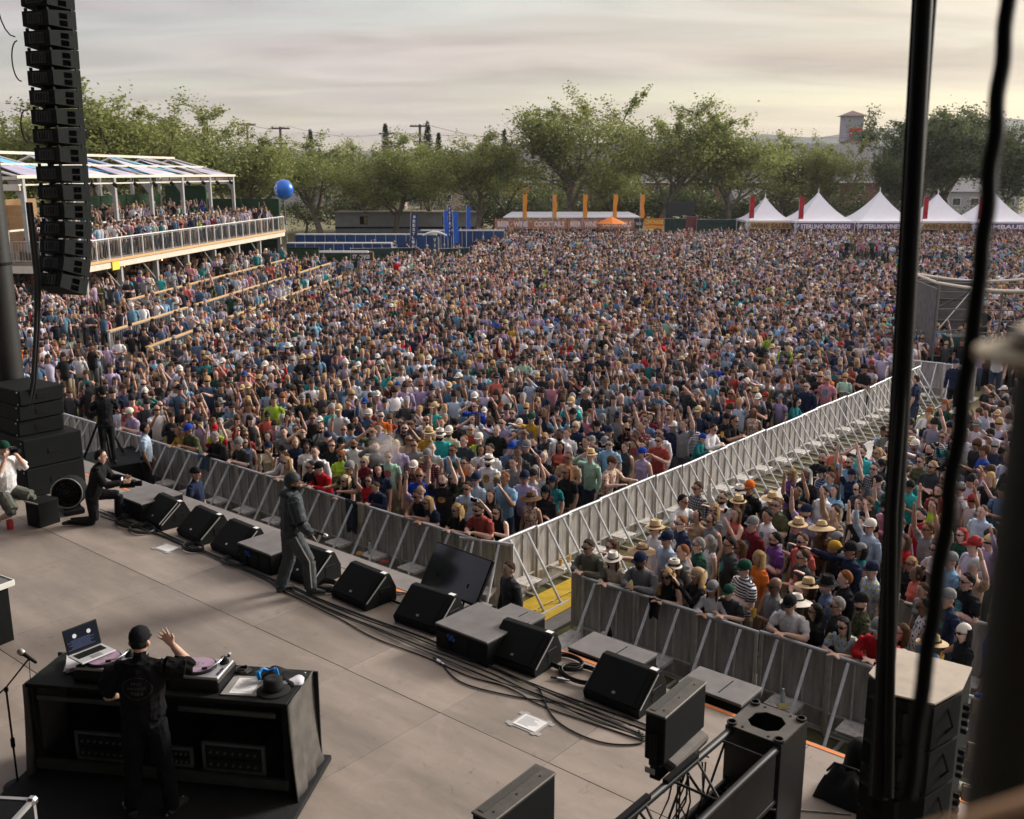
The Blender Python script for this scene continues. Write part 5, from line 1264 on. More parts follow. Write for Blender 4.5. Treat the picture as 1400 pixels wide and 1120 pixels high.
# microphone on stand
ms = thing('microphone_stand', 'thin black microphone stand left of the DJ desk', 'microphone stand', (-4.80, 8.72, SZ))
mb = MB(); mb.lathe([(0.13,0), (0.13,0.015), (0.02,0.03)], (0,0,0), 20); mb.build('base', M_blk, ms)
mb = MB(); mb.tube([(0,0,0.02), (0,0,1.02)], 0.010, 8); mb.build('pole', M_blk, ms)
mb = MB(); mb.lathe([(0.016,0), (0.020,0.01), (0.020,0.09), (0.016,0.10)], (0,0,0.42), 10); mb.build('clutch', M_blk, ms)
mb = MB(); mb.box((0,0,1.03), (0.035,0.03,0.05), b=0.006); mb.tube([(-0.10,-0.10,0.97), (0.0,0,1.05), (0.20,0.10,1.30)], 0.008, 8); bo = mb.build('boom', M_blk, ms)
mb = MB(); mb.tube([(0.20,0.10,1.30), (0.20,0.08,1.1), (0.21,0.05,0.7), (0.25,0.10,0.3), (0.4,0.2,0.02)], 0.004, 5); mb.build('lead', M_rubber, ms)
mc = thing('microphone', 'black microphone with pale ball head on the thin stand', 'microphone', Vector((-4.80, 8.72, SZ))+Vector((0.20,0.10,1.30)))
axm = Vector((-0.62,0.1,0.42)).normalized()
mb = MB(); mb.lathe([(0.010,-0.09), (0.014,-0.08), (0.020,0.05), (0.022,0.06)], (0,0,0.01), 14, axis=axm); mb.build('handle', M_blk, mc, smooth=40)
mb = MB(); mb.lathe([(0.015,0.055), (0.030,0.065), (0.034,0.09), (0.030,0.115), (0.016,0.128), (0.0,0.13)], (0,0,0.01), 16, axis=axm); mb.build('ball_grille', mat('mic_grille', (0.36,0.35,0.33), 0.4, 0.6, var=0.1, scale=90), mc, smooth=60)
# table at the left edge and flight case at the bottom
lt = thing('side_table', 'table corner with pale front edge at the left picture border', 'table', (-7.12, 11.50, SZ), SA+R(8))
mb = MB(); mb.box((0,0,0.78), (1.0,1.55,0.04), b=0.006); mb.build('top', mat('table_grey', (0.15,0.14,0.14), 0.7, var=0.2, scale=5), lt)
mb = MB(); mb.box((0.505,0,0.775), (0.02,1.56,0.075), b=0.004); mb.box((0,0.785,0.775), (1.0,0.02,0.075), b=0.004); mb.build('edge_trim', M_white, lt)
mb = MB(); mb.box((0,0,0.38), (0.9,1.45,0.76)); mb.build('body', M_blkrough, lt)
for k, (x, y, c, lab) in enumerate(((0.30,0.58,'M','x'),)):
    g_ = thing('cable_tester', 'black and red small devices with upright knobs on the left table', 'device', lt.location+Matrix.Rotation(SA+R(8), 3, 'Z') @ Vector((0.25,0.52,0.801)), SA)
    mb = MB(); mb.box((0,0,0.02), (0.30,0.20,0.04), b=0.01); mb.build('body', M_plas, g_)
    mb = MB(); mb.box((0.05,-0.02,0.05), (0.14,0.08,0.03), b=0.01); mb.build('red_pack', mat('red_plastic', (0.5,0.05,0.03), 0.4, var=0), g_)
    mb = MB()
    for q in range(5): mb.lathe([(0.012,0), (0.012,0.09)], (-0.10+0.045*q, 0.06, 0.04), 8)
    mb.build('knobs', M_plas, g_)
fc = thing('flight_case', 'black flight case with metal corner at the bottom left', 'flight case', (-4.52, 6.98, SZ), SA+R(35))
mb = MB(); mb.box((0,0,0.42), (1.2,0.7,0.84), b=0.01); mb.build('body', M_blkrough, fc)
mb = MB()
for s in (-1, 1):
    for q in (-1, 1): mb.box((s*0.59, q*0.34, 0.42), (0.035,0.035,0.85)); 
    mb.box((0, s*0.34, 0.83), (1.2,0.035,0.035)); mb.box((s*0.59, 0, 0.83), (0.035,0.70,0.035))
mb.build('edge_trim', M_galv, fc)
mb = MB(); mb.box((0.59,0.34,0.83), (0.08,0.08,0.07), b=0.02); mb.build('corner_cap', M_chrome, fc)

# --- truss with wash lights at the lower right
M_tr = mat('black_truss', (0.007,0.007,0.007), 0.5, 0.1, var=0.25, scale=8)
M_trplate = mat('truss_plate', (0.085,0.075,0.066), 0.55, 0.2, var=0.25, scale=6, bump=0.1, bscale=90)
tr = sthing('box_truss', 'black box truss with octagon-holed end plate at the lower right', 'truss', -3.50, 7.72, SZ)
zt = 1.02; hh = 0.26
def octaplate(z, m):
    mb = MB(); vs = []; o = 0.265; n = 8
    outer = [(-o,-o+.05), (-o+.05,-o), (o-.05,-o), (o,-o+.05), (o,o-.05), (o-.05,o), (-o+.05,o), (-o,o-.05)]
    inner = [(-.15,-.075), (-.075,-.15), (.075,-.15), (.15,-.075), (.15,.075), (.075,.15), (-.075,.15), (-.15,.075)]
    vs = [(x,y,z) for x, y in outer]+[(x,y,z) for x, y in inner]+[(x,y,z-.012) for x, y in outer]+[(x,y,z-.012) for x, y in inner]
    fs = []
    for k in range(8):
        k2 = (k+1) % 8; fs += [(k,k2,8+k2,8+k), (16+k,24+k,24+k2,16+k2), (k,16+k,16+k2,k2), (8+k,8+k2,24+k2,24+k)]
    mb.add(vs, fs); return mb
o = octaplate(zt, M_trplate).build('end_plate', M_trplate, tr)
for sx in (-1, 1):
    for sy in (-1, 1):
        mb = MB(); mb.lathe([(0.034,0.0), (0.046,0.004), (0.046,0.022), (0.034,0.024), (0.034,0.0)], (sx*0.225, sy*0.225, zt), 16); mb.build('socket', M_tr, tr)
        mb = MB(); mb.lathe([(0.012,0), (0.012,0.006)], (sx*0.225*0.55, sy*0.225*0.98, zt), 8); mb.build('bolt', M_blk, tr)
mb = MB(); mb.lathe([(0.03,0), (0.05,0.01), (0.05,0.03)], (0,0.02,0.75), 10); mb.build('lamp_stub', M_galv, tr)
mb = MB(); mb.prism([(0.02,-.06,0.72), (0.14,-.06,0.72), (0.16,0.02,0.72), (0.10,0.10,0.72), (0.0,0.08,0.72)], (0,0,0.01)); mb.build('inner_plate', M_galv, tr)
for s, ax_ in ((-1,'x'), (1,'x'), (-1,'y'), (1,'y')):
    mb = MB()
    if ax_ == 'x': mb.box((s*0.262, 0, zt/2), (0.012, 0.53, zt-0.03))
    else: mb.box((0, s*0.262, zt/2+ (0.25 if s < 0 else 0)), (0.53, 0.012, (zt-0.03) if s > 0 else 0.5))
    mb.build('side_plate', M_tr, tr)
for sx in (-1, 1):
    for z in (zt-0.06, zt-0.56):
        mb = MB(); mb.tube([(sx*0.225, -0.26, z), (sx*0.225, -3.9, z)], 0.034, 12); mb.build('chord', M_tr, tr, smooth=40)
    mb = MB()
    for k in range(10): mb.tube([(sx*0.225, -0.30-0.36*k, zt-0.08+(-0.46 if k % 2 else 0)), (sx*0.225, -0.66-0.36*k, zt-0.54+(0.46 if k % 2 else 0))], 0.012, 6)
    mb.build('lacing', M_tr, tr)
mb = MB()
for z in (zt-0.06, zt-0.56):
    for k in range(9): mb.tube([(-0.225, -0.45-0.40*k, z), (0.225, -0.45-0.40*k-(0.4 if k % 2 else 0), z)], 0.012, 6)
mb.build('cross_lacing', M_tr, tr)
for y_ in (-0.9, -2.1):  # dark infill plates added so the inside of the truss looks dense and black
    mb = MB(); mb.box((0.245, y_, zt-0.31), (0.012, 1.15, 0.44)); mb.build('dark_infill_side', M_tr, tr)
    mb = MB(); mb.box((-0.03, y_, zt-0.60), (0.38, 1.1, 0.02)); mb.build('dark_infill_base', M_tr, tr)
mb = MB(); mb.box((0,-0.36,zt-0.12), (0.40,0.14,0.012), rot=(R(-35),0,0)); mb.build('cover_strip', M_trplate, tr)
mb = MB(); mb.box((-0.225,-1.1,zt-0.02), (0.05,0.5,0.04)); mb.box((-0.225,-1.9,zt-0.02), (0.05,0.6,0.04)); mb.build('hook_bar', M_blk, tr)
for y in (-0.9, -2.4):
    mb = MB()
    for s in (-1, 1): mb.tube([(s*0.225, y, zt-0.56), (s*0.225, y, 0.0)], 0.027, 10); mb.box((s*0.225, y, 0.01), (0.25,0.25,0.02))
    mb.build('stand_leg', M_tr, tr)
def wash(u, v, z, lab, rz=0.0):
    t = sthing('wash_light', lab, 'stage light', u, v, z, rz, 'wash lights on the truss')
    mb = MB(); mb.box((0,0,0.27), (0.185,0.74,0.42), b=0.012); mb.build('body', M_blkrough, t)
    mb = MB(); mb.box((0,0,0.488), (0.195,0.75,0.02), b=0.005); tp = mb.build('top_cover', M_trplate, t)
    mb = MB(); mb.box((-0.045,0.0,0.5005), (0.055,0.66,0.006)); mb.build('vent_strip', mat('vent_mesh', (0.05,0.048,0.045), 0.7, var=0.3, scale=60), tp)
    mb = MB()
    for y in (-0.28, -0.02, 0.26): mb.lathe([(0.008,0), (0.008,0.004)], (0.03, y, 0.498), 8)
    mb.build('screw', M_blk, tp)
    mb = MB(); mb.box((-0.097,0,0.28), (0.012,0.68,0.36)); mb.build('lens', mat('lens_black', (0.008,0.008,0.010), 0.15, var=0), t)
    for s in (-1, 1):
        mb = MB(); mb.box((0.0, s*0.385, 0.18), (0.07,0.02,0.30), b=0.005); mb.build('yoke_arm', M_blk, t)
    mb = MB(); mb.box((0.03,0.03,0.02), (0.26,0.62,0.10), b=0.02, rot=(0,R(18),0)); mb.build('ballast', M_trplate, t)
    mb = MB(); mb.box((0,-0.2,-0.05), (0.10,0.30,0.14), b=0.01); mb.build('clamp', M_blk, t)
    return t
w1 = wash(-3.92, 6.84, SZ+1.00, 'boxy stage light clamped to the truss beside the end plate', R(3))
mb = MB(); mb.box((-0.03,-0.375,-0.03), (0.09,0.01,0.05)); mb.build('tag_label', M_cleartape, w1)
wash(-4.10, 4.92, SZ+1.00, 'boxy stage light at the bottom edge of the picture', R(2))
tn = sthing('cable_bundle', 'tangled cable tails and connectors under the stage light', 'cable', -3.74, 6.75, SZ)
rr = random.Random(4)
for k in range(9):
    mb = MB(); x, y = rr.uniform(-.1,.1), rr.uniform(-.15,.2)
    mb.tube([(x,y,0.95), (x+rr.uniform(-.08,.08),y+rr.uniform(-.08,.08),0.7), (x+rr.uniform(-.15,.15),y+rr.uniform(-.15,.15),0.4), (x+rr.uniform(-.3,.3),y+rr.uniform(-.3,.3),0.03)], 0.008, 5); mb.build('tail', M_rubber, tn)
for k in range(4):
    mb = MB(); mb.box((rr.uniform(-.2,.3), rr.uniform(-.2,.3), rr.uniform(.3,.7)), (0.04,0.03,0.08), rz=rr.random()*3, b=0.006); mb.build('plug', M_paper, tn)

# --- front-fill speakers at the far right
M_ltop = mat('pale_speaker_top', (0.44,0.37,0.30), 0.6, var=0.12, scale=5, bump=0.15, bscale=120)
ff = sthing('front_fill_stack', 'stack of black speaker boxes with a pale board on top at the right', 'speaker stack', -2.36, 8.08, SZ, R(4))
def trap(z0, z1, k=1.0):
    P = [(-0.34,0.42), (0.34,0.42), (0.36,-0.02), (0.24,-0.40), (-0.06,-0.44), (-0.34,-0.20)]
    mb = MB(); mb.prism([(x*k, y*k, z0) for x, y in P], (0,0,z1-z0)); return mb
for k in range(4):
    z0 = 0.10+k*0.40
    o = trap(z0, z0+0.37).build('cabinet', M_sub, ff)
    for x in (-0.17, 0.03):
        mb = MB(); mb.box((x-0.05, -0.345-0.06*(x > 0), z0+0.18), (0.15,0.06,0.20), rz=R(-30)); mb.build('side_handle', M_blk, o)
    mb = MB(); mb.tube([(0.30,-0.20,z0+0.08), (0.36,-0.24,z0+0.18), (0.30,-0.20,z0+0.30)], 0.012, 6); mb.build('grip', M_blk, o)
trap(1.70, 1.715).build('top_board', M_ltop, ff)
for k in range(4):
    mb = MB(); z0 = 0.2+k*0.40
    for q in range(4): mb.box((0.42, -0.10, z0+0.07*q), (0.05,0.06,0.045), b=0.006)
    mb.build('rigging_link', M_blk, ff)
    mb = MB(); mb.box((0.50,-0.02,z0+0.20), (0.12,0.03,0.14), b=0.01); mb.build('plate', M_ltop, ff)
mb = MB(); mb.lathe([(0.02,0), (0.035,0.01), (0.035,0.05)], (0.45,0.02,1.66), 8, axis=(1,0,0.3)); mb.build('blue_plug', mat('blue_plug', (0.03,0.12,0.45), 0.4, var=0), ff)
bg_ = sthing('soft_bag', 'slumped black bag beside the front fill speakers', 'bag', -3.02, 8.62, SZ)
rag(0.55, 0.45, 0.40, 21.0, 14).build('fabric', M_blkfab, bg_, smooth=70)
mb = MB(); mb.tube([(-0.2,-0.1,0.25), (-0.1,-0.2,0.42), (0.1,-0.15,0.40), (0.2,0,0.25)], 0.012, 6); mb.build('strap', M_blkfab, bg_)
mb = MB(); mb.lathe([(0.13,0), (0.15,0.10), (0.12,0.30), (0.06,0.38)], (0.02,0.12,0.18), 12); mb.build('inner_sack', M_blkrough, bg_, smooth=60)
cable([(-3.9,7.7,0), (-3.3,8.1,0), (-2.9,8.35,0)], 0.008, 'thin pale cable on the deck leading to the black bag', m=M_galv)

# --- hanging cables and blurred tower parts close to the camera
def hang(name, pts, r, lab, cat, m=M_blk, wob=0.0, group=None):
    n = 40; P = [Vector(p) for p in pts]; Q = []
    for i in range(len(P)-1):
        for k in range(n): Q.append(P[i].lerp(P[i+1], k/n))
    Q.append(P[-1])
    if wob: Q = [q+Vector((wob*math.sin(i*0.9), wob*math.cos(i*0.7), 0)) for i, q in enumerate(Q)]
    mb = MB(); mb.tube(Q, r, 12); o = mb.build(name, m, smooth=60); return tag(o, lab, cat, group)
def ray(px, py, d):
    a, b = (px-700)/1380, (560-py)/1380; c, s = math.cos(PITCH), math.sin(PITCH)
    return Vector((a, c+b*s, -s+b*c))*d+Vector((0,0,CAMZ))
GC = 'black cables hanging before the right-hand crowd'
hang('hanging_cable', [ray(1270,-120,4.0), ray(1202,1090,4.15)], 0.0345, 'thickest black cable hanging in front of the crowd', 'cable', group=GC)
hang('hanging_cable', [ray(1284,-120,4.1), ray(1221,700,4.05), ray(1215,1090,4.1)], 0.0185, 'thin black cable right beside the thickest one', 'cable', group=GC)
hang('hanging_cable', [ray(1258,-120,4.2), ray(1192,1090,4.3)], 0.014, 'thin black cable along the left of the thickest one', 'cable', group=GC)
hang('hanging_rope', [ray(1391,-120,1.55), ray(1335,420,1.5), ray(1240,1090,1.5)], 0.0125, 'blurred black twisted rope slanting before the right-hand crowd', 'rope', wob=0.0016, group=GC)
pl = thing('near_post', 'blurred dark post with pale cap plate at the right picture edge', 'post', ray(1400, 1120, 0.85)*0+Vector((0.448, 0.80, 0)))
mb = MB(); mb.tube([(0,0,5.0), (0,0,7.15)], 0.039, 24); mb.build('tube', mat('post_dark', (0.014,0.018,0.015), 0.7, var=0.3, scale=12), pl, smooth=60)
mb = MB(); mb.lathe([(0.039,0), (0.070,0.002), (0.070,0.010), (0.045,0.014)], (0,0,7.150), 28); mb.build('cap_plate', mat('cap_pale', (0.55,0.45,0.33), 0.5, var=0.1), pl, smooth=40)
mb = MB(); mb.lathe([(0.05,0), (0.058,0.003), (0.05,0.012)], (0.012,0,7.166), 24); mb.build('cap_ring', mat('cap_pale', (0.5,0.4,0.3)), pl)
nr = thing('near_rail', 'blurred brown timber rail close to the camera at the lower right', 'rail', ray(1345, 1180, 0.62))
mb = MB(); mb.tube([(-0.11,0.02,-0.055), (-0.04,0.0,-0.010), (0.03,-0.01,0.02), (0.10,-0.01,0.05)], [0.018,0.026,0.030,0.032], 12); mb.build('timber', mat('brown_timber', (0.42,0.23,0.12), 0.8, var=0.2, scale=8), nr, smooth=60)

# --- broadcast camera on its tripod in the pit, crew platform at the right
tp = thing('broadcast_camera', 'large black television camera on a tripod at the left of the pit', 'camera', at(118, 650, 0.9)*0+Vector((-9.35, 22.4, 0.0)), R(35))
mb = MB(); mb.box((0,0,0.45), (1.6,1.6,0.9), b=0.01); mb.build('platform', M_blkrough, tp)
mb = MB()
for k in range(3): a = 2*PI*k/3+0.5; mb.tube([(0,0,2.0), (0.5*math.cos(a), 0.5*math.sin(a), 0.92)], 0.028, 6)
mb.build('tripod', M_blk, tp)
mb = MB(); mb.box((0,0,2.08), (0.2,0.25,0.14), b=0.02); mb.tube([(0.1,-0.05,2.1), (0.35,-0.55,2.0)], 0.012, 6); mb.build('head', M_blk, tp)
mb = MB(); mb.box((0,0.0,2.28), (0.18,0.45,0.26), b=0.02); mb.box((0,0.55,2.28), (0.24,0.66,0.24), b=0.03); mb.lathe([(0.10,0), (0.13,0.12), (0.13,0.14)], (0,0.85,2.28), 14, axis=(0,1,0)); mb.build('camera_body', M_blkrough, tp)
mb = MB(); mb.box((0,-0.12,2.52), (0.26,0.18,0.20), b=0.02); mb.tube([(-0.1,0.1,2.42), (-0.1,0.25,2.5), (0.0,0.35,2.42)], 0.014, 6); mb.build('viewfinder', M_blk, tp)
mb = MB(); mb.box((0.10,0.15,2.32), (0.02,0.12,0.06)); mb.build('tally_label', M_paper, tp)
M_scaf = mat('dull_scaffold', (.16,.16,.16), .5, .5, var=.15)
cr = thing('crew_platform', 'scaffold crew booth with dark canopy behind the arm at the right', 'booth', (16.9, 35.6, 0), R(-8))
mb = MB()
for x in (-2.0, 0.1, 2.4):
    for y in (-0.9, 2.2): mb.tube([(x,y,0), (x,y,3.5-(0.15 if x > 0 else 0))], 0.035, 6)
mb.build('upright', M_scaf, cr)
mb = MB()
for z in (1.05, 1.9, 2.7, 3.3):
    mb.tube([(-2.0,-0.9,z), (2.4,-0.9,z)], 0.026, 6); mb.tube([(-2.0,2.2,z), (2.4,2.2,z)], 0.026, 6)
for a, b in (((-2.0,-0.9,0.3), (0.1,-0.9,2.0)), ((0.1,-0.9,2.2), (-1.9,-0.9,1.9)), ((0.1,-0.9,3.2), (2.3,-0.9,2.0)), ((-2.0,2.2,1.9), (0.1,2.2,3.1)), ((-1.9,-0.9,2.0), (0.1,2.2,3.2))): mb.tube([a, b], 0.024, 6)
mb.build('scaffold_tube', M_scaf, cr)
mb = MB()
for y in (-1.0, 2.3): mb.tube([(-2.1+4.7*k/12, y, 3.62-0.22*math.sin(PI*k/12)-.05*k/12) for k in range(13)], 0.05, 8)
mb.tube([(-2.1,-1.0,3.62), (-2.1,2.3,3.62)], .05, 8); mb.tube([(2.6,-1.0,3.57), (2.6,2.3,3.57)], .05, 8)
mb.build('canopy_edge', mat('canopy_cream', (0.62,0.56,0.46), 0.7, var=0.06), cr)
mb = MB(); mb.box((-0.95,2.25,2.45), (2.1,0.03,1.9)); mb.build('scrim', mat('grey_scrim', (0.13,0.12,0.115), 0.9, var=0.2, scale=4), cr)
mb = MB(); mb.box((-2.05,0.65,2.2), (0.03,3.0,2.4)); mb.build('side_scrim', mat('grey_scrim', (0.1,0.1,0.1)), cr)
mb = MB(); mb.box((0.2,0.7,0.9), (4.6,3.2,0.12)); mb.build('deck', M_blkrough, cr)
mb = MB(); mb.box((0.2,-0.95,0.45), (4.6,0.05,0.85)); mb.build('skirt', M_blkfab, cr)
mb = MB(); mb.box((1.5,-0.2,1.5), (1.6,0.7,0.9), b=0.02); mb.box((1.5,-0.2,2.0), (1.7,0.75,0.06), b=0.01); mb.build('equipment_rack', M_blkrough, cr)
mb = MB(); mb.box((-0.8,-0.3,1.35), (1.4,0.6,0.7), b=0.02); mb.build('mixing_desk', mat('teal_desk', (0.02,0.07,0.07), 0.5, var=0.2), cr)

# --- litter and small things by the barricades
M_cup = mat('beer_cup', (0.60,0.36,0.05), 0.3, var=0.05)
def cup(u, v, z, m, lab, r=0.04, h=0.12):
    t = sthing('drink_cup', lab, 'cup', u, v, z, group='cups left on the barricade steps')
    mb = MB(); mb.lathe([(r*0.75,0), (r,h), (r*0.92,h), (r*0.7,0.01)], (0,0,0), 12); mb.build('cup_wall', M_paper if m == 'w' else M_cup, t)
    mb = MB(); mb.lathe([(r*0.92,0), (r*0.92,0.004)], (0,0,h*0.86), 12); mb.build('drink', mat('froth', (0.7,0.6,0.4), 0.5, var=0) if m != 'w' else M_paper, t)
ARMX = BU+0.12+0.235
cup(ARMX+0.02, BV+0.65+1.0-0.08, 0.40, 'b', 'left beer cup on the second arm step'); cup(ARMX+0.04, BV+0.65+1.0+0.14, 0.40, 'b', 'right beer cup on the second arm step'); cup(ARMX, BV+0.65+4.0, 0.40, 'w', 'pale cup on the fifth arm step')
cup(-8.02, 11.72, 0.40, 'w', 'white cup beside the black bottle on the step')
bt = sthing('water_bottle', 'black water bottle standing on the step before the right-hand crowd', 'bottle', -7.88, 11.66, 0.40)
mb = MB(); mb.lathe([(0.042,0), (0.045,0.01), (0.045,0.20), (0.030,0.235), (0.022,0.24)], (0,0,0), 14); mb.build('flask', M_blk, bt, smooth=40)
mb = MB(); mb.lathe([(0.026,0), (0.026,0.03), (0.012,0.035), (0.012,0.06)], (0,0,0.24), 12); mb.build('cap', M_plas, bt)
M_clear = mat('clear_bottle', (0.45,0.55,0.55), 0.15, var=0.05)
for k, (u, v, z, lab) in enumerate(((-11.15, 11.8, 0.40, 'clear water bottle on the corner step'), (-13.4, 11.85, 0.40, 'clear water bottle on a step of the front run'), (-5.1, 11.7, 0.40, 'clear bottle on a step before the right-hand crowd'), (-9.95, 13.6, 0.02, 'clear bottle lying on the grass by the arm'))):
    t = sthing('plastic_bottle', lab, 'bottle', u, v, z, group='plastic bottles by the barricades')
    mb = MB()
    if k == 3: mb.M = Matrix.Translation((0,0,0.035)) @ Matrix.Rotation(PI/2, 4, 'Y')
    mb.lathe([(0.03,0), (0.033,0.01), (0.033,0.14), (0.013,0.19), (0.013,0.20)], (0,0,0), 12); mb.build('shell', M_clear, t, smooth=40)
    mb2 = MB(); mb2.M = mb.M; mb2.lathe([(0.016,0), (0.016,0.018)], (0,0,0.20), 10); mb2.build('cap', M_paper, t)
def litter(u, v, z, c, lab, s=0.16):
    t = sthing('litter', lab, 'litter', u, v, z, rnd.random()*6, 'litter in the pit')
    rag(s, s*0.8, 0.05, rnd.random()*50, 6).build('scrap', mat('litter_%s' % c[0], c[1], 0.8, var=0.1), t)
for q in ((-12.9, 11.75, 0.40, ('red', (0.30,0.05,0.03)), 'reddish cloth scrap on a step of the front run'), (-13.55, 11.72, 0.40, ('tan', (0.40,0.22,0.10)), 'orange-brown wrapper on a step of the front run'), (-13.0, 11.2, 0.01, ('teal', (0.04,0.11,0.09)), 'dark green rags on the pit grass below the screen'), (-12.3, 11.0, 0.01, ('dteal', (0.03,0.07,0.08)), 'dark teal bag on the pit grass'), (-5.05, 11.62, 0.40, ('straw', (0.45,0.38,0.18)), 'straw coloured scrap on a step at the right')): litter(*q)
# garments hung over the rail
def hung(u, v, z, w, h, m, lab):
    t = sthing('hung_garment', lab, 'garment', u, v, 0, 0, 'clothes hung over the barricade')
    vs = []; fs = []; n = 6; k = 8
    for j in range(k+1):
        for i in range(n+1):
            x = (i/n-.5)*w*(1-0.25*j/k); y = -0.035-0.02*math.sin(i*1.9)-0.03*(j/k); vs.append((x, y, z+0.03-h*j/k-(0.05*math.sin(i*1.3) if j == k else 0)))
    for j in range(k):
        for i in range(n): a = j*(n+1)+i; fs.append((a, a+1, a+n+2, a+n+1))
    mb = MB(); mb.add(vs, fs); o = mb.build('cloth', m, t, fix=False); o.data.shade_smooth(); md = o.modifiers.new('t', 'SOLIDIFY'); md.thickness = 0.02; md.offset = 1
hung(-14.15, BV, 1.2, 0.34, 0.62, mat('navy_cloth', (0.02,0.03,0.06), 0.9, var=0.2, bump=0.3), 'dark jacket hung over the rail behind the standing performer')
hung(-13.88, BV, 1.2, 0.16, 0.40, mat('cream_cloth', (0.55,0.47,0.36), 0.9, var=0.1), 'cream towel hung over the rail beside the dark jacket')
hung(-19.05, BV, 1.2, 0.45, 0.30, mat('denim_cloth', (0.05,0.10,0.16), 0.9, var=0.2, bump=0.3), 'blue denim jacket hung over the left rail')
hung(-7.25, 11.93, 1.2, 0.20, 0.28, M_blkfab, 'small black bag hung over the right rail near the blonde woman')
# ================================================================== people
# A body is lofted from tapered limbs, fused into one surface by a voxel remesh and split into
# skin / shirt / trousers / shoes faces; hair, hats and glasses are its children.
def V3(*a): return np.array(a, float)
def tube_np(pts, rad, n=10, side=None):
    pts = [Vector(p) for p in pts]; N = len(pts); vs = []; fs = []
    ref = Vector(side) if side is not None else Vector((1,0,0))
    for i, p in enumerate(pts):
        t = (pts[min(i+1,N-1)]-pts[max(i-1,0)]).normalized()
        x = ref - t*ref.dot(t)
        if x.length < 1e-3: x = t.orthogonal()
        x.normalize(); y = t.cross(x); r = rad[i]; ra, rb = (r, r) if isinstance(r, (int, float)) else r
        for k in range(n):
            a = 2*PI*k/n; vs.append(p+x*(ra*math.cos(a))+y*(rb*math.sin(a)))
    for i in range(N-1):
        for k in range(n): k2 = (k+1) % n; fs.append((i*n+k, i*n+k2, (i+1)*n+k2, (i+1)*n+k))
    fs.append(tuple(reversed(range(n)))); fs.append(tuple(range((N-1)*n, N*n)))
    return vs, fs
SKIN, SHIRT, PANTS, SHOE = 0, 1, 2, 3
def lerp(a, b, t): return a+(b-a)*t
ARMS = {   # side s (+1 right): elbow, wrist as offsets from the shoulder, x mirrored by s
    'down': ((.06,-.02,-.27), (.05,.07,-.51)), 'rail': ((.09,.08,-.21), (-.11,.29,-.115)), 'railout': ((.12,.14,-.18), (.05,.37,-.125)),
    'cross': ((.06,.05,-.27), (-.22,.20,-.21)), 'up': ((.10,.06,.18), (.05,.12,.45)), 'shade': ((.16,.16,.06), (-.07,.17,.23)),
    'phone': ((.03,.20,-.12), (-.06,.36,.14)), 'drink': ((.06,.08,-.26), (-.04,.30,-.14)), 'point': ((.06,.24,.06), (.10,.50,.17)),
    'clap': ((.08,.10,-.22), (-.14,.32,-.05)), 'hip': ((.18,-.04,-.24), (.03,.10,-.42)), 'face': ((.08,.16,-.20), (-.10,.20,.05)), 'high': ((.06,.02,.24), (-.02,.04,.50))}
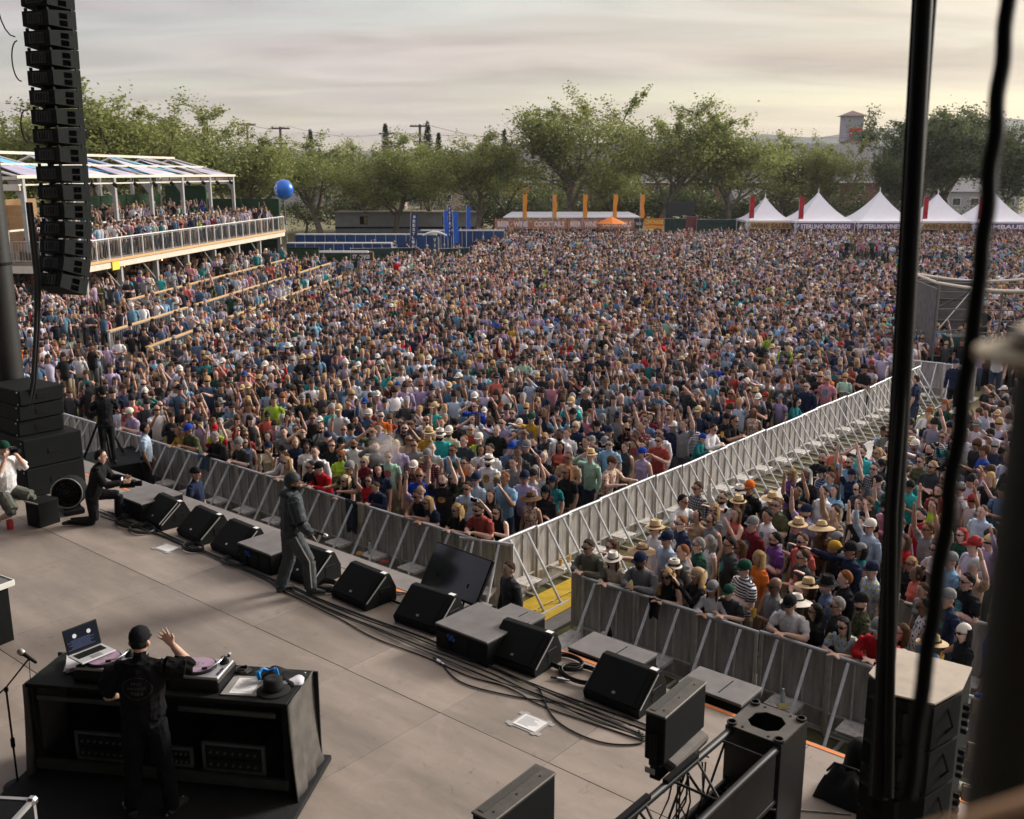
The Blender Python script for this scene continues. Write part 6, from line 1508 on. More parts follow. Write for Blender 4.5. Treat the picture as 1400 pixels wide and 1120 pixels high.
def person_tubes(arms=('down','down'), sleeve=0.55, lean=0.0, yaw=0.0, pitch=0.0, fem=False, w=1.0, belly=0.0, tank=False, shorts=False, legs=None, crouch=None, fingers=False, baggy=0.0, headtilt=0.0):
    T = []                                              # zone, pts, radii, side
    k = (0.92 if fem else 1.0)*w; hipw = 1.05 if fem else 0.98
    Lm = Matrix.Translation((0,0,0.94)) @ Matrix.Rotation(-lean, 4, 'X') @ Matrix.Translation((0,0,-0.94))
    up = lambda p: Lm @ Vector(p)
    tors = [(0.86,(.150*hipw,.105)), (0.94,(.165*hipw,.115)), (1.02,(.150*k,.108+belly*.5)), (1.10,(.140*k,.104+belly)), (1.20,(.150*k,.110+belly*.6)), (1.30,(.168*k,.118)), (1.37,(.172*k,.108)), (1.43,(.150*k,.086)), (1.475,(.085*k,.064))]
    b = baggy
    T.append((PANTS, [up((0,0.0,z)) for z, _ in tors[:3]], [(r[0]+.004, r[1]+.004) for _, r in tors[:3]], (1,0,0)))
    zs = tors[1:]
    T.append((SHIRT, [up((0, 0.012*math.sin((z-.94)*6)+(belly*.4 if 1.0 < z < 1.25 else 0), z)) for z, _ in zs], [(r[0]+.006+b, r[1]+.006+b) for _, r in zs], (1,0,0)))
    if fem: T.append((SHIRT, [up((-.075,.085,1.285)), up((.075,.085,1.285))], [.062, .062], (0,1,0)))
    nb = up((0,0.005,1.46)); Hm = Matrix.Translation(up((0,0.015,1.50))) @ Matrix.Rotation(yaw, 4, 'Z') @ Matrix.Rotation(pitch, 4, 'X') @ Matrix.Rotation(headtilt, 4, 'Y')
    T.append((SKIN, [nb, Hm @ Vector((0,0,0.02)), Hm @ Vector((0,0.01,0.09))], [.066*(.9 if fem else 1), .056*(.88 if fem else 1), .055], (1,0,0)))
    hp = [(.005,.050,.022,.022), (.022,.042,.042,.046), (.055,.026,.058,.070), (.095,.016,.068,.088), (.140,.012,.074,.096), (.180,.010,.073,.094), (.215,.008,.060,.078), (.240,.006,.034,.045), (.250,.005,.010,.012)]
    T.append((SKIN, [Hm @ Vector((0,y,z)) for z, y, _, _ in hp], [(a*(.95 if fem else 1), c) for _, _, a, c in hp], Hm.to_3x3() @ Vector((1,0,0))))
    T.append((SKIN, [Hm @ Vector((0,.098,.140)), Hm @ Vector((0,.112,.105)), Hm @ Vector((0,.108,.090))], [.010,.016,.014], (1,0,0)))
    for s in (-1, 1): T.append((SKIN, [Hm @ Vector((s*.070,.0,.145)), Hm @ Vector((s*.082,-.006,.118)), Hm @ Vector((s*.076,.0,.090))], [.014,.018,.012], (0,1,0)))
    for s, an in ((-1, arms[0]), (1, arms[1])):
        e_, w_ = ARMS[an] if isinstance(an, str) else an
        sh = up((s*.178*k, 0.0, 1.405))
        el = sh+Vector((e_[0]*s, e_[1], e_[2])); wr = sh+Vector((w_[0]*s, w_[1], w_[2]))
        ra, re, rw = .053*k, .043*k, .030*(0.95 if fem else 1.05)
        c0 = up((s*.10*k, 0.0, 1.40))
        if not tank: T.append((SHIRT, [c0, sh], [.062*k, .064*k], (0,1,0)))
        else:
            T.append((SKIN, [c0, sh], [.056*k, .054*k], (0,1,0)))
        if tank or sleeve <= 0:
            T.append((SKIN, [sh, sh.lerp(el,.5), el], [ra*.95, ra*.92, re], (0,1,0)))
        elif sleeve < 1:
            q = sh.lerp(el, sleeve); q2 = sh.lerp(el, sleeve*.5)
            T.append((SHIRT, [sh, q2, q], [ra+.010+b, ra+.013+b, ra+.014+b*1.5], (0,1,0))); T.append((SKIN, [sh.lerp(el,.2), sh.lerp(el,.6), el], [ra*.86, ra*.90, re], (0,1,0)))
        else: T.append((SHIRT, [sh, sh.lerp(el,.5), el], [ra+.010+b, ra+.006+b, re+.012+b], (0,1,0)))
        fz = SHIRT if sleeve > 1 else SKIN; ex = .010+b*.6 if sleeve > 1 else 0
        T.append((fz, [el, el.lerp(wr,.3), el.lerp(wr,.94)], [re+ex, re*1.0+ex, rw+ex], (0,1,0)))
        d = (wr-el).normalized(); hx = d.cross(Vector((0,0,1)));
        hx = hx.normalized() if hx.length > .2 else Vector((1,0,0))
        if not isinstance(an, str): hx = d.cross(Vector((0,1,0))).normalized()
        if an in ('up','high','shade','clap'): hx = Vector((1,0,0))
        if isinstance(an, str) and an in ('rail','cross'): d = (d+Vector((-s*.35,0,-.35))).normalized()
        pe = wr+d*.095
        T.append((SKIN, [wr-d*.01, wr+d*.04, pe], [(.028,.022), (.040,.018), (.041,.016)], hx))
        th = wr+d*.03-hx*s*.035 if True else wr
        if not fingers:
            cu = d*.8+Vector((0,0,-.35 if not (isinstance(an, str) and an in ('up','high')) else .1)); cu.normalize()
            T.append((SKIN, [pe-d*.01, pe+d*.04, pe+d*.04+cu*.045], [(.039,.014), (.036,.013), (.028,.012)], hx))
            T.append((SKIN, [wr+d*.02, th+d*.02, th+d*.06], [.016,.014,.011], (0,1,0)))
        else:
            nrm = d.cross(hx).normalized()
            for q, (ox, L) in enumerate(((-.036,.074), (-.012,.086), (.012,.082), (.036,.064))):
                p0 = pe-d*.012+hx*ox; dirn = (d+hx*ox*fingers*9).normalized(); c1 = (dirn+nrm*.12*(1.3-fingers)).normalized(); c2 = (dirn+nrm*.35*(1.3-fingers)).normalized()
                T.append((SKIN, [p0, p0+dirn*L*.45, p0+dirn*L*.45+c1*L*.30, p0+dirn*L*.45+c1*L*.30+c2*L*.25], [.0100,.0095,.0088,.0070], hx))
            sg = -s if not isinstance(an, str) else -s
            t0 = wr+d*.022+hx*.026*sg; t1 = t0+(d*.6+hx*sg*.8).normalized()*.035; t2 = t1+(d*.95+hx*sg*.25).normalized()*.032
            T.append((SKIN, [t0, t1, t2], [.0135,.0115,.0085], (0,1,0)))
    lg = legs or {}
    for s in (-1, 1):
        hip = Vector((s*.088*hipw, 0, .90)); kn = Vector((s*.10, .02, .49)); an = Vector((s*.105, -.02, .085)); toe = Vector((s*.13, .16, .035))
        if s in lg: kn, an, toe = [Vector(v) for v in lg[s]]
        rb_ = b*0.9
        if not shorts:
            T.append((PANTS, [hip, hip.lerp(kn,.4), kn], [.098+rb_, .086+rb_, .064+rb_], (1,0,0))); T.append((PANTS, [kn, kn.lerp(an,.35), kn.lerp(an,.97)], [.064+rb_, .062+rb_, .048+rb_*1.3], (1,0,0)))
        else:
            T.append((PANTS, [hip, hip.lerp(kn,.5), hip.lerp(kn,.93)], [.100+rb_, .098+rb_, .090+rb_], (1,0,0))); T.append((SKIN, [hip.lerp(kn,.8), kn, kn.lerp(an,.3), an], [.062,.054,.058,.036], (1,0,0)))
        heel = an+(an-toe).normalized()*.06; heel.z = min(heel.z, an.z); heel = Vector((heel.x, heel.y, toe.z if abs(an.z-.085) < .03 else an.z-.03))
        T.append((SHOE, [heel, an.lerp(toe,.35)-Vector((0,0,.01)), toe], [(.036,.036), (.044,.042), (.040,.026)], (1,0,0)))
        T.append((SHOE, [an, an.lerp(toe,.25)-Vector((0,0,.03))], [.040,.040], (1,0,0)))
    return T, Hm
def fuse(T, vox, ratio, smooth=2, name='person'):
    vs = []; fs = []
    for zn, pts, rad, side in T:
        v, f = tube_np(pts, rad, 12, side); o = len(vs); vs += [tuple(q) for q in v]; fs += [tuple(i+o for i in t) for t in f]
    me = bpy.data.meshes.new('tmp'); me.from_pydata(vs, [], fs)
    bm = bmesh.new(); bm.from_mesh(me); bmesh.ops.recalc_face_normals(bm, faces=bm.faces); bm.to_mesh(me); bm.free()
    ob = bpy.data.objects.new('tmp', me); COL.objects.link(ob)
    m = ob.modifiers.new('r', 'REMESH'); m.mode = 'VOXEL'; m.voxel_size = vox; m.use_smooth_shade = True
    m = ob.modifiers.new('s', 'SMOOTH'); m.factor = 0.5; m.iterations = smooth
    if ratio < 1: m = ob.modifiers.new('d', 'DECIMATE'); m.ratio = ratio
    dg = bpy.context.evaluated_depsgraph_get(); out_ = bpy.data.meshes.new_from_object(ob.evaluated_get(dg))
    bpy.data.objects.remove(ob); bpy.data.meshes.remove(me); out_.name = name
    nf = len(out_.polygons); C = np.empty(nf*3); out_.polygons.foreach_get('center', C); C = C.reshape(-1, 3)
    best = np.full(nf, 1e9); zone = np.zeros(nf, int)
    for zn, pts, rad, side in T:
        for i in range(len(pts)-1):
            a, b = np.array(pts[i]), np.array(pts[i+1]); ab = b-a; t = np.clip(((C-a)@ab)/max(1e-9, ab@ab), 0, 1)
            r0 = rad[i] if not isinstance(rad[i], tuple) else None; 
            q = C-(a+t[:,None]*ab); sd = np.array(side, float); sd = sd/np.linalg.norm(sd)
            ra0, rb0 = (rad[i], rad[i]) if not isinstance(rad[i], tuple) else rad[i]; ra1, rb1 = (rad[i+1], rad[i+1]) if not isinstance(rad[i+1], tuple) else rad[i+1]
            ra = ra0+(ra1-ra0)*t; rb = rb0+(rb1-rb0)*t
            x = q@sd; y = np.sqrt(np.maximum(0, (q*q).sum(1)-x*x))
            e = np.sqrt((x/ra)**2+(y/rb)**2); d = (e-1)*np.minimum(ra, rb)
            m_ = d < best; best[m_] = d[m_]; zone[m_] = zn
    nv = len(out_.vertices); lv = np.empty(len(out_.loops), np.int32); out_.loops.foreach_get('vertex_index', lv); lt = np.empty(nf, np.int32); out_.polygons.foreach_get('loop_total', lt)
    zl = np.repeat(zone, lt); cl = np.bincount(lv, (zl == 1)+(zl == 2), nv)/np.maximum(1, np.bincount(lv, minlength=nv)); co = np.empty(nv*3); out_.vertices.foreach_get('co', co); co = co.reshape(-1, 3); vn = np.empty(nv*3); out_.vertices.foreach_get('normal', vn); vn = vn.reshape(-1, 3)
    x, y, z = co.T; w1 = np.sin(x*31+2.2*np.sin(z*13+y*9)+z*17)*np.sin(y*23-z*21+1.7*np.sin(x*19)); w2 = np.sin(z*46+3*np.sin(x*15+y*12))*np.sin(x*27+y*31+1)
    co += vn*((cl > .99)*(.0075*(.4-np.abs(w1)*1.2)+.0035*w2))[:,None]; out_.vertices.foreach_set('co', co.ravel())
    for _ in range(4): out_.materials.append(None)
    out_.polygons.foreach_set('material_index', zone); out_.polygons.foreach_set('use_smooth', np.ones(nf, bool)); out_.update()
    return out_
# ---- heads: hair, hats, glasses, face marks (head frame: chin at z .005, crown at z .25, +y forward)
def shell_mesh(radii, c, keep, nu=20, nv=12, seed=0, rough=0.0, name='hair'):
    vs = []; fs = []
    for j in range(nv+1):
        ph = -PI/2+PI*j/nv
        for i in range(nu):
            th = 2*PI*i/nu; d = Vector((math.cos(ph)*math.cos(th), math.cos(ph)*math.sin(th), math.sin(ph)))
            f = 1+rough*noise.noise(d*4+Vector((seed, 0, 0)))+rough*.5*noise.noise(d*11+Vector((seed, 3, 0))); vs.append((c[0]+d.x*radii[0]*f, c[1]+d.y*radii[1]*f, c[2]+d.z*radii[2]*f))
    for j in range(nv):
        for i in range(nu):
            q = (j*nu+i, j*nu+(i+1) % nu, (j+1)*nu+(i+1) % nu, (j+1)*nu+i); m = sum((Vector(vs[k]) for k in q), Vector())/4
            if keep(m): fs.append(q)
    me = bpy.data.meshes.new(name); me.from_pydata(vs, [], fs); me.materials.append(None)
    bm = bmesh.new(); bm.from_mesh(me); bmesh.ops.delete(bm, geom=[v for v in bm.verts if not v.link_faces], context='VERTS'); bmesh.ops.solidify(bm, geom=bm.faces[:], thickness=0.012); bm.to_mesh(me); bm.free()
    me.shade_smooth(); return me
def mbmesh(mb, name, n=1, smooth=40):
    me = mb.mesh(name, [None]*n); bm = bmesh.new(); bm.from_mesh(me); bmesh.ops.recalc_face_normals(bm, faces=bm.faces); bm.to_mesh(me); bm.free()
    me.shade_smooth(); me.set_sharp_from_angle(angle=R(smooth)); return me
capk = lambda lo: (lambda m: m.z > lo+max(0, m.y+.02)*1.15 or (m.y < -.005 and m.z > lo-.045))
HAIR = {}
HAIR['short'] = shell_mesh((.083,.106,.116), (0,.006,.142), capk(.118), nu=26, nv=16, rough=.10)
HAIR['crop'] = shell_mesh((.079,.101,.111), (0,.007,.142), capk(.128), rough=.02)
HAIR['bun'] = (lambda mb: (mb.lathe([(.01,-.11), (.06,-.10), (.083,-.04), (.084,.03), (.06,.09), (.01,.112)], (0,-.012,.145), 12), mb.lathe([(.0,-.04), (.035,-.025), (.042,0), (.03,.03), (0,.04)], (0,-.085,.235), 10), mbmesh(mb, 'hair', 1, 70))[-1])(MB())
def longhair(L, wv, seed, wide=.088):
    mb = MB(); cap = HAIR['short']; mb.add([tuple(v.co) for v in cap.vertices], [tuple(p.vertices) for p in cap.polygons])
    n = 12; k = 9; vs = []
    for layer in (1.0, 0.72):
        for j in range(k+1):
            t = j/k; z = .20-(L+.20)*t; sp = wide*(1+.12*math.sin(PI*min(1, t*1.1))-.25*max(0, t-.6))*layer
            for i in range(n+1):
                a = R(-14)+R(208)*i/n; x = sp*math.cos(a); y = -.012-math.sin(a)*sp*1.12+(0.03*t)
                q = 1+wv*noise.noise(Vector((a*2.2, t*5, seed)))+.05*math.sin(a*17+t*3); vs.append((x*q, y*q+.004, z+.012*noise.noise(Vector((a*3, seed, 2)))))
    fs = []; o = (k+1)*(n+1)
    for j in range(k):
        for i in range(n):
            a = j*(n+1)+i; fs += [(a, a+1, a+n+2, a+n+1), (o+a, o+a+n+1, o+a+n+2, o+a+1)]
        for i in (0, n): a = j*(n+1)+i; fs.append((a, a+n+1, o+a+n+1, o+a))
    for i in range(n): a = k*(n+1)+i; fs.append((a, a+1, o+a+1, o+a))
    mb.add(vs, fs); return mbmesh(mb, 'hair', 1, 80)
HAIR['long'] = longhair(.17, .12, 1); HAIR['wavy'] = longhair(.14, .35, 5, .10); HAIR['bob'] = longhair(.01, .10, 8, .094)
HAIR['tail'] = (lambda mb: (mb.add([tuple(v.co) for v in HAIR['short'].vertices], [tuple(p.vertices) for p in HAIR['short'].polygons]), mb.tube([(0,-.09,.20), (0,-.15,.19), (0,-.16,.10), (0,-.13,0.0)], [.02,.032,.03,.01], 8), mbmesh(mb, 'hair', 1, 70))[-1])(MB())
def cap_mesh(back=False):
    mb = MB(); s = -1 if back else 1
    mb.lathe([(.088,.150), (.092,.175), (.086,.215), (.064,.250), (.03,.268), (.0,.272)], (0,0,0), 16)
    mb.v = [(x*.97, y*1.16+.008, z) for x, y, z in mb.v]
    P = [(.075*math.cos(a), s*(.075+.095*math.sin(a)), .165-.012*math.sin(a)*1.2-.010*math.cos(a)**2) for a in [PI*k/10 for k in range(11)]]
    mb.prism(P, (0,0,.008)); return mbmesh(mb, 'cap')
def brim_hat(r, crown, droop, top=.285):
    mb = MB(); mb.lathe([(.082,.165), (r*.6,.160-droop*.3), (r,.163-droop), (r,.169-droop), (r*.6,.170-droop*.3), (.088,.180)], (0,0,0), 20)
    mb.lathe([(.086,.165), (.088,.20)], (0,0,0), 20, mi=1); mb.lathe([(.086,.20), (crown,top-.02), (crown*.8,top), (.03,top-.012), (0,top-.014)], (0,0,0), 20)
    mb.v = [(x, y*1.14+.006, z+.25*x*x-.0) for x, y, z in mb.v]; return mbmesh(mb, 'hat', 2)
HATM = {'cap': cap_mesh(), 'backcap': cap_mesh(True), 'straw': brim_hat(.185, .078, .012), 'fedora': brim_hat(.145, .074, .004), 'sunhat': brim_hat(.21, .07, .045, .27), 'bucket': brim_hat(.125, .082, .035, .262)}
HATM['beanie'] = shell_mesh((.088,.110,.118), (0,.006,.150), lambda m: m.z > .135+max(0, m.y)*.25, rough=.02, name='beanie')
def hood():
    mb = MB(); mb.add([tuple(v.co) for v in HATM['beanie'].vertices], [tuple(p.vertices) for p in HATM['beanie'].polygons]); return mbmesh(mb, 'hood', 1, 80)
mb = MB()
for s in (-1, 1): mb.box((s*.034,.106,.138), (.052,.012,.036), b=.006, rz=-s*.25); mb.box((s*.071,.055,.142), (.006,.10,.010), rz=s*.10)
mb.box((0,.112,.146), (.022,.008,.008)); SHADES = mbmesh(mb, 'sunglasses')
mb = MB()
for s in (-1, 1):
    mb.box((s*.030,.098,.137), (.024,.012,.010), b=.003, mi=0); mb.box((s*.031,.101,.158), (.034,.010,.007), rz=-s*.2, mi=1)
mb.box((0,.093,.060), (.044,.014,.011), b=.004, mi=2); FACE = mbmesh(mb, 'face_features', 3)
mb = MB()
for s in (-1, 1): mb.box((s*.031,.101,.164), (.034,.010,.006), rz=-s*.2, mi=0)
mb.box((0,.093,.060), (.044,.014,.011), b=.004, mi=1); FACE2 = mbmesh(mb, 'face_features', 2)
BEARD = shell_mesh((.066,.082,.078), (0,.024,.072), lambda m: m.z < .078 and m.y > .0 and not (abs(m.x) < .028 and m.z > .05), rough=.04, name='beard')
# ---- colours
M_SK = [mat('skin_%d' % i, c, 0.55, var=0.08, scale=20, spec=0.3) for i, c in enumerate(((.62,.40,.32), (.56,.35,.265), (.49,.29,.21), (.66,.45,.37), (.36,.20,.135), (.18,.095,.062)))]
M_HR = {k: mat('hair_'+k, c, 0.75, var=0.35, scale=30, stretch=(4,4,.6), bump=0.6, bscale=70, spec=.15) for k, c in dict(black=(.010,.009,.008), brown=(.045,.024,.013), chestnut=(.09,.045,.02), blond=(.36,.23,.10), grey=(.28,.27,.26), ginger=(.22,.07,.02), red=(.35,.03,.03), pale=(.55,.45,.30)).items()}
def cloth(name, c, kind=None, c2=None):
    m = mat('cloth_'+name.replace(' ', '_').replace('-', '_'), c, 0.92, var=0.10, scale=9, bump=0.9, bscale=13, spec=0.12)
    if kind and not m.get('done'):
        n = m.node_tree.nodes; l = m.node_tree.links; b = n['Principled BSDF']; t = n['Texture Coordinate']; src = b.inputs['Base Color'].links[0].from_socket
        mixn = n.new('ShaderNodeMix'); mixn.data_type = 'RGBA'; l.new(src, mixn.inputs['A']); mixn.inputs['B'].default_value = (*c2, 1)
        if kind == 'plaid':
            s = []
            for ax in ('X', 'Z'):
                w_ = n.new('ShaderNodeTexWave'); w_.bands_direction = ax; w_.inputs['Scale'].default_value = 7; l.new(t.outputs['Object'], w_.inputs[0]); s.append(w_)
            a = n.new('ShaderNodeMath'); a.operation = 'MULTIPLY'; l.new(s[0].outputs['Fac'], a.inputs[0]); l.new(s[1].outputs['Fac'], a.inputs[1]); l.new(a.outputs[0], mixn.inputs['Factor'])
        elif kind == 'stripe':
            w_ = n.new('ShaderNodeTexWave'); w_.bands_direction = 'Z'; w_.inputs['Scale'].default_value = 8; l.new(t.outputs['Object'], w_.inputs[0]); r = n.new('ShaderNodeMath'); r.operation = 'GREATER_THAN'; l.new(w_.outputs['Fac'], r.inputs[0]); r.inputs[1].default_value = .5; l.new(r.outputs[0], mixn.inputs['Factor'])
        else:
            v = n.new('ShaderNodeTexVoronoi'); v.inputs['Scale'].default_value = 24 if kind == 'floral' else 40; l.new(t.outputs['Object'], v.inputs['Vector']); r = n.new('ShaderNodeMath'); r.operation = 'LESS_THAN'; l.new(v.outputs['Distance'], r.inputs[0]); r.inputs[1].default_value = .42; l.new(r.outputs[0], mixn.inputs['Factor'])
        l.new(mixn.outputs['Result'], b.inputs['Base Color']); m['done'] = 1
    return m
SH = {'black': (.012,.012,.014), 'charcoal': (.040,.042,.046), 'grey': (.19,.19,.195), 'white': (.66,.65,.66), 'navy': (.014,.022,.050), 'royal blue': (.012,.05,.32), 'sky blue': (.20,.36,.52), 'teal': (.015,.15,.16), 'turquoise': (.03,.36,.36), 'olive': (.075,.080,.040), 'dark green': (.012,.055,.035), 'maroon': (.12,.012,.02), 'red': (.42,.012,.018), 'coral': (.50,.12,.09), 'pink': (.46,.20,.24), 'lavender': (.34,.27,.42), 'purple': (.11,.04,.18), 'cream': (.55,.47,.36), 'tan': (.36,.25,.16), 'brown': (.10,.055,.03), 'mustard': (.42,.25,.03), 'orange': (.55,.13,.02), 'denim': (.06,.11,.19), 'slate blue': (.09,.13,.22), 'brick red': (.26,.05,.04), 'lime': (.30,.48,.04), 'mint': (.30,.48,.38), 'pale blue': (.36,.45,.56)}
M_SH = {k: cloth(k, c) for k, c in SH.items()}
M_SH['khaki jacket'] = cloth('khaki jacket', (.15,.145,.115))
for nm, base, kd, c2 in (('red plaid', 'maroon', 'plaid', (.35,.30,.27)), ('grey plaid', 'charcoal', 'plaid', (.45,.45,.46)), ('blue plaid', 'navy', 'plaid', (.30,.40,.55)), ('striped', 'white', 'stripe', (.02,.03,.07)), ('floral', 'cream', 'floral', (.30,.06,.07)), ('white dotted', 'white', 'floral', (.03,.03,.04)), ('blue patterned', 'pale blue', 'floral', (.35,.30,.04)), ('camouflage', 'olive', 'floral', (.02,.025,.015)), ('dark patterned', 'black', 'dots', (.20,.09,.07))):
    M_SH[nm] = cloth(nm, SH[base], kd, c2)
M_JEANS = cloth('jeans', (.035,.05,.085)); M_BLKP = cloth('black trousers', (.014,.014,.016)); M_KHAKI = cloth('khaki', (.26,.20,.13)); M_GRYP = cloth('grey trousers', (.085,.09,.095))
M_PR = [mat('chest_print_%d' % i, a, .9, var=.5, scale=22+5*i, col2=b, detail=2) for i, (a, b) in enumerate((((.45,.45,.44), (.02,.02,.02)), ((.40,.22,.03), (.05,.03,.03)), ((.35,.03,.03), (.10,.10,.11)), ((.05,.22,.24), (.01,.02,.03)), ((.03,.03,.035), (.30,.30,.31))))]
M_shoe = mat('dark_shoe', (.02,.02,.022), .6, var=.1); M_shoew = mat('white_shoe', (.6,.6,.6), .6, var=.05)
M_shade = mat('dark_lens', (.006,.006,.007), .15, var=0); M_eye = mat('eye', (.02,.015,.012), .3, var=0); M_brow = mat('brow', (.05,.028,.018), .8, var=0); M_lip = mat('lip', (.30,.10,.09), .5, var=0)
M_straw = mat('straw', (.52,.38,.20), .8, var=.15, scale=40); M_hatw = mat('white_hat', (.66,.62,.55), .8, var=.05)
HATC = {'black': M_SH['black'], 'navy': M_SH['navy'], 'grey': M_SH['grey'], 'white': M_hatw, 'straw': M_straw, 'red': M_SH['red'], 'brown': M_SH['brown'], 'green': M_SH['dark green'], 'tan': M_SH['tan'], 'blue': M_SH['royal blue'], 'yellow': M_SH['mustard'], 'orange': M_SH['orange'], 'pink': M_SH['pink']}
# ---- prototypes
PROTO = {}; PRINT = {}
from mathutils.bvhtree import BVHTree
def proto(key, vox=0.0155, ratio=0.30, **kw):
    T, Hm = person_tubes(**kw); me = fuse(T, vox, ratio); PROTO[key] = (me, Hm)
    if key[2] == 'tee':
        bv = BVHTree.FromPolygons([v.co for v in me.vertices], [p.vertices for p in me.polygons]); vs = []; r = random.Random(len(PROTO)); n = 6; w = r.uniform(.13, .20); h = r.uniform(.09, .17)
        for j in range(n+1):
            for i in range(n+1):
                x, z = (i/n-.5)*w, 1.285+(j/n-.5)*h; hit = bv.ray_cast(Vector((x, .6, z)), Vector((0,-1,0))); vs.append((hit[0]+hit[1]*.004) if hit[0] and hit[0].y < .22 else Vector((x, .12, z)))
        fs = [(j*(n+1)+i, j*(n+1)+i+1, (j+1)*(n+1)+i+1, (j+1)*(n+1)+i) for j in range(n) for i in range(n) if (i-n/2+.5)**2+(j-n/2+.5)**2 < n*n*.25+.6]
        pm = bpy.data.meshes.new('shirt_print'); pm.from_pydata(vs, [], fs); pm.materials.append(None); pm.shade_smooth(); PRINT[key] = pm
POSES = {'stand': dict(arms=('down','down')), 'rail': dict(arms=('rail','rail'), lean=.30, pitch=-.12), 'railwide': dict(arms=('railout','railout'), lean=.22), 'cross': dict(arms=('cross','cross')), 'up': dict(arms=('down','up'), pitch=.10), 'bothup': dict(arms=('high','up'), pitch=.12), 'shade': dict(arms=('down','shade'), pitch=.06), 'phone': dict(arms=('phone','phone')), 'drink': dict(arms=('drink','down')), 'point': dict(arms=('down','point'), yaw=-.2), 'clap': dict(arms=('clap','clap')), 'hip': dict(arms=('hip','down'), yaw=.25), 'face': dict(arms=('face','down'), pitch=.05)}
for pk, kw in POSES.items():
    for fem in (0, 1):
        for sl in ('tee', 'long', 'tank'):
            if sl == 'tank' and not fem and pk not in ('stand', 'rail'): continue
            if sl == 'long' and pk in ('bothup', 'hip', 'face') : continue
            k2 = dict(kw); k2['yaw'] = k2.get('yaw', 0)+rnd.uniform(-.22, .22); k2['headtilt'] = rnd.uniform(-.08, .08)
            proto((pk, fem, sl), fem=bool(fem), sleeve={'tee': .58, 'long': 2.0, 'tank': 0}[sl], tank=sl == 'tank', belly=0 if fem else rnd.choice((0, .012, .03)), w=1.0 if fem else rnd.uniform(.98, 1.08), **k2)
def child(o, name, me, Hm, mats):
    c = bpy.data.objects.new(name, me); COL.objects.link(c); c.parent = o; c.matrix_local = Hm
    for i, m in enumerate(mats): c.material_slots[i].link = 'OBJECT'; c.material_slots[i].material = m
    return c
def dress(me, Hm, loc, heading, h, label, shirt, skin, pants, hair=None, hairc='brown', hat=None, hatc='black', shades=True, beard=False, shoe=None, cat='person', group=None):
    o = bpy.data.objects.new('person', me); COL.objects.link(o); o.location = loc; o.rotation_euler = (0, 0, heading); k = h/1.75; o.scale = (k, k, k)
    for i, m in enumerate((skin, shirt, pants, shoe or M_shoe)): o.material_slots[i].link = 'OBJECT'; o.material_slots[i].material = m
    tag(o, label, cat, group)
    if hair: child(o, 'hair', HAIR[hair], Hm, [M_HR[hairc]])
    if hat: child(o, {'backcap': 'cap', 'straw': 'hat', 'fedora': 'hat', 'sunhat': 'hat', 'bucket': 'hat'}.get(hat, hat), HATM[hat], Hm, [HATC[hatc]] + ([M_SH['brown' if hatc in ('straw','tan') else 'black']] if len(HATM[hat].materials) > 1 else []))
    if shades: child(o, 'sunglasses', SHADES, Hm, [M_shade]); child(o, 'face_features', FACE2, Hm, [M_brow, M_lip])
    else: child(o, 'face_features', FACE, Hm, [M_eye, M_brow, M_lip])
    if beard: child(o, 'beard', BEARD, Hm, [M_HR[hairc]])
    return o
def face_to(p, q): d = Vector(q)-Vector(p); return math.atan2(-d.x, d.y)
TARGET = W(-11.0, 7.4, 0)
used_spots = []; used_labels = set(); SHORT = []
GRP = 'concert goers in the crowd'
def member(p, shirt, sl, fem, pose, hair, hairc, hat, hatc, shades, label, h=None, skin=None, beard=False, turn=0.0, short=None, pants=None):
    r = random.Random(int(abs(p.x*131+p.y*977)*10)); h = h or (r.uniform(1.60, 1.72) if fem else r.uniform(1.70, 1.86))
    key = (pose, int(fem), sl)
    if key not in PROTO: key = (pose, int(fem), 'tee')
    me, Hm = PROTO[key]
    hd = face_to(p, TARGET)+turn+(r.uniform(-.22, .22) if not pose.startswith('rail') else 0)
    o = dress(me, Hm, (p.x, p.y, p.z), hd, h, label, M_SH[shirt], skin or M_SK[r.choices(range(6), (5,4,3,4,2,1))[0]], pants or r.choice((M_JEANS, M_BLKP, M_KHAKI, M_GRYP)), hair, hairc, hat, hatc, shades, beard, r.choice((M_shoe, M_shoew)), group=GRP)
    if sl == 'tee' and key in PRINT and shirt in SH and r.random() < .42: child(o, 'shirt_print', PRINT[key], Matrix.Identity(4), [r.choice(M_PR)])
    if pose in ('phone', 'drink') and r.random() < .8:
        s_ = -1 if pose == 'drink' else 1; e_, w_ = ARMS[pose]; q = Vector((s_*.178, 0, 1.405))+Vector((w_[0]*s_, w_[1]+.07, w_[2]+(.05 if pose == 'phone' else .06))); k_ = h/1.75
        t_ = thing('phone' if pose == 'phone' else 'drink_cup', ('phone held up by the ' if pose == 'phone' else 'cup held by the ')+' '.join(label.replace(',', '').split()[:11]), 'phone' if pose == 'phone' else 'cup', Vector((p.x, p.y, p.z))+Matrix.Rotation(hd, 3, 'Z') @ (q*k_), hd)
        mb = MB()
        if pose == 'phone': mb.box((-.03,0,.03), (.15,.010,.075), b=.004); mb.build('handset', M_blk, t_)
        else: mb.lathe([(.030,-.06), (.040,.06), (.036,.06), (.028,-.05)], (0,0,0), 10); mb.build('cup_wall', M_cup if r.random() < .5 else M_paper, t_)
    used_spots.append((p.x, p.y)); used_labels.add(label); SHORT.append((p.x, p.y, short or '%s in %s' % ('woman' if fem else 'man', shirt)))
    return o
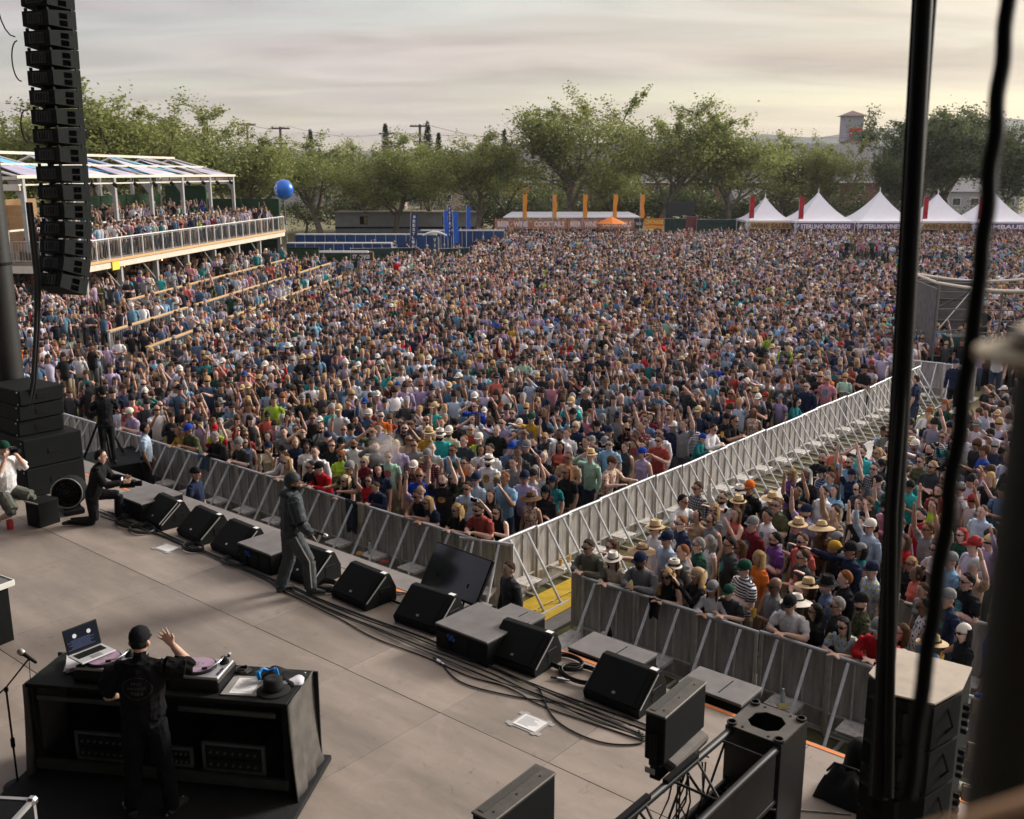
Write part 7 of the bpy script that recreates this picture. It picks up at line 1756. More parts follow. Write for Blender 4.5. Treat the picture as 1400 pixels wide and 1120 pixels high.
# hand-placed members of the audience: px, py of the top of the head in the photograph
#  (px, py, shirt, sleeve, fem, pose, hair, hair colour, hat, hat colour, sunglasses, beard, height, label)
A_ = [
 (803,744,'khaki jacket','long',0,'rail','short','brown',None,0,1,0,1.78,'man in olive-grey jacket and sunglasses leaning at the left end of the right-hand barrier'),
 (833,761,'cream','long',1,'rail','long','brown','fedora','white',1,0,1.66,'woman in cream blazer and white fedora with black band leaning on the barrier'),
 (839,738,'tan','tank',1,'stand','long','chestnut',None,0,1,0,1.68,'bare-shouldered woman with long auburn hair behind the white fedora'),
 (874,760,'grey','long',0,'rail','crop','brown','cap','navy',1,1,1.80,'bearded man in grey cardigan and navy cap leaning on the right-hand barrier'),
 (909,785,'black','tank',1,'rail','wavy','blond',None,0,1,0,1.66,'blonde woman in black strappy top leaning on the right-hand barrier'),
 (943,782,'black','long',1,'phone','long','blond','cap','tan',0,0,1.68,'person in black jacket and tan cap holding up both hands by the barrier'),
 (980,794,'white','long',1,'rail','long','chestnut','cap','grey',0,0,1.66,'woman in white long-sleeved top and grey cap leaning on the barrier'),
 (1010,808,'charcoal','tee',0,'rail','short','brown','cap','green',0,0,1.50,'child in charcoal tee and dark green cap at the right-hand barrier'),
 (1073,823,'white','tee',0,'rail','crop','brown','cap','black',1,0,1.78,'man in white tee and black cap leaning on the right-hand barrier'),
 (1103,838,'black','tee',1,'stand','bob','black',None,0,1,0,1.64,'woman in black top with dark bob beside the man in white tee'),
 (1152,852,'blue patterned','tee',1,'rail','long','black',None,0,1,0,1.68,'woman in patterned shirt with long dark hair leaning on the barrier'),
 (1194,858,'red','long',0,'rail','crop','grey','cap','grey',0,0,1.80,'man in bright red jacket and grey cap leaning on the barrier'),
 (1062,789,'grey','tee',0,'drink',None,'grey',None,0,1,0,1.82,'bald man in pale grey tee and sunglasses behind the child'),
 (1040,753,'orange','tee',1,'stand','long','blond',None,0,0,0,1.70,'blonde woman in orange-red dress in the right-hand crowd'),
 (1092,811,'black','tee',1,'stand','long','brown','sunhat','white',0,0,1.66,'person under a wide white hat behind the man in white tee'),
 (1134,786,'slate blue','tee',0,'stand','short','grey','fedora','black',0,1,1.80,'grey-bearded man in slate blue tee and black fedora'),
 (1148,816,'charcoal','tee',0,'stand','short','grey',None,0,1,0,1.78,'grey-haired man in charcoal tee and sunglasses behind the patterned shirt'),
 (1182,809,'camouflage','long',0,'drink','crop','brown','cap','black',0,1,1.78,'bearded man in camouflage jacket and black cap behind the red jacket'),
 (1101,751,'charcoal','tee',0,'cross','crop','brown',None,0,1,0,1.80,'balding man in dark grey printed tee with folded arms'),
 (1108,790,'brown','tee',1,'stand','wavy','brown','straw','straw',0,0,1.62,'short person in brown top under a straw hat'),
 (898,711,'white','long',0,'stand','short','brown','fedora','straw',1,0,1.78,'man in white shirt and straw fedora at the edge of the arm'),
 (914,724,'pale blue','tee',0,'stand','crop','brown','cap','navy',0,0,1.84,'man in pale blue printed tee and navy cap'),
 (936,744,'grey','tee',0,'stand','crop','ginger',None,0,0,0,1.80,'short-haired man in grey tee behind the blonde woman'),
 (959,777,'mustard','tee',1,'stand','bob','pale',None,0,0,0,1.64,'pale-haired woman in mustard top behind the black jacket'),
 (923,762,'charcoal','tee',1,'drink','long','brown','bucket','white',1,0,1.64,'woman in charcoal top and white bucket hat drinking'),
 (879,741,'pink','tank',1,'point','long','brown','sunhat','tan',0,0,1.66,'woman in pink top and tan sun hat pointing over the barrier'),
 (957,735,'dark green','long',0,'face','short','grey',None,0,1,0,1.78,'man in dark green jacket with hand at his face'),
 (933,705,'navy','tee',0,'stand','crop','ginger',None,0,1,0,1.82,'ginger man in navy tee and sunglasses beside the arm barriers'),
 (955,697,'tan','tank',1,'stand','bun','black',None,0,0,0,1.66,'bare-shouldered woman with black bun near the arm'),
 (974,703,'grey','tank',1,'stand','bun','brown',None,0,1,0,1.66,'woman in grey vest top with brown bun near the arm'),
 (1126,711,'brown','long',1,'stand','long','brown','sunhat','straw',1,0,1.68,'woman in brown top under a broad straw sun hat'),
 (1142,691,'tan','long',0,'up','crop','brown',None,0,0,0,1.82,'man in tan shirt with a raised fist behind the straw sun hat'),
 (1000,734,'charcoal','tee',0,'stand','short','black',None,0,1,0,1.80,'dark-haired man in charcoal tee left of the orange-red dress'),
 (1014,739,'pink','tank',1,'stand','long','chestnut',None,0,1,0,1.66,'woman in pink vest with long auburn hair left of the orange-red dress'),
 (1031,704,'maroon','tee',0,'stand','crop','grey','cap','grey',0,0,1.80,'man in maroon tee and grey cap above the orange-red dress'),
 (1052,696,'white','tee',0,'stand','short','black',None,0,0,0,1.80,'dark-haired man in white vest with turquoise straps'),
 (1012,661,'black','tee',0,'stand','short','brown','bucket','white',0,0,1.76,'man in black top and white bucket hat near the arm barriers'),
 (1026,655,'black','tee',0,'stand','short','black','cap','orange',1,0,1.82,'man in black tee and orange cap near the arm barriers'),
 (1104,640,'black','tee',0,'stand','long','grey',None,0,0,1,1.84,'long-haired grey man in black printed tee'),
 (1180,610,'turquoise','tee',0,'cross','crop','brown',None,0,1,1,1.84,'bearded man in turquoise polo and sunglasses at the back of the right-hand crowd'),
 (1057,672,'charcoal','tee',0,'stand','short','brown','straw','straw',1,0,1.76,'person in charcoal top and pale straw hat with black band'),
 (1144,738,'black','tee',0,'point','short','black','backcap','yellow',0,0,1.74,'man in black tee and bright yellow cap pointing'),
 (1166,739,'navy','long',0,'point','short','black','cap','black',1,0,1.82,'man in navy jacket and orange lenses pointing to the stage'),
 (1236,853,'black','tank',1,'face','long','chestnut',None,0,1,0,1.66,'woman in black strapless top just right of the hanging cables'),
 (1250,880,'sky blue','tee',0,'stand',None,'brown',None,0,0,0,1.76,'bald man in bright blue tee behind the pale speaker board'),
 (1268,818,'white dotted','tee',0,'stand','crop','black',None,0,1,0,1.80,'man in white shirt with small black print right of the cables'),
 (1300,803,'navy','tee',0,'hip','crop','brown','cap','grey',0,0,1.82,'man in navy tee and grey cap at the inner barrier'),
 (1326,783,'black','tee',0,'cross','short','black',None,0,1,0,1.82,'man in black tee and sunglasses with folded arms at the right'),
 (1322,851,'black','long',1,'drink','long','black','beanie','white',1,0,1.68,'woman in black leather vest with white flower crown at the right'),
 (1278,868,'tan','tee',1,'stand','long','brown','straw','straw',0,0,1.64,'woman in tan top and straw hat behind the pale speaker board'),
 (1256,775,'coral','tank',1,'drink','bun','brown',None,0,0,0,1.68,'woman in coral top behind the inner barrier'),
 (1303,753,'sky blue','tee',0,'stand','crop','brown','cap','grey',0,0,1.80,'man in sky blue tee and grey cap right of the slanting rope'),
 (1318,722,'dark green','tee',1,'stand','long','red',None,0,1,0,1.68,'woman with bright red hair right of the slanting rope'),
 (1262,695,'red','tank',0,'stand','short','black',None,0,0,1,1.80,'bearded man in red vest between the hanging cables'),
 (1276,682,'lime','tank',1,'up','long','brown',None,0,0,0,1.68,'woman in neon lime top between the hanging cables'),
 (1345,690,'pale blue','tee',0,'stand','crop','chestnut',None,0,0,0,1.80,'man in pale blue tee at the right edge of the crowd'),
 # left of the arm, front run
 (193,557,'lavender','tee',0,'rail','short','brown','cap','white',1,0,1.78,'man in lavender tee and white cap leaning on the left end of the front run'),
 (240,586,'olive','tee',0,'rail','crop','brown','cap','blue',1,0,1.78,'man in olive shirt and blue cap leaning on the front run'),
 (264,582,'mustard','long',1,'rail','wavy','chestnut',None,0,0,0,1.66,'woman in mustard and blue top with auburn hair on the front run'),
 (281,596,'red','tee',1,'bothup','long','brown',None,0,0,0,1.62,'woman in red top with both arms up on the front run'),
 (294,594,'black','long',0,'rail','short','grey',None,0,0,0,1.78,'grey-haired man in black jacket leaning on the front run'),
 (324,582,'cream','tank',1,'shade','bob','brown',None,0,1,0,1.66,'woman in cream top shading her eyes near the front run'),
 (341,598,'charcoal','tee',0,'rail','short','black','cap','grey',0,0,1.78,'man in charcoal tee and grey cap on the front run'),
 (383,621,'white','long',1,'railwide','long','brown',None,0,0,0,1.66,'woman in white long sleeves with brown hair on the front run'),
 (408,624,'tan','tank',1,'rail','long','blond',None,0,1,0,1.66,'blonde woman in tan top with sunglasses on the front run'),
 (425,634,'black','tee',0,'rail','crop','black',None,0,1,0,1.72,'man in black tee left of the red track jacket'),
 (438,634,'red','long',0,'rail','crop','black','cap','black',0,0,1.74,'man in red track jacket and black cap leaning on the front run'),
 (474,632,'charcoal','tee',0,'railwide','crop','grey','cap','grey',1,0,1.84,'man in dark grey tee and cap behind the blonde woman in black'),
 (479,651,'black','tank',1,'rail','wavy','pale',None,0,1,0,1.62,'blonde woman in black top with sunglasses on the front run'),
 (494,652,'red','tank',1,'up','long','black',None,0,1,0,1.64,'woman in red vest with one arm raised on the front run'),
 (526,670,'navy','long',0,'rail','short','brown',None,0,0,0,1.48,'boy in navy hoodie leaning on the front run'),
 (549,670,'lavender','tank',0,'up','crop','brown',None,0,1,0,1.74,'man in lavender basketball vest raising a cup'),
 (565,676,'black','tank',0,'rail','short','brown',None,0,1,0,1.74,'young man in black and yellow vest leaning on the front run'),
 (588,682,'navy','tee',1,'rail','long','blond',None,0,1,0,1.66,'woman in navy tee with long fair hair on the front run'),
 (573,640,'royal blue','tee',0,'hip','crop','ginger',None,0,1,0,1.84,'ginger man in royal blue polo looking up near the front run'),
 (606,647,'black','tee',0,'bothup','crop','black',None,0,0,1,1.82,'bearded man in black tee with both arms raised near the front run'),
 (633,690,'black','tee',1,'rail','wavy','blond',None,0,1,0,1.68,'woman in black lace top with curly blonde hair near the corner'),
 (662,692,'brick red','tee',0,'rail','short','brown',None,0,1,1,1.82,'bearded man in brick red tee and sunglasses at the barricade corner'),
 (706,697,'black','tank',1,'rail','long','black',None,0,1,0,1.66,'dark-haired woman in black vest at the barricade corner'),
 (691,645,'sky blue','long',0,'face','crop','ginger',None,0,0,0,1.86,'red-haired man in sky blue sweater near the corner'),
 (672,669,'black','tee',1,'phone','long','brown',None,0,0,0,1.66,'woman in black top holding a phone near the corner'),
 (731,672,'floral','tank',1,'stand','long','brown','sunhat','brown',0,0,1.64,'woman in floral dress and brown hat at the corner of the arm'),
 (768,667,'black','long',1,'cross','bob','black','cap','black',1,0,1.66,'woman in black jacket and cap with folded arms by the arm'),
 (812,650,'white','tee',0,'railwide','short','black',None,0,1,0,1.80,'man in white tee and sunglasses leaning on the arm barriers'),
 (862,630,'floral','tee',0,'railwide','crop','brown','cap','brown',1,0,1.80,'man in floral shirt and brown cap leaning on the arm barriers'),
 (889,612,'lavender','tank',1,'stand','bun','brown','cap','blue',0,0,1.70,'woman in lavender vest and blue cap near the arm barriers'),
 (966,605,'teal','long',1,'rail','short','brown','beanie','blue',0,0,1.46,'child in teal hooded top leaning on the arm barriers'),
 (990,586,'white','long',0,'rail','short','brown',None,0,1,0,1.78,'man in white shirt with dark straps on the arm barriers'),
 (1006,572,'black','tee',0,'rail','crop','black',None,0,1,0,1.80,'man in black printed tee leaning on the arm barriers'),
 (1035,570,'black','tee',0,'drink','short','brown','cap','black',0,0,1.78,'man in black tee and black cap by the far arm barriers'),
 (1062,563,'floral','tank',1,'stand','long','ginger',None,0,0,0,1.66,'woman in floral dress with ginger hair by the arm barriers'),
 (1110,550,'teal','long',1,'rail','long','black',None,0,1,0,1.62,'child in teal jacket with long dark hair on the arm barriers'),
 (1120,524,'navy','long',0,'stand','crop','black',None,0,1,0,1.84,'man in navy jacket near the guard at the arm'),
 (1150,515,'pink','tee',0,'stand','crop','grey',None,0,1,0,1.82,'man in pink polo near the guard at the arm'),
 (720,600,'charcoal','long',0,'cross','crop','brown','cap','grey',1,0,1.82,'man in charcoal jacket and grey cap in the middle crowd'),
 (650,548,'royal blue','tee',0,'shade','crop','brown',None,0,1,0,1.86,'man in royal blue printed tee shading his eyes in the middle crowd'),
 (655,590,'lime','tee',0,'stand','crop','brown','cap','white',1,0,1.78,'man in lime tee and white cap in the middle crowd'),
 (700,602,'slate blue','long',0,'cross','crop','brown','cap','blue',1,0,1.80,'man in slate blue sweater and blue cap with folded arms'),
 (787,622,'grey plaid','long',0,'stand','short','brown',None,0,1,0,1.80,'man in grey plaid shirt and sunglasses in the middle crowd'),
 (585,612,'red plaid','long',0,'stand','crop','grey','cap','grey',0,0,1.80,'man in red plaid shirt and grey cap in the middle crowd'),
 (566,600,'grey','long',0,'drink','short','brown',None,0,1,0,1.80,'man in grey baseball top with maroon sleeves behind the smoke'),
]
for (px, py, shirt, sl, fem, pose, hair, hc, hat, hatc, shd, brd, h, lab) in A_:
    zt = h*(0.945 if pose == 'rail' else 0.97 if pose == 'railwide' else 1.0)+(0.03 if hat else 0.0); p = at(px, py, zt); u, v = uv(p); turn = 0.0
    if pose.startswith('rail'):
        d = 0.40 if pose == 'rail' else 0.52
        if px > 780 and py > 700: p = W(u, 11.95+d); turn = 0
        elif v < 13.4 and u < BU-0.1: p = W(min(u, BU-0.35), BV+d)
        else: p = W(BU+0.12-d, v)
        q = W(uv(p)[0], uv(p)[1]-3) if p.y and not (v >= 13.4 and u < BU+1 and px < 1120 and px > 780 and py < 700) else W(uv(p)[0]+3, uv(p)[1])
        turn = face_to(p, q)-face_to(p, TARGET)
    u, v = uv(p)
    if px > 780 and py > 590 and not (px < 1120 and py < 635 and lab.find('arm barr') > 0 and u < BU): p = W(max(u, -8.75), max(v, 11.95+.40))
    elif px < 1160: p = W(min(u, BU-.30), max(v, BV+.40))
    p.z = 0
    if h < 1.55: p.z = .16
    member(p, shirt, sl, fem, pose, hair, hc, hat, hatc or 'black', bool(shd), lab, h, None, bool(brd), turn, short=lab.split(' with ')[0].split(' leaning')[0].split(' in the ')[0].split(' behind')[0])
# ---- the rest of the near crowd: individuals; the far crowd: one mass
RX = lambda y: 0.515*y+1.2
def free(x, y, d, spots): return all((x-a)**2+(y-b)**2 > d*d for a, b in spots)
cand = []
def fill(u0, u1, v0, v1, su, sv, test=lambda u, v, p: True, z=0.0, jit=.32, frame=None):
    nv = int((v1-v0)/sv)
    for j in range(nv):
        nu = int((u1-u0)/su)
        for i in range(nu):
            u = u0+(i+.5+(0.5 if j % 2 else 0)+nrs.uniform(-jit, jit))*su; v = v0+(j+.5+nrs.uniform(-jit, jit))*sv
            p = W(u, v) if frame is None else frame(u, v)
            if abs(p.x) > RX(p.y) or not test(u, v, p): continue
            cand.append((p.x, p.y, z))
rail1 = lambda y: -20.75+8.95+(y-50.2)*0.105
fill(-8.95, -2.3, 12.35, 33.5, .56, .60, lambda u, v, p: u > -8.45+max(0, v-14)*.075-(0.15*math.sin(v*2)))
fill(-46, BU-.30, BV+.42, 60, .56, .62, lambda u, v, p: p.x > rail1(p.y)+1.25+(0.0 if p.y > 36 else 0.5) and p.y < 78 and (p.y < 76 or p.x > -3.2))
fill(-80, 8, 60, 125, .72, .78, lambda u, v, p: p.x > rail1(min(p.y, 64))+1.25 and (p.y < 76 or p.x > -3.2) and p.y < 104.3)
fill(-46, 10, 36.2, 60, .60, .66, lambda u, v, p: u > BU-.30 and v > 36.2 and p.y < 104)
fill(-80, -46, 40, 60, .7, .75, lambda u, v, p: p.x > rail1(min(p.y, 64))+1.25 and (p.y < 76 or p.x > -3.2) and p.y < 104.3)
fill(-46, BU-.3, 36, 60, .62, .7, lambda u, v, p: p.y >= 78 and p.x > -3.2 and p.y < 104.3)
# a few trodden gaps open up towards the back of the field
def gap(x, y):
    n = noise.noise(Vector((x*0.09, y*0.075, 2.2))); return n > (0.36 if y > 60 else 0.52) or noise.noise(Vector((x*.35, y*.3, 9))) > .56
cand = [(x, y, z) for x, y, z in cand if not (45 < y < 86 and gap(x, y))]
cand = [c for c in cand if free(c[0], c[1], .40, used_spots)]
cand.sort(key=lambda c: c[0]**2+c[1]**2)
def inview(x, y): return abs(x) < 0.507*y+.3 and y > 8
N_IND = 285-len(used_spots)
ind = [c for c in cand if inview(c[0], c[1]) and not (c[0] > 0.455*c[1])][:N_IND]
iset = set(ind); mass = [c for c in cand if c not in iset]
PAL = list(M_SH); PW = [{'black': 16, 'charcoal': 8, 'grey': 6, 'white': 11, 'navy': 8, 'pale blue': 4, 'lavender': 4, 'pink': 3.5, 'sky blue': 3, 'brown': .5, 'tan': .7, 'mustard': .5}.get(k, 2.0 if k in ('teal', 'denim', 'slate blue', 'pale blue', 'sky blue', 'lavender', 'pink', 'olive', 'dark green', 'maroon') else 1.0 if k not in ('lime', 'orange', 'purple') else .5) for k in PAL]
PT = {'stand': '', 'cross': ' with folded arms', 'up': ' raising one arm', 'bothup': ' with both arms up', 'shade': ' shading the eyes', 'phone': ' holding up a phone', 'drink': ' holding a drink', 'point': ' pointing', 'clap': ' clapping', 'hip': ' with hand on hip', 'face': ' touching the chin', 'rail': ' leaning on the rail'}
HT = {'short': 'short', 'crop': 'cropped', 'bun': 'bunned', 'long': 'long', 'wavy': 'wavy', 'bob': 'bobbed', 'tail': 'ponytailed'}
ri = random.Random(99)
for (x, y, z) in ind:
    p = Vector((x, y, 0)); u, v = uv(p); side = u > BU
    near = min(SHORT[:len(A_)], key=lambda s: (s[0]-x)**2+(s[1]-y)**2)[2]
    for _try in range(60):
        fem = ri.random() < .45; shirt = ri.choices(PAL, PW)[0]; sl = ri.choices(('tee', 'long', 'tank'), (6, 3, 4 if fem else .6))[0]
        pose = ri.choices(list(PT)[:11], (9, 2.5, 2, 1, 1.2, 1.8, 2, 1, 1, 1, 1))[0]
        hair = ri.choices(('short', 'crop', 'bun', 'long', 'wavy', 'bob', 'tail'), ((6, 6, 0, .4, 0, 0, .3) if not fem else (.5, 0, 1.2, 5, 2.5, 1.5, 1.5)))[0]
        hc = ri.choices(('black', 'brown', 'chestnut', 'blond', 'grey', 'ginger', 'pale'), (5, 5, 2.5, 2.5 if fem else 1, .7, .5, .5))[0]
        hat, hatc = ri.choices(((None, 'black'), ('cap', 'black'), ('cap', 'navy'), ('cap', 'grey'), ('cap', 'white'), ('cap', 'green'), ('cap', 'red'), ('backcap', 'black'), ('straw', 'straw'), ('fedora', 'straw'), ('sunhat', 'tan'), ('bucket', 'white'), ('beanie', 'black')), (24, 2.2, 2, 1.6, 1.2, .6, .4, .7, .6, .4, .4, .4, .4))[0]
        shd = ri.random() < .55; brd = (not fem) and ri.random() < .28
        hd = ('%s %s hair' % (HT[hair], {'pale': 'pale', 'blond': 'blonde'}.get(hc, hc))) if not hat else '%s%s' % ((hatc+' ') if hatc != hat else '', {'backcap': 'backward cap', 'sunhat': 'sun hat', 'straw': 'hat', 'fedora': 'fedora', 'bucket': 'bucket hat'}.get(hat, hat)) if hat != 'straw' else 'straw hat'
        lab = '%s in %s %s, %s%s%s' % ('woman' if fem else ('bearded man' if brd else 'man'), shirt, {'tee': 'tee', 'long': 'long-sleeved top', 'tank': 'vest top'}[sl], hd, ' and sunglasses' if shd else '', PT[pose])
        if lab not in used_labels: break
    wh = ', right-hand crowd' if side else ', left of the arm'
    if len((lab+wh).replace(',', '').split()) <= 16: lab += wh
    member(p, shirt, sl, fem, pose, hair, hc, hat, hatc, shd, lab, beard=brd)
# ---- named people on and around the stage ------------------------------------------------------
M_djtee = cloth('dj tee', (.006,.006,.007)); M_djpant = cloth('dj trousers', (.004,.005,.006))
# the DJ, seen from behind, right hand raised beside the head
T, Hm = person_tubes(arms=(((.10,.03,-.27), (.02,.22,-.36)), ((.22,.06,-.05), (.045,.12,.15))), sleeve=.72, lean=.06, yaw=-.10, pitch=-.14, fingers=1.0, w=1.18, belly=.02, baggy=.018, legs={-1: ((-.13,.03,.49), (-.16,-.03,.085), (-.24,.14,.035)), 1: ((.14,.02,.49), (.19,-.03,.085), (.27,.14,.035))})
me = fuse(T, .0075, .34, 3)
DJP = Vector((-3.32, 8.22, SZ+.06))
dj = dress(me, Hm, DJP, R(4), 1.80, 'DJ in black tee and black cap seen from behind, hand raised beside the head', M_djtee, M_SK[1], M_djpant, 'crop', 'black', 'cap', 'black', False, False, M_shoe)
M_djlogo = mat('faded_print', (.06,.068,.075), .9, var=.3, scale=60)
def wrap_text(txt, z, w, h, o):
    me = text_mesh(txt, 1.0, 0.0, 0.0); c = np.array([v.co for v in me.vertices]); mn, mx2 = c.min(0), c.max(0)
    vs = []
    for v in me.vertices:
        x = ((v.co.x-mn[0])/(mx2[0]-mn[0])-.5)*w; zz = z+((v.co.y-mn[1])/(mx2[1]-mn[1])-.5)*h; vs.append((x, zz))
    return vs, [tuple(p.vertices) for p in me.polygons]
from mathutils.bvhtree import BVHTree
def project_print(parent_me, items, M, name, par, back=True):
    bv = BVHTree.FromPolygons([v.co for v in parent_me.vertices], [p.vertices for p in parent_me.polygons]); mb = MB()
    for pts, fs in items:
        out_v = []
        for x, z in pts:
            hit = bv.ray_cast(Vector((x, -1 if back else 1, z)), Vector((0, 1 if back else -1, 0))); q = hit[0] or Vector((x, -.12, z)); n_ = hit[1] or Vector((0,-1,0)); out_v.append(q+n_*.003)
        mb.add(out_v, fs)
    return mb.build(name, M, par, fix=False)
items = [wrap_text('MIX', 1.315, .085, .030, None), wrap_text('MASTER', 1.270, .155, .030, None), wrap_text('MIKE', 1.225, .105, .030, None)]
ring = []; n = 40
for k in range(n): a = 2*PI*k/n; ring.append((.125*math.cos(a), 1.270+.100*math.sin(a)))
ring2 = [(x*.97, 1.270+(z-1.270)*.97) for x, z in ring]
items.append((ring+ring2, [(k, (k+1) % n, n+(k+1) % n, n+k) for k in range(n)]))
project_print(me, items, M_djlogo, 'shirt_print', dj)
stripes = MB()
for s in (-1, 1):
    for k in range(3):
        b0 = Vector((s*(.212+.018*k)+.0*s, .045+.028*k, .0)); o = Vector((s*.036, -.012, 0))
        stripes.tube([b0+o*1.02+Vector((0,0,.028)), b0+o*.55+Vector((0,.006,.062)), b0+Vector((0,.01,.078))], .006, 4)
    stripes.tube([Vector((s*.150,-.075,.016)), Vector((s*.185,-.01,.014)), Vector((s*.268,.15,.014))], .013, 6)
stripes.build('shoe_trim', M_shoew, dj)
wb = MB(); 
# the performer with hood-like cap, long dark jacket, grey trousers, walking along the front
T, Hm = person_tubes(arms=(((.06,-.03,-.27), (.03,.06,-.50)), ((.10,.04,-.27), (.06,.18,-.47))), sleeve=2.0, lean=.07, yaw=-.25, pitch=.02, fingers=.5, w=1.20, baggy=.034, belly=.02, legs={-1: ((-.11,-.02,.49), (-.12,-.16,.085), (-.16,.03,.035)), 1: ((.12,.20,.48), (.16,.20,.085), (.22,.40,.035))})
me = fuse(T, .0080, .34, 3)
RP = W(-10.95, 8.24, SZ)
M_rj = mat('dark_print_jacket', (.012,.016,.020), .75, var=.6, scale=7, bump=.9, bscale=14, col2=(.014,.024,.030))
rap = dress(me, Hm, RP, R(-66), 1.77, 'performer in dark jacket and grey trousers standing at the stage front holding a microphone', M_rj, M_SK[5], cloth('faded grey trousers', (.062,.072,.076)), None, 'black', None, 'black', False, True, M_shoe)
bn = shell_mesh((.094,.116,.124), (0,.004,.145), lambda m: m.z > .125+max(0, m.y)*.35 or (m.y < -.01 and m.z > .05), nu=28, nv=18, rough=.06, name='hood'); child(rap, 'headscarf', bn, Hm, [mat('dark_print_jacket', (0,0,0))])
mb = MB(); mb.lathe([(0,-.02), (.06,0), (.105,.03), (.10,.07), (.07,.10), (0,.11)], (0,-.035,1.42), 16); mb.build('hood_back', mat('dark_print_jacket', (0,0,0)), rap, smooth=60)
mb = MB()
for k, s in ((0,-1),): mb.tube([(s*.20,.07,.88), (s*.22,.06,.55), (s*.19,-.12,.16)], .006, 4)
mb.tube([(.205,.02,.90), (.235,.19,.52), (.24,.20,.14)], .012, 4); mb.build('rim_light_strip', M_white, rap)  # white strips painted in as rim light along the trouser edges
sh = Vector((.178*1.16, 0, 1.405)); 
mc2 = thing('handheld_microphone', 'dark microphone with silver ring held low by the performer', 'microphone', RP)
mc2.rotation_euler.z = R(-66)
mb = MB(); mb.lathe([(.011,-.10), (.015,0), (.019,.09)], (.305,.30,.965), 10, axis=(.3,.8,-.35)); mb.build('handle', M_blk, mc2)
mb = MB(); mb.lathe([(.020,.085), (.028,.10), (.030,.13), (.02,.155), (0,.16)], (.305,.30,.965), 12, axis=(.3,.8,-.35)); mb.build('ball_grille', M_chrome, mc2)
# photographer crouching at far left: white tee, grey shorts, cap
T, Hm = person_tubes(arms=(((.05,.20,-.16), (-.10,.18,.12)), ((.10,.18,-.16), (-.06,.20,.12))), sleeve=.8, lean=.10, yaw=.1, fingers=.4, w=1.12, belly=.03, baggy=.015, shorts=True, legs={-1: ((-.17,.40,.80), (-.15,.36,.40), (-.17,.56,.36)), 1: ((.16,.30,.62), (.15,-.10,.44), (.16,-.22,.38))})
me = fuse(T, .010, .36, 3)
PP = W(-16.98, 6.95, SZ-.34)
ph = dress(me, Hm, PP, SA+R(-70), 1.80, 'crouching photographer in white tee, grey shorts and dark cap at the left edge', M_SH['white'], M_SK[1], cloth('grey shorts', (.11,.115,.10)), 'crop', 'grey', 'cap', 'green', False, True, M_shoe)
pc = thing('photo_camera', 'black camera held to the eye by the crouching photographer', 'camera', PP, 0); pc.rotation_euler.z = SA+R(-70)
mb = MB(); mb.box((-.02,.25,1.66), (.14,.07,.10), b=.012); mb.build('body', M_blk, pc); mb = MB(); mb.lathe([(.03,0), (.038,.02), (.040,.12)], (-.02,.28,1.66), 14, axis=(0,1,0)); mb.build('lens', M_blk, pc)
# kneeling cameraman in black
T, Hm = person_tubes(arms=(((.05,.14,-.24), (-.06,.38,-.22)), ((.06,.14,-.24), (-.04,.40,-.22))), sleeve=2.0, lean=.30, fingers=.4, w=1.1, baggy=.015, legs={-1: ((-.13,.40,.86), (-.13,.36,.50), (-.14,.56,.455)), 1: ((.14,.02,.49), (.13,-.38,.49), (.13,-.52,.455))})
for i, (zn, pts, rad, sd) in enumerate(T):
    if zn != SHOE and not (zn == PANTS and i > 12): pass
me = fuse([(zn, [Vector(p)-Vector((0,0,0.0)) for p in pts], rad, sd) for zn, pts, rad, sd in T], .011, .36, 3)
KP = W(-15.95, 7.95, SZ-.0)
kn_ = dress(me, Hm, KP-Vector((0,0,.40)), SA+R(-42), 1.70, 'kneeling cameraman dressed in black on the stage before the front run', M_SH['black'], M_SK[1], M_BLKP, 'short', 'black', None, 'black', False, False)
kc = thing('video_camera', 'small black video camera held low by the kneeling cameraman', 'camera', KP); kc.rotation_euler.z = SA+R(-42)
mb = MB(); mb.box((0,.58,.66), (.12,.26,.12), b=.015); mb.build('body', M_blk, kc); mb = MB(); mb.lathe([(.04,0), (.05,.02), (.05,.10)], (0,.71,.66), 12, axis=(0,1,0)); mb.build('lens', M_blk, kc)
mb = MB(); mb.box((.04,.50,.75), (.09,.02,.07), b=.004); mb.build('monitor', M_paper, kc)
def extra(key, loc, hd, h, lab, shirt, skin, pants, hair='short', hc='black', hat=None, hatc='black', shd=False, brd=False):
    me, Hm = PROTO[key]; return dress(me, Hm, loc, hd, h, lab, M_SH[shirt], M_SK[skin], pants, hair, hc, hat, hatc, shd, brd)
p = at(196, 582, 1.80); extra(('hip',0,'tee'), (p.x, p.y, 0), SA+R(-35), 1.86, 'guard in pale grey tee and black trousers standing in the pit at the left', 'pale blue', 5, M_BLKP, 'short', 'black')
p = at(265, 643, 1.74); extra(('stand',0,'tee'), (p.x, p.y, 0), SA+R(-60), 1.80, 'guard in navy tee and dark knit cap half hidden behind the stage edge', 'navy', 4, M_BLKP, None, 'black', 'beanie', 'black')
p = at(104, 618, 1.70); extra(('stand',0,'tee'), (p.x, p.y, 0), SA+R(120), 1.74, 'man with dark hair sunk in the pit beside the television camera', 'denim', 1, M_JEANS, 'short', 'brown')
p = W(-9.05, 10.75); extra(('stand',0,'long'), (p.x, p.y, 0), SA+R(160), 1.70, 'man in dark top mostly hidden behind the tilted screen', 'charcoal', 1, M_BLKP, 'short', 'brown')
p = at(1183, 499, 1.86); extra(('cross',0,'tee'), (p.x, p.y, 0), SA+R(150), 1.88, 'guard in black with folded arms standing in the corridor by the arm', 'black', 4, M_BLKP, 'crop', 'black', 'cap', 'black')
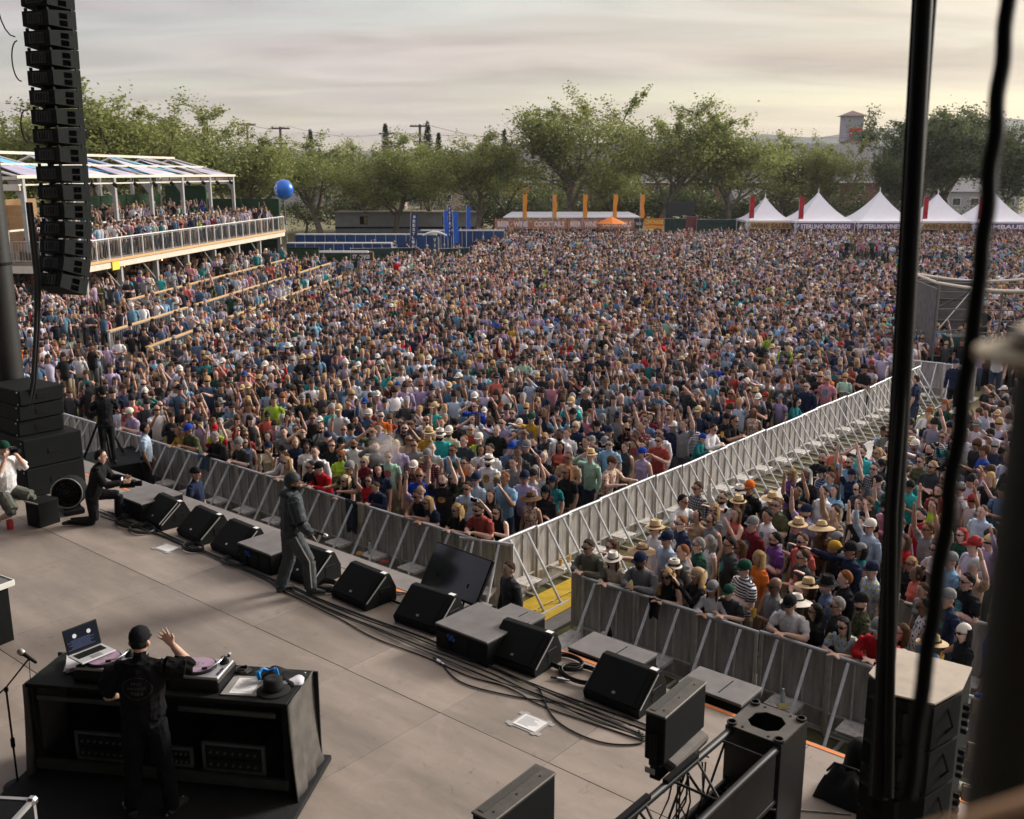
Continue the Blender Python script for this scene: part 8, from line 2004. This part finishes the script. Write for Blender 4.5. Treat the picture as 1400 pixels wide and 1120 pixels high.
p = at(1254, 515, 1.80); extra(('stand',0,'tee'), (p.x, p.y, 0), SA+R(90), 1.84, 'guard in navy polo between the hanging cables', 'navy', 1, M_JEANS, 'crop', 'brown')
p = at(1308, 492, 1.84); extra(('stand',0,'long'), (p.x, p.y, 0), SA+R(170), 1.86, 'man in dark blazer with badge in front of the crew booth', 'navy', 3, M_BLKP, 'short', 'grey', 'cap', 'navy')
p = at(1366, 470, 1.80+.5); extra(('shade',0,'tee'), (p.x, p.y, .5), SA+R(190), 1.82, 'man in white tee and navy waistcoat shading his eyes at the crew booth', 'white', 1, M_JEANS, 'short', 'black')
p = Vector((16.2, 35.2, .96)); extra(('drink',0,'tee'), p, R(140), 1.76, 'crewman in olive printed tee at the booth desk', 'olive', 1, M_BLKP, 'short', 'chestnut', None, 'black', True)
p = Vector((16.9, 36.0, .96)); extra(('stand',0,'tee'), p, R(150), 1.74, 'crewman in black tee and cap at the back of the booth', 'black', 1, M_BLKP, 'short', 'brown', 'cap', 'brown', True)
tc_ = Vector((-9.10, 21.95, .9)); 
T, Hm = person_tubes(arms=(((.05,.16,-.20), (-.05,.36,-.02)), ((.10,.14,-.22), (-.02,.36,-.14))), sleeve=.7, w=1.1, pitch=-.05, belly=.02)
extra_me = fuse(T, .013, .35); dress(extra_me, Hm, tc_, R(35), 1.78, 'camera operator in black behind the television camera', M_SH['black'], M_SK[1], M_BLKP, 'short', 'black', 'cap', 'black', False, False)
# puff of smoke hanging over the heads in the middle crowd
m = bpy.data.materials.new('vapour'); m.use_nodes = True; n = m.node_tree.nodes; l = m.node_tree.links; n.clear()
o_ = n.new('ShaderNodeOutputMaterial'); pv = n.new('ShaderNodeVolumePrincipled'); pv.inputs['Color'].default_value = (.85,.82,.78,1)
tcn = n.new('ShaderNodeTexCoord'); nz_ = n.new('ShaderNodeTexNoise'); l.new(tcn.outputs['Object'], nz_.inputs['Vector']); nz_.inputs['Scale'].default_value = 3.0; nz_.inputs['Detail'].default_value = 3
vl = n.new('ShaderNodeVectorMath'); vl.operation = 'LENGTH'; l.new(tcn.outputs['Object'], vl.inputs[0])
r1 = n.new('ShaderNodeMapRange'); l.new(vl.outputs['Value'], r1.inputs[0]); r1.inputs[1].default_value = .2; r1.inputs[2].default_value = .95; r1.inputs[3].default_value = 1; r1.inputs[4].default_value = 0
r2 = n.new('ShaderNodeMapRange'); l.new(nz_.outputs['Fac'], r2.inputs[0]); r2.inputs[1].default_value = .35; r2.inputs[2].default_value = .7
mm = n.new('ShaderNodeMath'); mm.operation = 'MULTIPLY'; l.new(r1.outputs[0], mm.inputs[0]); l.new(r2.outputs[0], mm.inputs[1]); mm2 = n.new('ShaderNodeMath'); mm2.operation = 'MULTIPLY'; l.new(mm.outputs[0], mm2.inputs[0]); mm2.inputs[1].default_value = 4.0
l.new(mm2.outputs[0], pv.inputs['Density']); l.new(pv.outputs[0], o_.inputs['Volume'])
mb = MB(); mb.lathe([(math.sin(PI*k/10), -math.cos(PI*k/10)) for k in range(11)], (0,0,0), 16); o = mb.build('smoke', m); pq = at(528, 612, 1.85); o.location = pq; o.scale = (.42,.42,.42); tag(o, kind='stuff')
# ================================================================== the far crowd, one mass of simple figures
def low_proto(pose, fem, hair, hat, sleeve):
    "vertices, faces, zone per face: 0 skin 1 shirt 2 trousers 3 hair 4 hat 5 glasses"
    vs = []; fs = []; zn = []
    def tb(pts, rad, z, n=6, side=(1,0,0)):
        v, f = tube_np(pts, rad, n, side); o = len(vs); vs.extend([tuple(q) for q in v])
        for t in f: fs.append(tuple(i+o for i in t)); zn.append(z)
    k = .92 if fem else 1.0
    tb([(0,0,.86), (0,0,1.08), (0,.01,1.30), (0,0,1.42), (0,0,1.49)], [(.16,.11), (.14*k,.11), (.178*k,.125), (.155*k,.095), (.05,.05)], 1, 7)
    for s in (-1, 1): tb([(s*.09,0,.90), (s*.10,.01,.48), (s*.11,-.01,.06)], [.098,.065,.052], 2, 5); tb([(s*.11,-.06,.04), (s*.13,.15,.035)], [.045,.035], 2, 4)
    hp = [(.0,.045,.024,.024), (.05,.024,.058,.068), (.11,.014,.071,.092), (.155,.010,.074,.096), (.20,.008,.066,.086), (.25,.005,.016,.02)]
    o = len(vs); v, f = tube_np([(0,y+.01,z+1.50) for z, y, _, _ in hp], [(a, c) for _, _, a, c in hp], 8, (1,0,0)); vs.extend([tuple(q) for q in v])
    for t in f:
        fs.append(tuple(i+o for i in t)); c = np.mean([vs[i+o] for i in t], 0); y, z = c[1], c[2]-1.50
        if z > .115 and z < .165 and y > .03: zn.append(5)
        elif hair and (z > .17 or (y < .0 and z > .04)): zn.append(3)
        else: zn.append(0)
    tb([(0,.005,1.45), (0,.01,1.56)], [.06,.055], 0, 6)
    if hair:
        tb([(0,-.012,1.60), (0,-.014,1.68), (0,-.008,1.74), (0,.0,1.765)], [(.082,.098), (.086,.102), (.070,.085), (.02,.03)] if hair > 1 else [(.076,.088), (.080,.094), (.068,.082), (.02,.03)], 3, 7)
        if hair > 1: tb([(0,-.035,1.66), (0,-.060,1.50), (0,-.07,1.33)], [(.088,.060), (.105,.055), (.075,.03)], 3, 6)
    if hat == 1: tb([(0,.0,1.655), (0,.0,1.71), (0,-.005,1.775)], [(.089,.110), (.086,.106), (.035,.045)], 4, 8); tb([(0,.08,1.672), (0,.19,1.658)], [(.075,.010), (.055,.008)], 4, 4)
    if hat == 2: tb([(0,.0,1.672), (0,.0,1.690)], [(.18,.20), (.17,.19)], 4, 9); tb([(0,.0,1.68), (0,0,1.80)], [(.09,.105), (.066,.08)], 4, 8)
    for s, an in ((-1, pose[0]), (1, pose[1])):
        e_, w_ = ARMS[an]; sh = Vector((s*.178*k, 0, 1.40)); el = sh+Vector((e_[0]*s, e_[1], e_[2])); wr = sh+Vector((w_[0]*s, w_[1], w_[2]))
        tb([sh+Vector((-s*.07,0,.0)), sh], [.068*k, .072*k], 1 if sleeve else 0, 5, (0,1,0))
        if sleeve == 1: q = sh.lerp(el,.6); tb([sh, q], [.064, .064], 1, 5, (0,1,0)); tb([q, el], [.048,.042], 0, 5, (0,1,0))
        else: tb([sh, el], [.060 if sleeve else .05, .046], 1 if sleeve else 0, 5, (0,1,0))
        tb([el, wr], [.046 if sleeve == 2 else .042, .034], 1 if sleeve == 2 else 0, 5, (0,1,0)); d = (wr-el).normalized(); tb([wr, wr+d*.09, wr+d*.17], [(.03,.026), (.044,.020), (.028,.014)], 0, 5)
    return np.array(vs, np.float32), fs, np.array(zn)
LP = []
for i, pose in enumerate((('down','down'), ('down','down'), ('cross','cross'), ('down','drink'), ('up','down'), ('phone','phone'), ('face','down'), ('shade','down'), ('clap','clap'), ('drink','hip'), ('down','point'), ('high','up'))):
    for (fem, hair, hat, sl) in ((0,1,0,1), (0,1,1,1), (1,2,0,0), (1,2,0,1), (0,1,0,2), (0,0,0,1), (1,2,2,1), (1,2,0,2), (0,1,1,2)): LP.append(low_proto(pose, fem, hair, hat, sl))
PWT = np.array(([9,5,4,5,2.6,2.6,2.4,2,1.8,2,1.6,1.4]), float); VWT = np.array([5.4,2.8,3,4.2,3.4,1.2,.45,2,1.4])
pw = (PWT[:,None]*VWT[None,:]).ravel(); pw /= pw.sum()
people = [(x, y, z, None) for x, y, z in mass]
# viewing platform and terraces
VM = Matrix.Translation(VIP.location) @ Matrix.Rotation(VA, 4, 'Z')
def strip(x0, x1, y0, y1, z, sx, sy, p=.9):
    for i in range(max(1, int((x1-x0)/sx))):
        for j in range(int((y1-y0)/sy)):
            if nrs.rand() > p: continue
            q = VM @ Vector((x0+(i+.5+nrs.uniform(-.3,.3))*sx, y0+(j+.5+nrs.uniform(-.35,.35))*sy, z)); people.append((q.x, q.y, q.z, None))
strip(-3.6, -0.15, 0.3, 29.6, DZ, .62, .56, .93); strip(-8.0, -3.85, 0.6, 27.6, DZ+.5, .85, .62, .72)
strip(7.75, 8.75, -12.2, 15.3, TIERS[0][1], .50, .60, .92); strip(5.65, 6.9, -11.3, 17.8, TIERS[1][1], .52, .60, .92)
strip(2.6, 4.45, -4.8, 19.8, TIERS[2][1], .62, .62, .66); strip(-8.0, -1.4, -1.0, 27.0, .0, .75, .72, .6); strip(.4, 2.2, -1.0, 24.0, .0, .8, .8, .22); strip(4.8, 8.8, 19.0, 25.0, .05, .75, .72, .6)
strip(-8.5, 6.2, -19.5, -11.8, .0, .60, .62, .9); strip(-8.5, 4.4, -11.4, -5.3, .05, .62, .62, .9); strip(-8.5, 2.0, -5.0, -0.6, .1, .62, .62, .9); strip(6.2, 8.8, -20.5, -12.6, 0.0, .60, .62, .9)
# stragglers by the fence, bar queue
for _ in range(90): people.append((nrs.uniform(-6, 12), nrs.uniform(104, 107), 0, None))
for _ in range(60): people.append((nrs.uniform(22, 52), nrs.uniform(103.5, 106), 0, None))
for _ in range(36): people.append((nrs.uniform(-15, -4), nrs.uniform(79, 88), 0, None))
people = [q for q in people if abs(q[0]) < .53*q[1]+2]
shirtcols = np.array([SH[k] for k in SH]+[(.46,.42,.46), (.24,.22,.28), (.42,.38,.50), (.10,.20,.28), (.22,.30,.38)]); sw_ = np.array([{'black': 20, 'charcoal': 9, 'grey': 6, 'white': 12, 'navy': 13, 'lavender': 6, 'pink': 4, 'denim': 5, 'teal': 3.5, 'pale blue': 5, 'sky blue': 3, 'brown': .6, 'tan': .6, 'cream': 1}.get(k, 2.0 if k not in ('lime','orange','purple','mustard','red','turquoise') else .9) for k in SH]+[5,5,4,5,5], float); sw_ /= sw_.sum()
skc = np.array([(.56,.35,.28), (.50,.31,.235), (.43,.25,.18), (.60,.40,.33), (.33,.18,.12)]); hrc = np.array([(.010,.009,.008), (.045,.024,.013), (.09,.045,.02), (.36,.23,.10), (.28,.27,.26), (.22,.07,.02)]); htc = np.array([(.012,.012,.014), (.014,.022,.05), (.2,.2,.2), (.62,.6,.55), (.5,.37,.2), (.3,.02,.02), (.01,.05,.2)]); ptc = np.array([(.035,.05,.085), (.014,.014,.016), (.26,.20,.13), (.085,.09,.095)])
AV = []; AC = []; lt_ = []; ls_ = []; li_ = []; base = 0; nloop = 0
pk_all = nrs.choice(len(LP), size=len(people), p=pw)
FL = [(np.array([i for t in f for i in t], np.int32), np.array([len(t) for t in f], np.int32)) for _, f, _ in LP]
for (x, y, z, _), pk in zip(people, pk_all):
    v, f, zn = LP[pk]; hgt = nrs.uniform(.87, 1.09)*(.95 if (pk % 9) in (2,3,6,7) else 1.0)
    th = face_to((x, y, 0), TARGET)+nrs.normal(0, .28); c, s = math.cos(th), math.sin(th); kx = hgt*nrs.uniform(.96, 1.08)
    P_ = np.empty_like(v); P_[:,0] = x+(v[:,0]*c-v[:,1]*s)*kx; P_[:,1] = y+(v[:,0]*s+v[:,1]*c)*kx; P_[:,2] = z+v[:,2]*hgt
    AV.append(P_); idx, cnt = FL[pk]; li_.append(idx+base); lt_.append(cnt); base += len(v)
    sk = skc[nrs.randint(5)]*nrs.uniform(.85, 1.1); tab = np.array([sk, shirtcols[nrs.choice(len(shirtcols), p=sw_)]*nrs.uniform(.8, 1.2), ptc[nrs.randint(4)], hrc[nrs.choice(6, p=[.28,.30,.16,.14,.09,.03])], htc[nrs.choice(7, p=[.28,.2,.17,.15,.12,.03,.05])], (.01,.01,.012) if nrs.rand() < .55 else sk*.8])
    AC.append(tab[zn])
V_all = np.concatenate(AV); L_all = np.concatenate(li_); C_all = np.concatenate(lt_); K_all = np.concatenate(AC)
me = bpy.data.meshes.new('crowd'); me.vertices.add(len(V_all)); me.vertices.foreach_set('co', V_all.ravel().astype(np.float32))
me.loops.add(len(L_all)); me.loops.foreach_set('vertex_index', L_all); me.polygons.add(len(C_all)); me.polygons.foreach_set('loop_start', np.concatenate([[0], np.cumsum(C_all)[:-1]]).astype(np.int32)); me.polygons.foreach_set('loop_total', C_all)
me.polygons.foreach_set('use_smooth', np.ones(len(C_all), bool))
me.update(calc_edges=True)
at_ = me.attributes.new('cloth_colour', 'FLOAT_COLOR', 'FACE'); at_.data.foreach_set('color', np.concatenate([K_all, np.ones((len(K_all), 1))], 1).astype(np.float32).ravel())
m = bpy.data.materials.new('crowd_clothes'); m.use_nodes = True; b = m.node_tree.nodes['Principled BSDF']; a = m.node_tree.nodes.new('ShaderNodeAttribute'); a.attribute_name = 'cloth_colour'
m.node_tree.links.new(a.outputs['Color'], b.inputs['Base Color']); b.inputs['Roughness'].default_value = .85; b.inputs['Specular IOR Level'].default_value = .25
me.materials.append(m); o = bpy.data.objects.new('crowd', me); COL.objects.link(o); tag(o, kind='stuff')
print('crowd individuals', len(used_spots), 'mass', len(people), 'faces', len(C_all), 'tris', int((C_all-2).sum()))
# ================================================================== evening haze
mh = bpy.data.materials.new('haze'); mh.use_nodes = True; n = mh.node_tree.nodes; n.clear()
o_ = n.new('ShaderNodeOutputMaterial'); pv = n.new('ShaderNodeVolumePrincipled'); pv.inputs['Color'].default_value = (.82, .85, .93, 1); pv.inputs['Density'].default_value = .00014; pv.inputs['Anisotropy'].default_value = .3
mh.node_tree.links.new(pv.outputs[0], o_.inputs['Volume'])
mb = MB(); mb.box((0, 950, 48), (3200, 2060, 98)); tag(mb.build('haze', mh), kind='stuff')
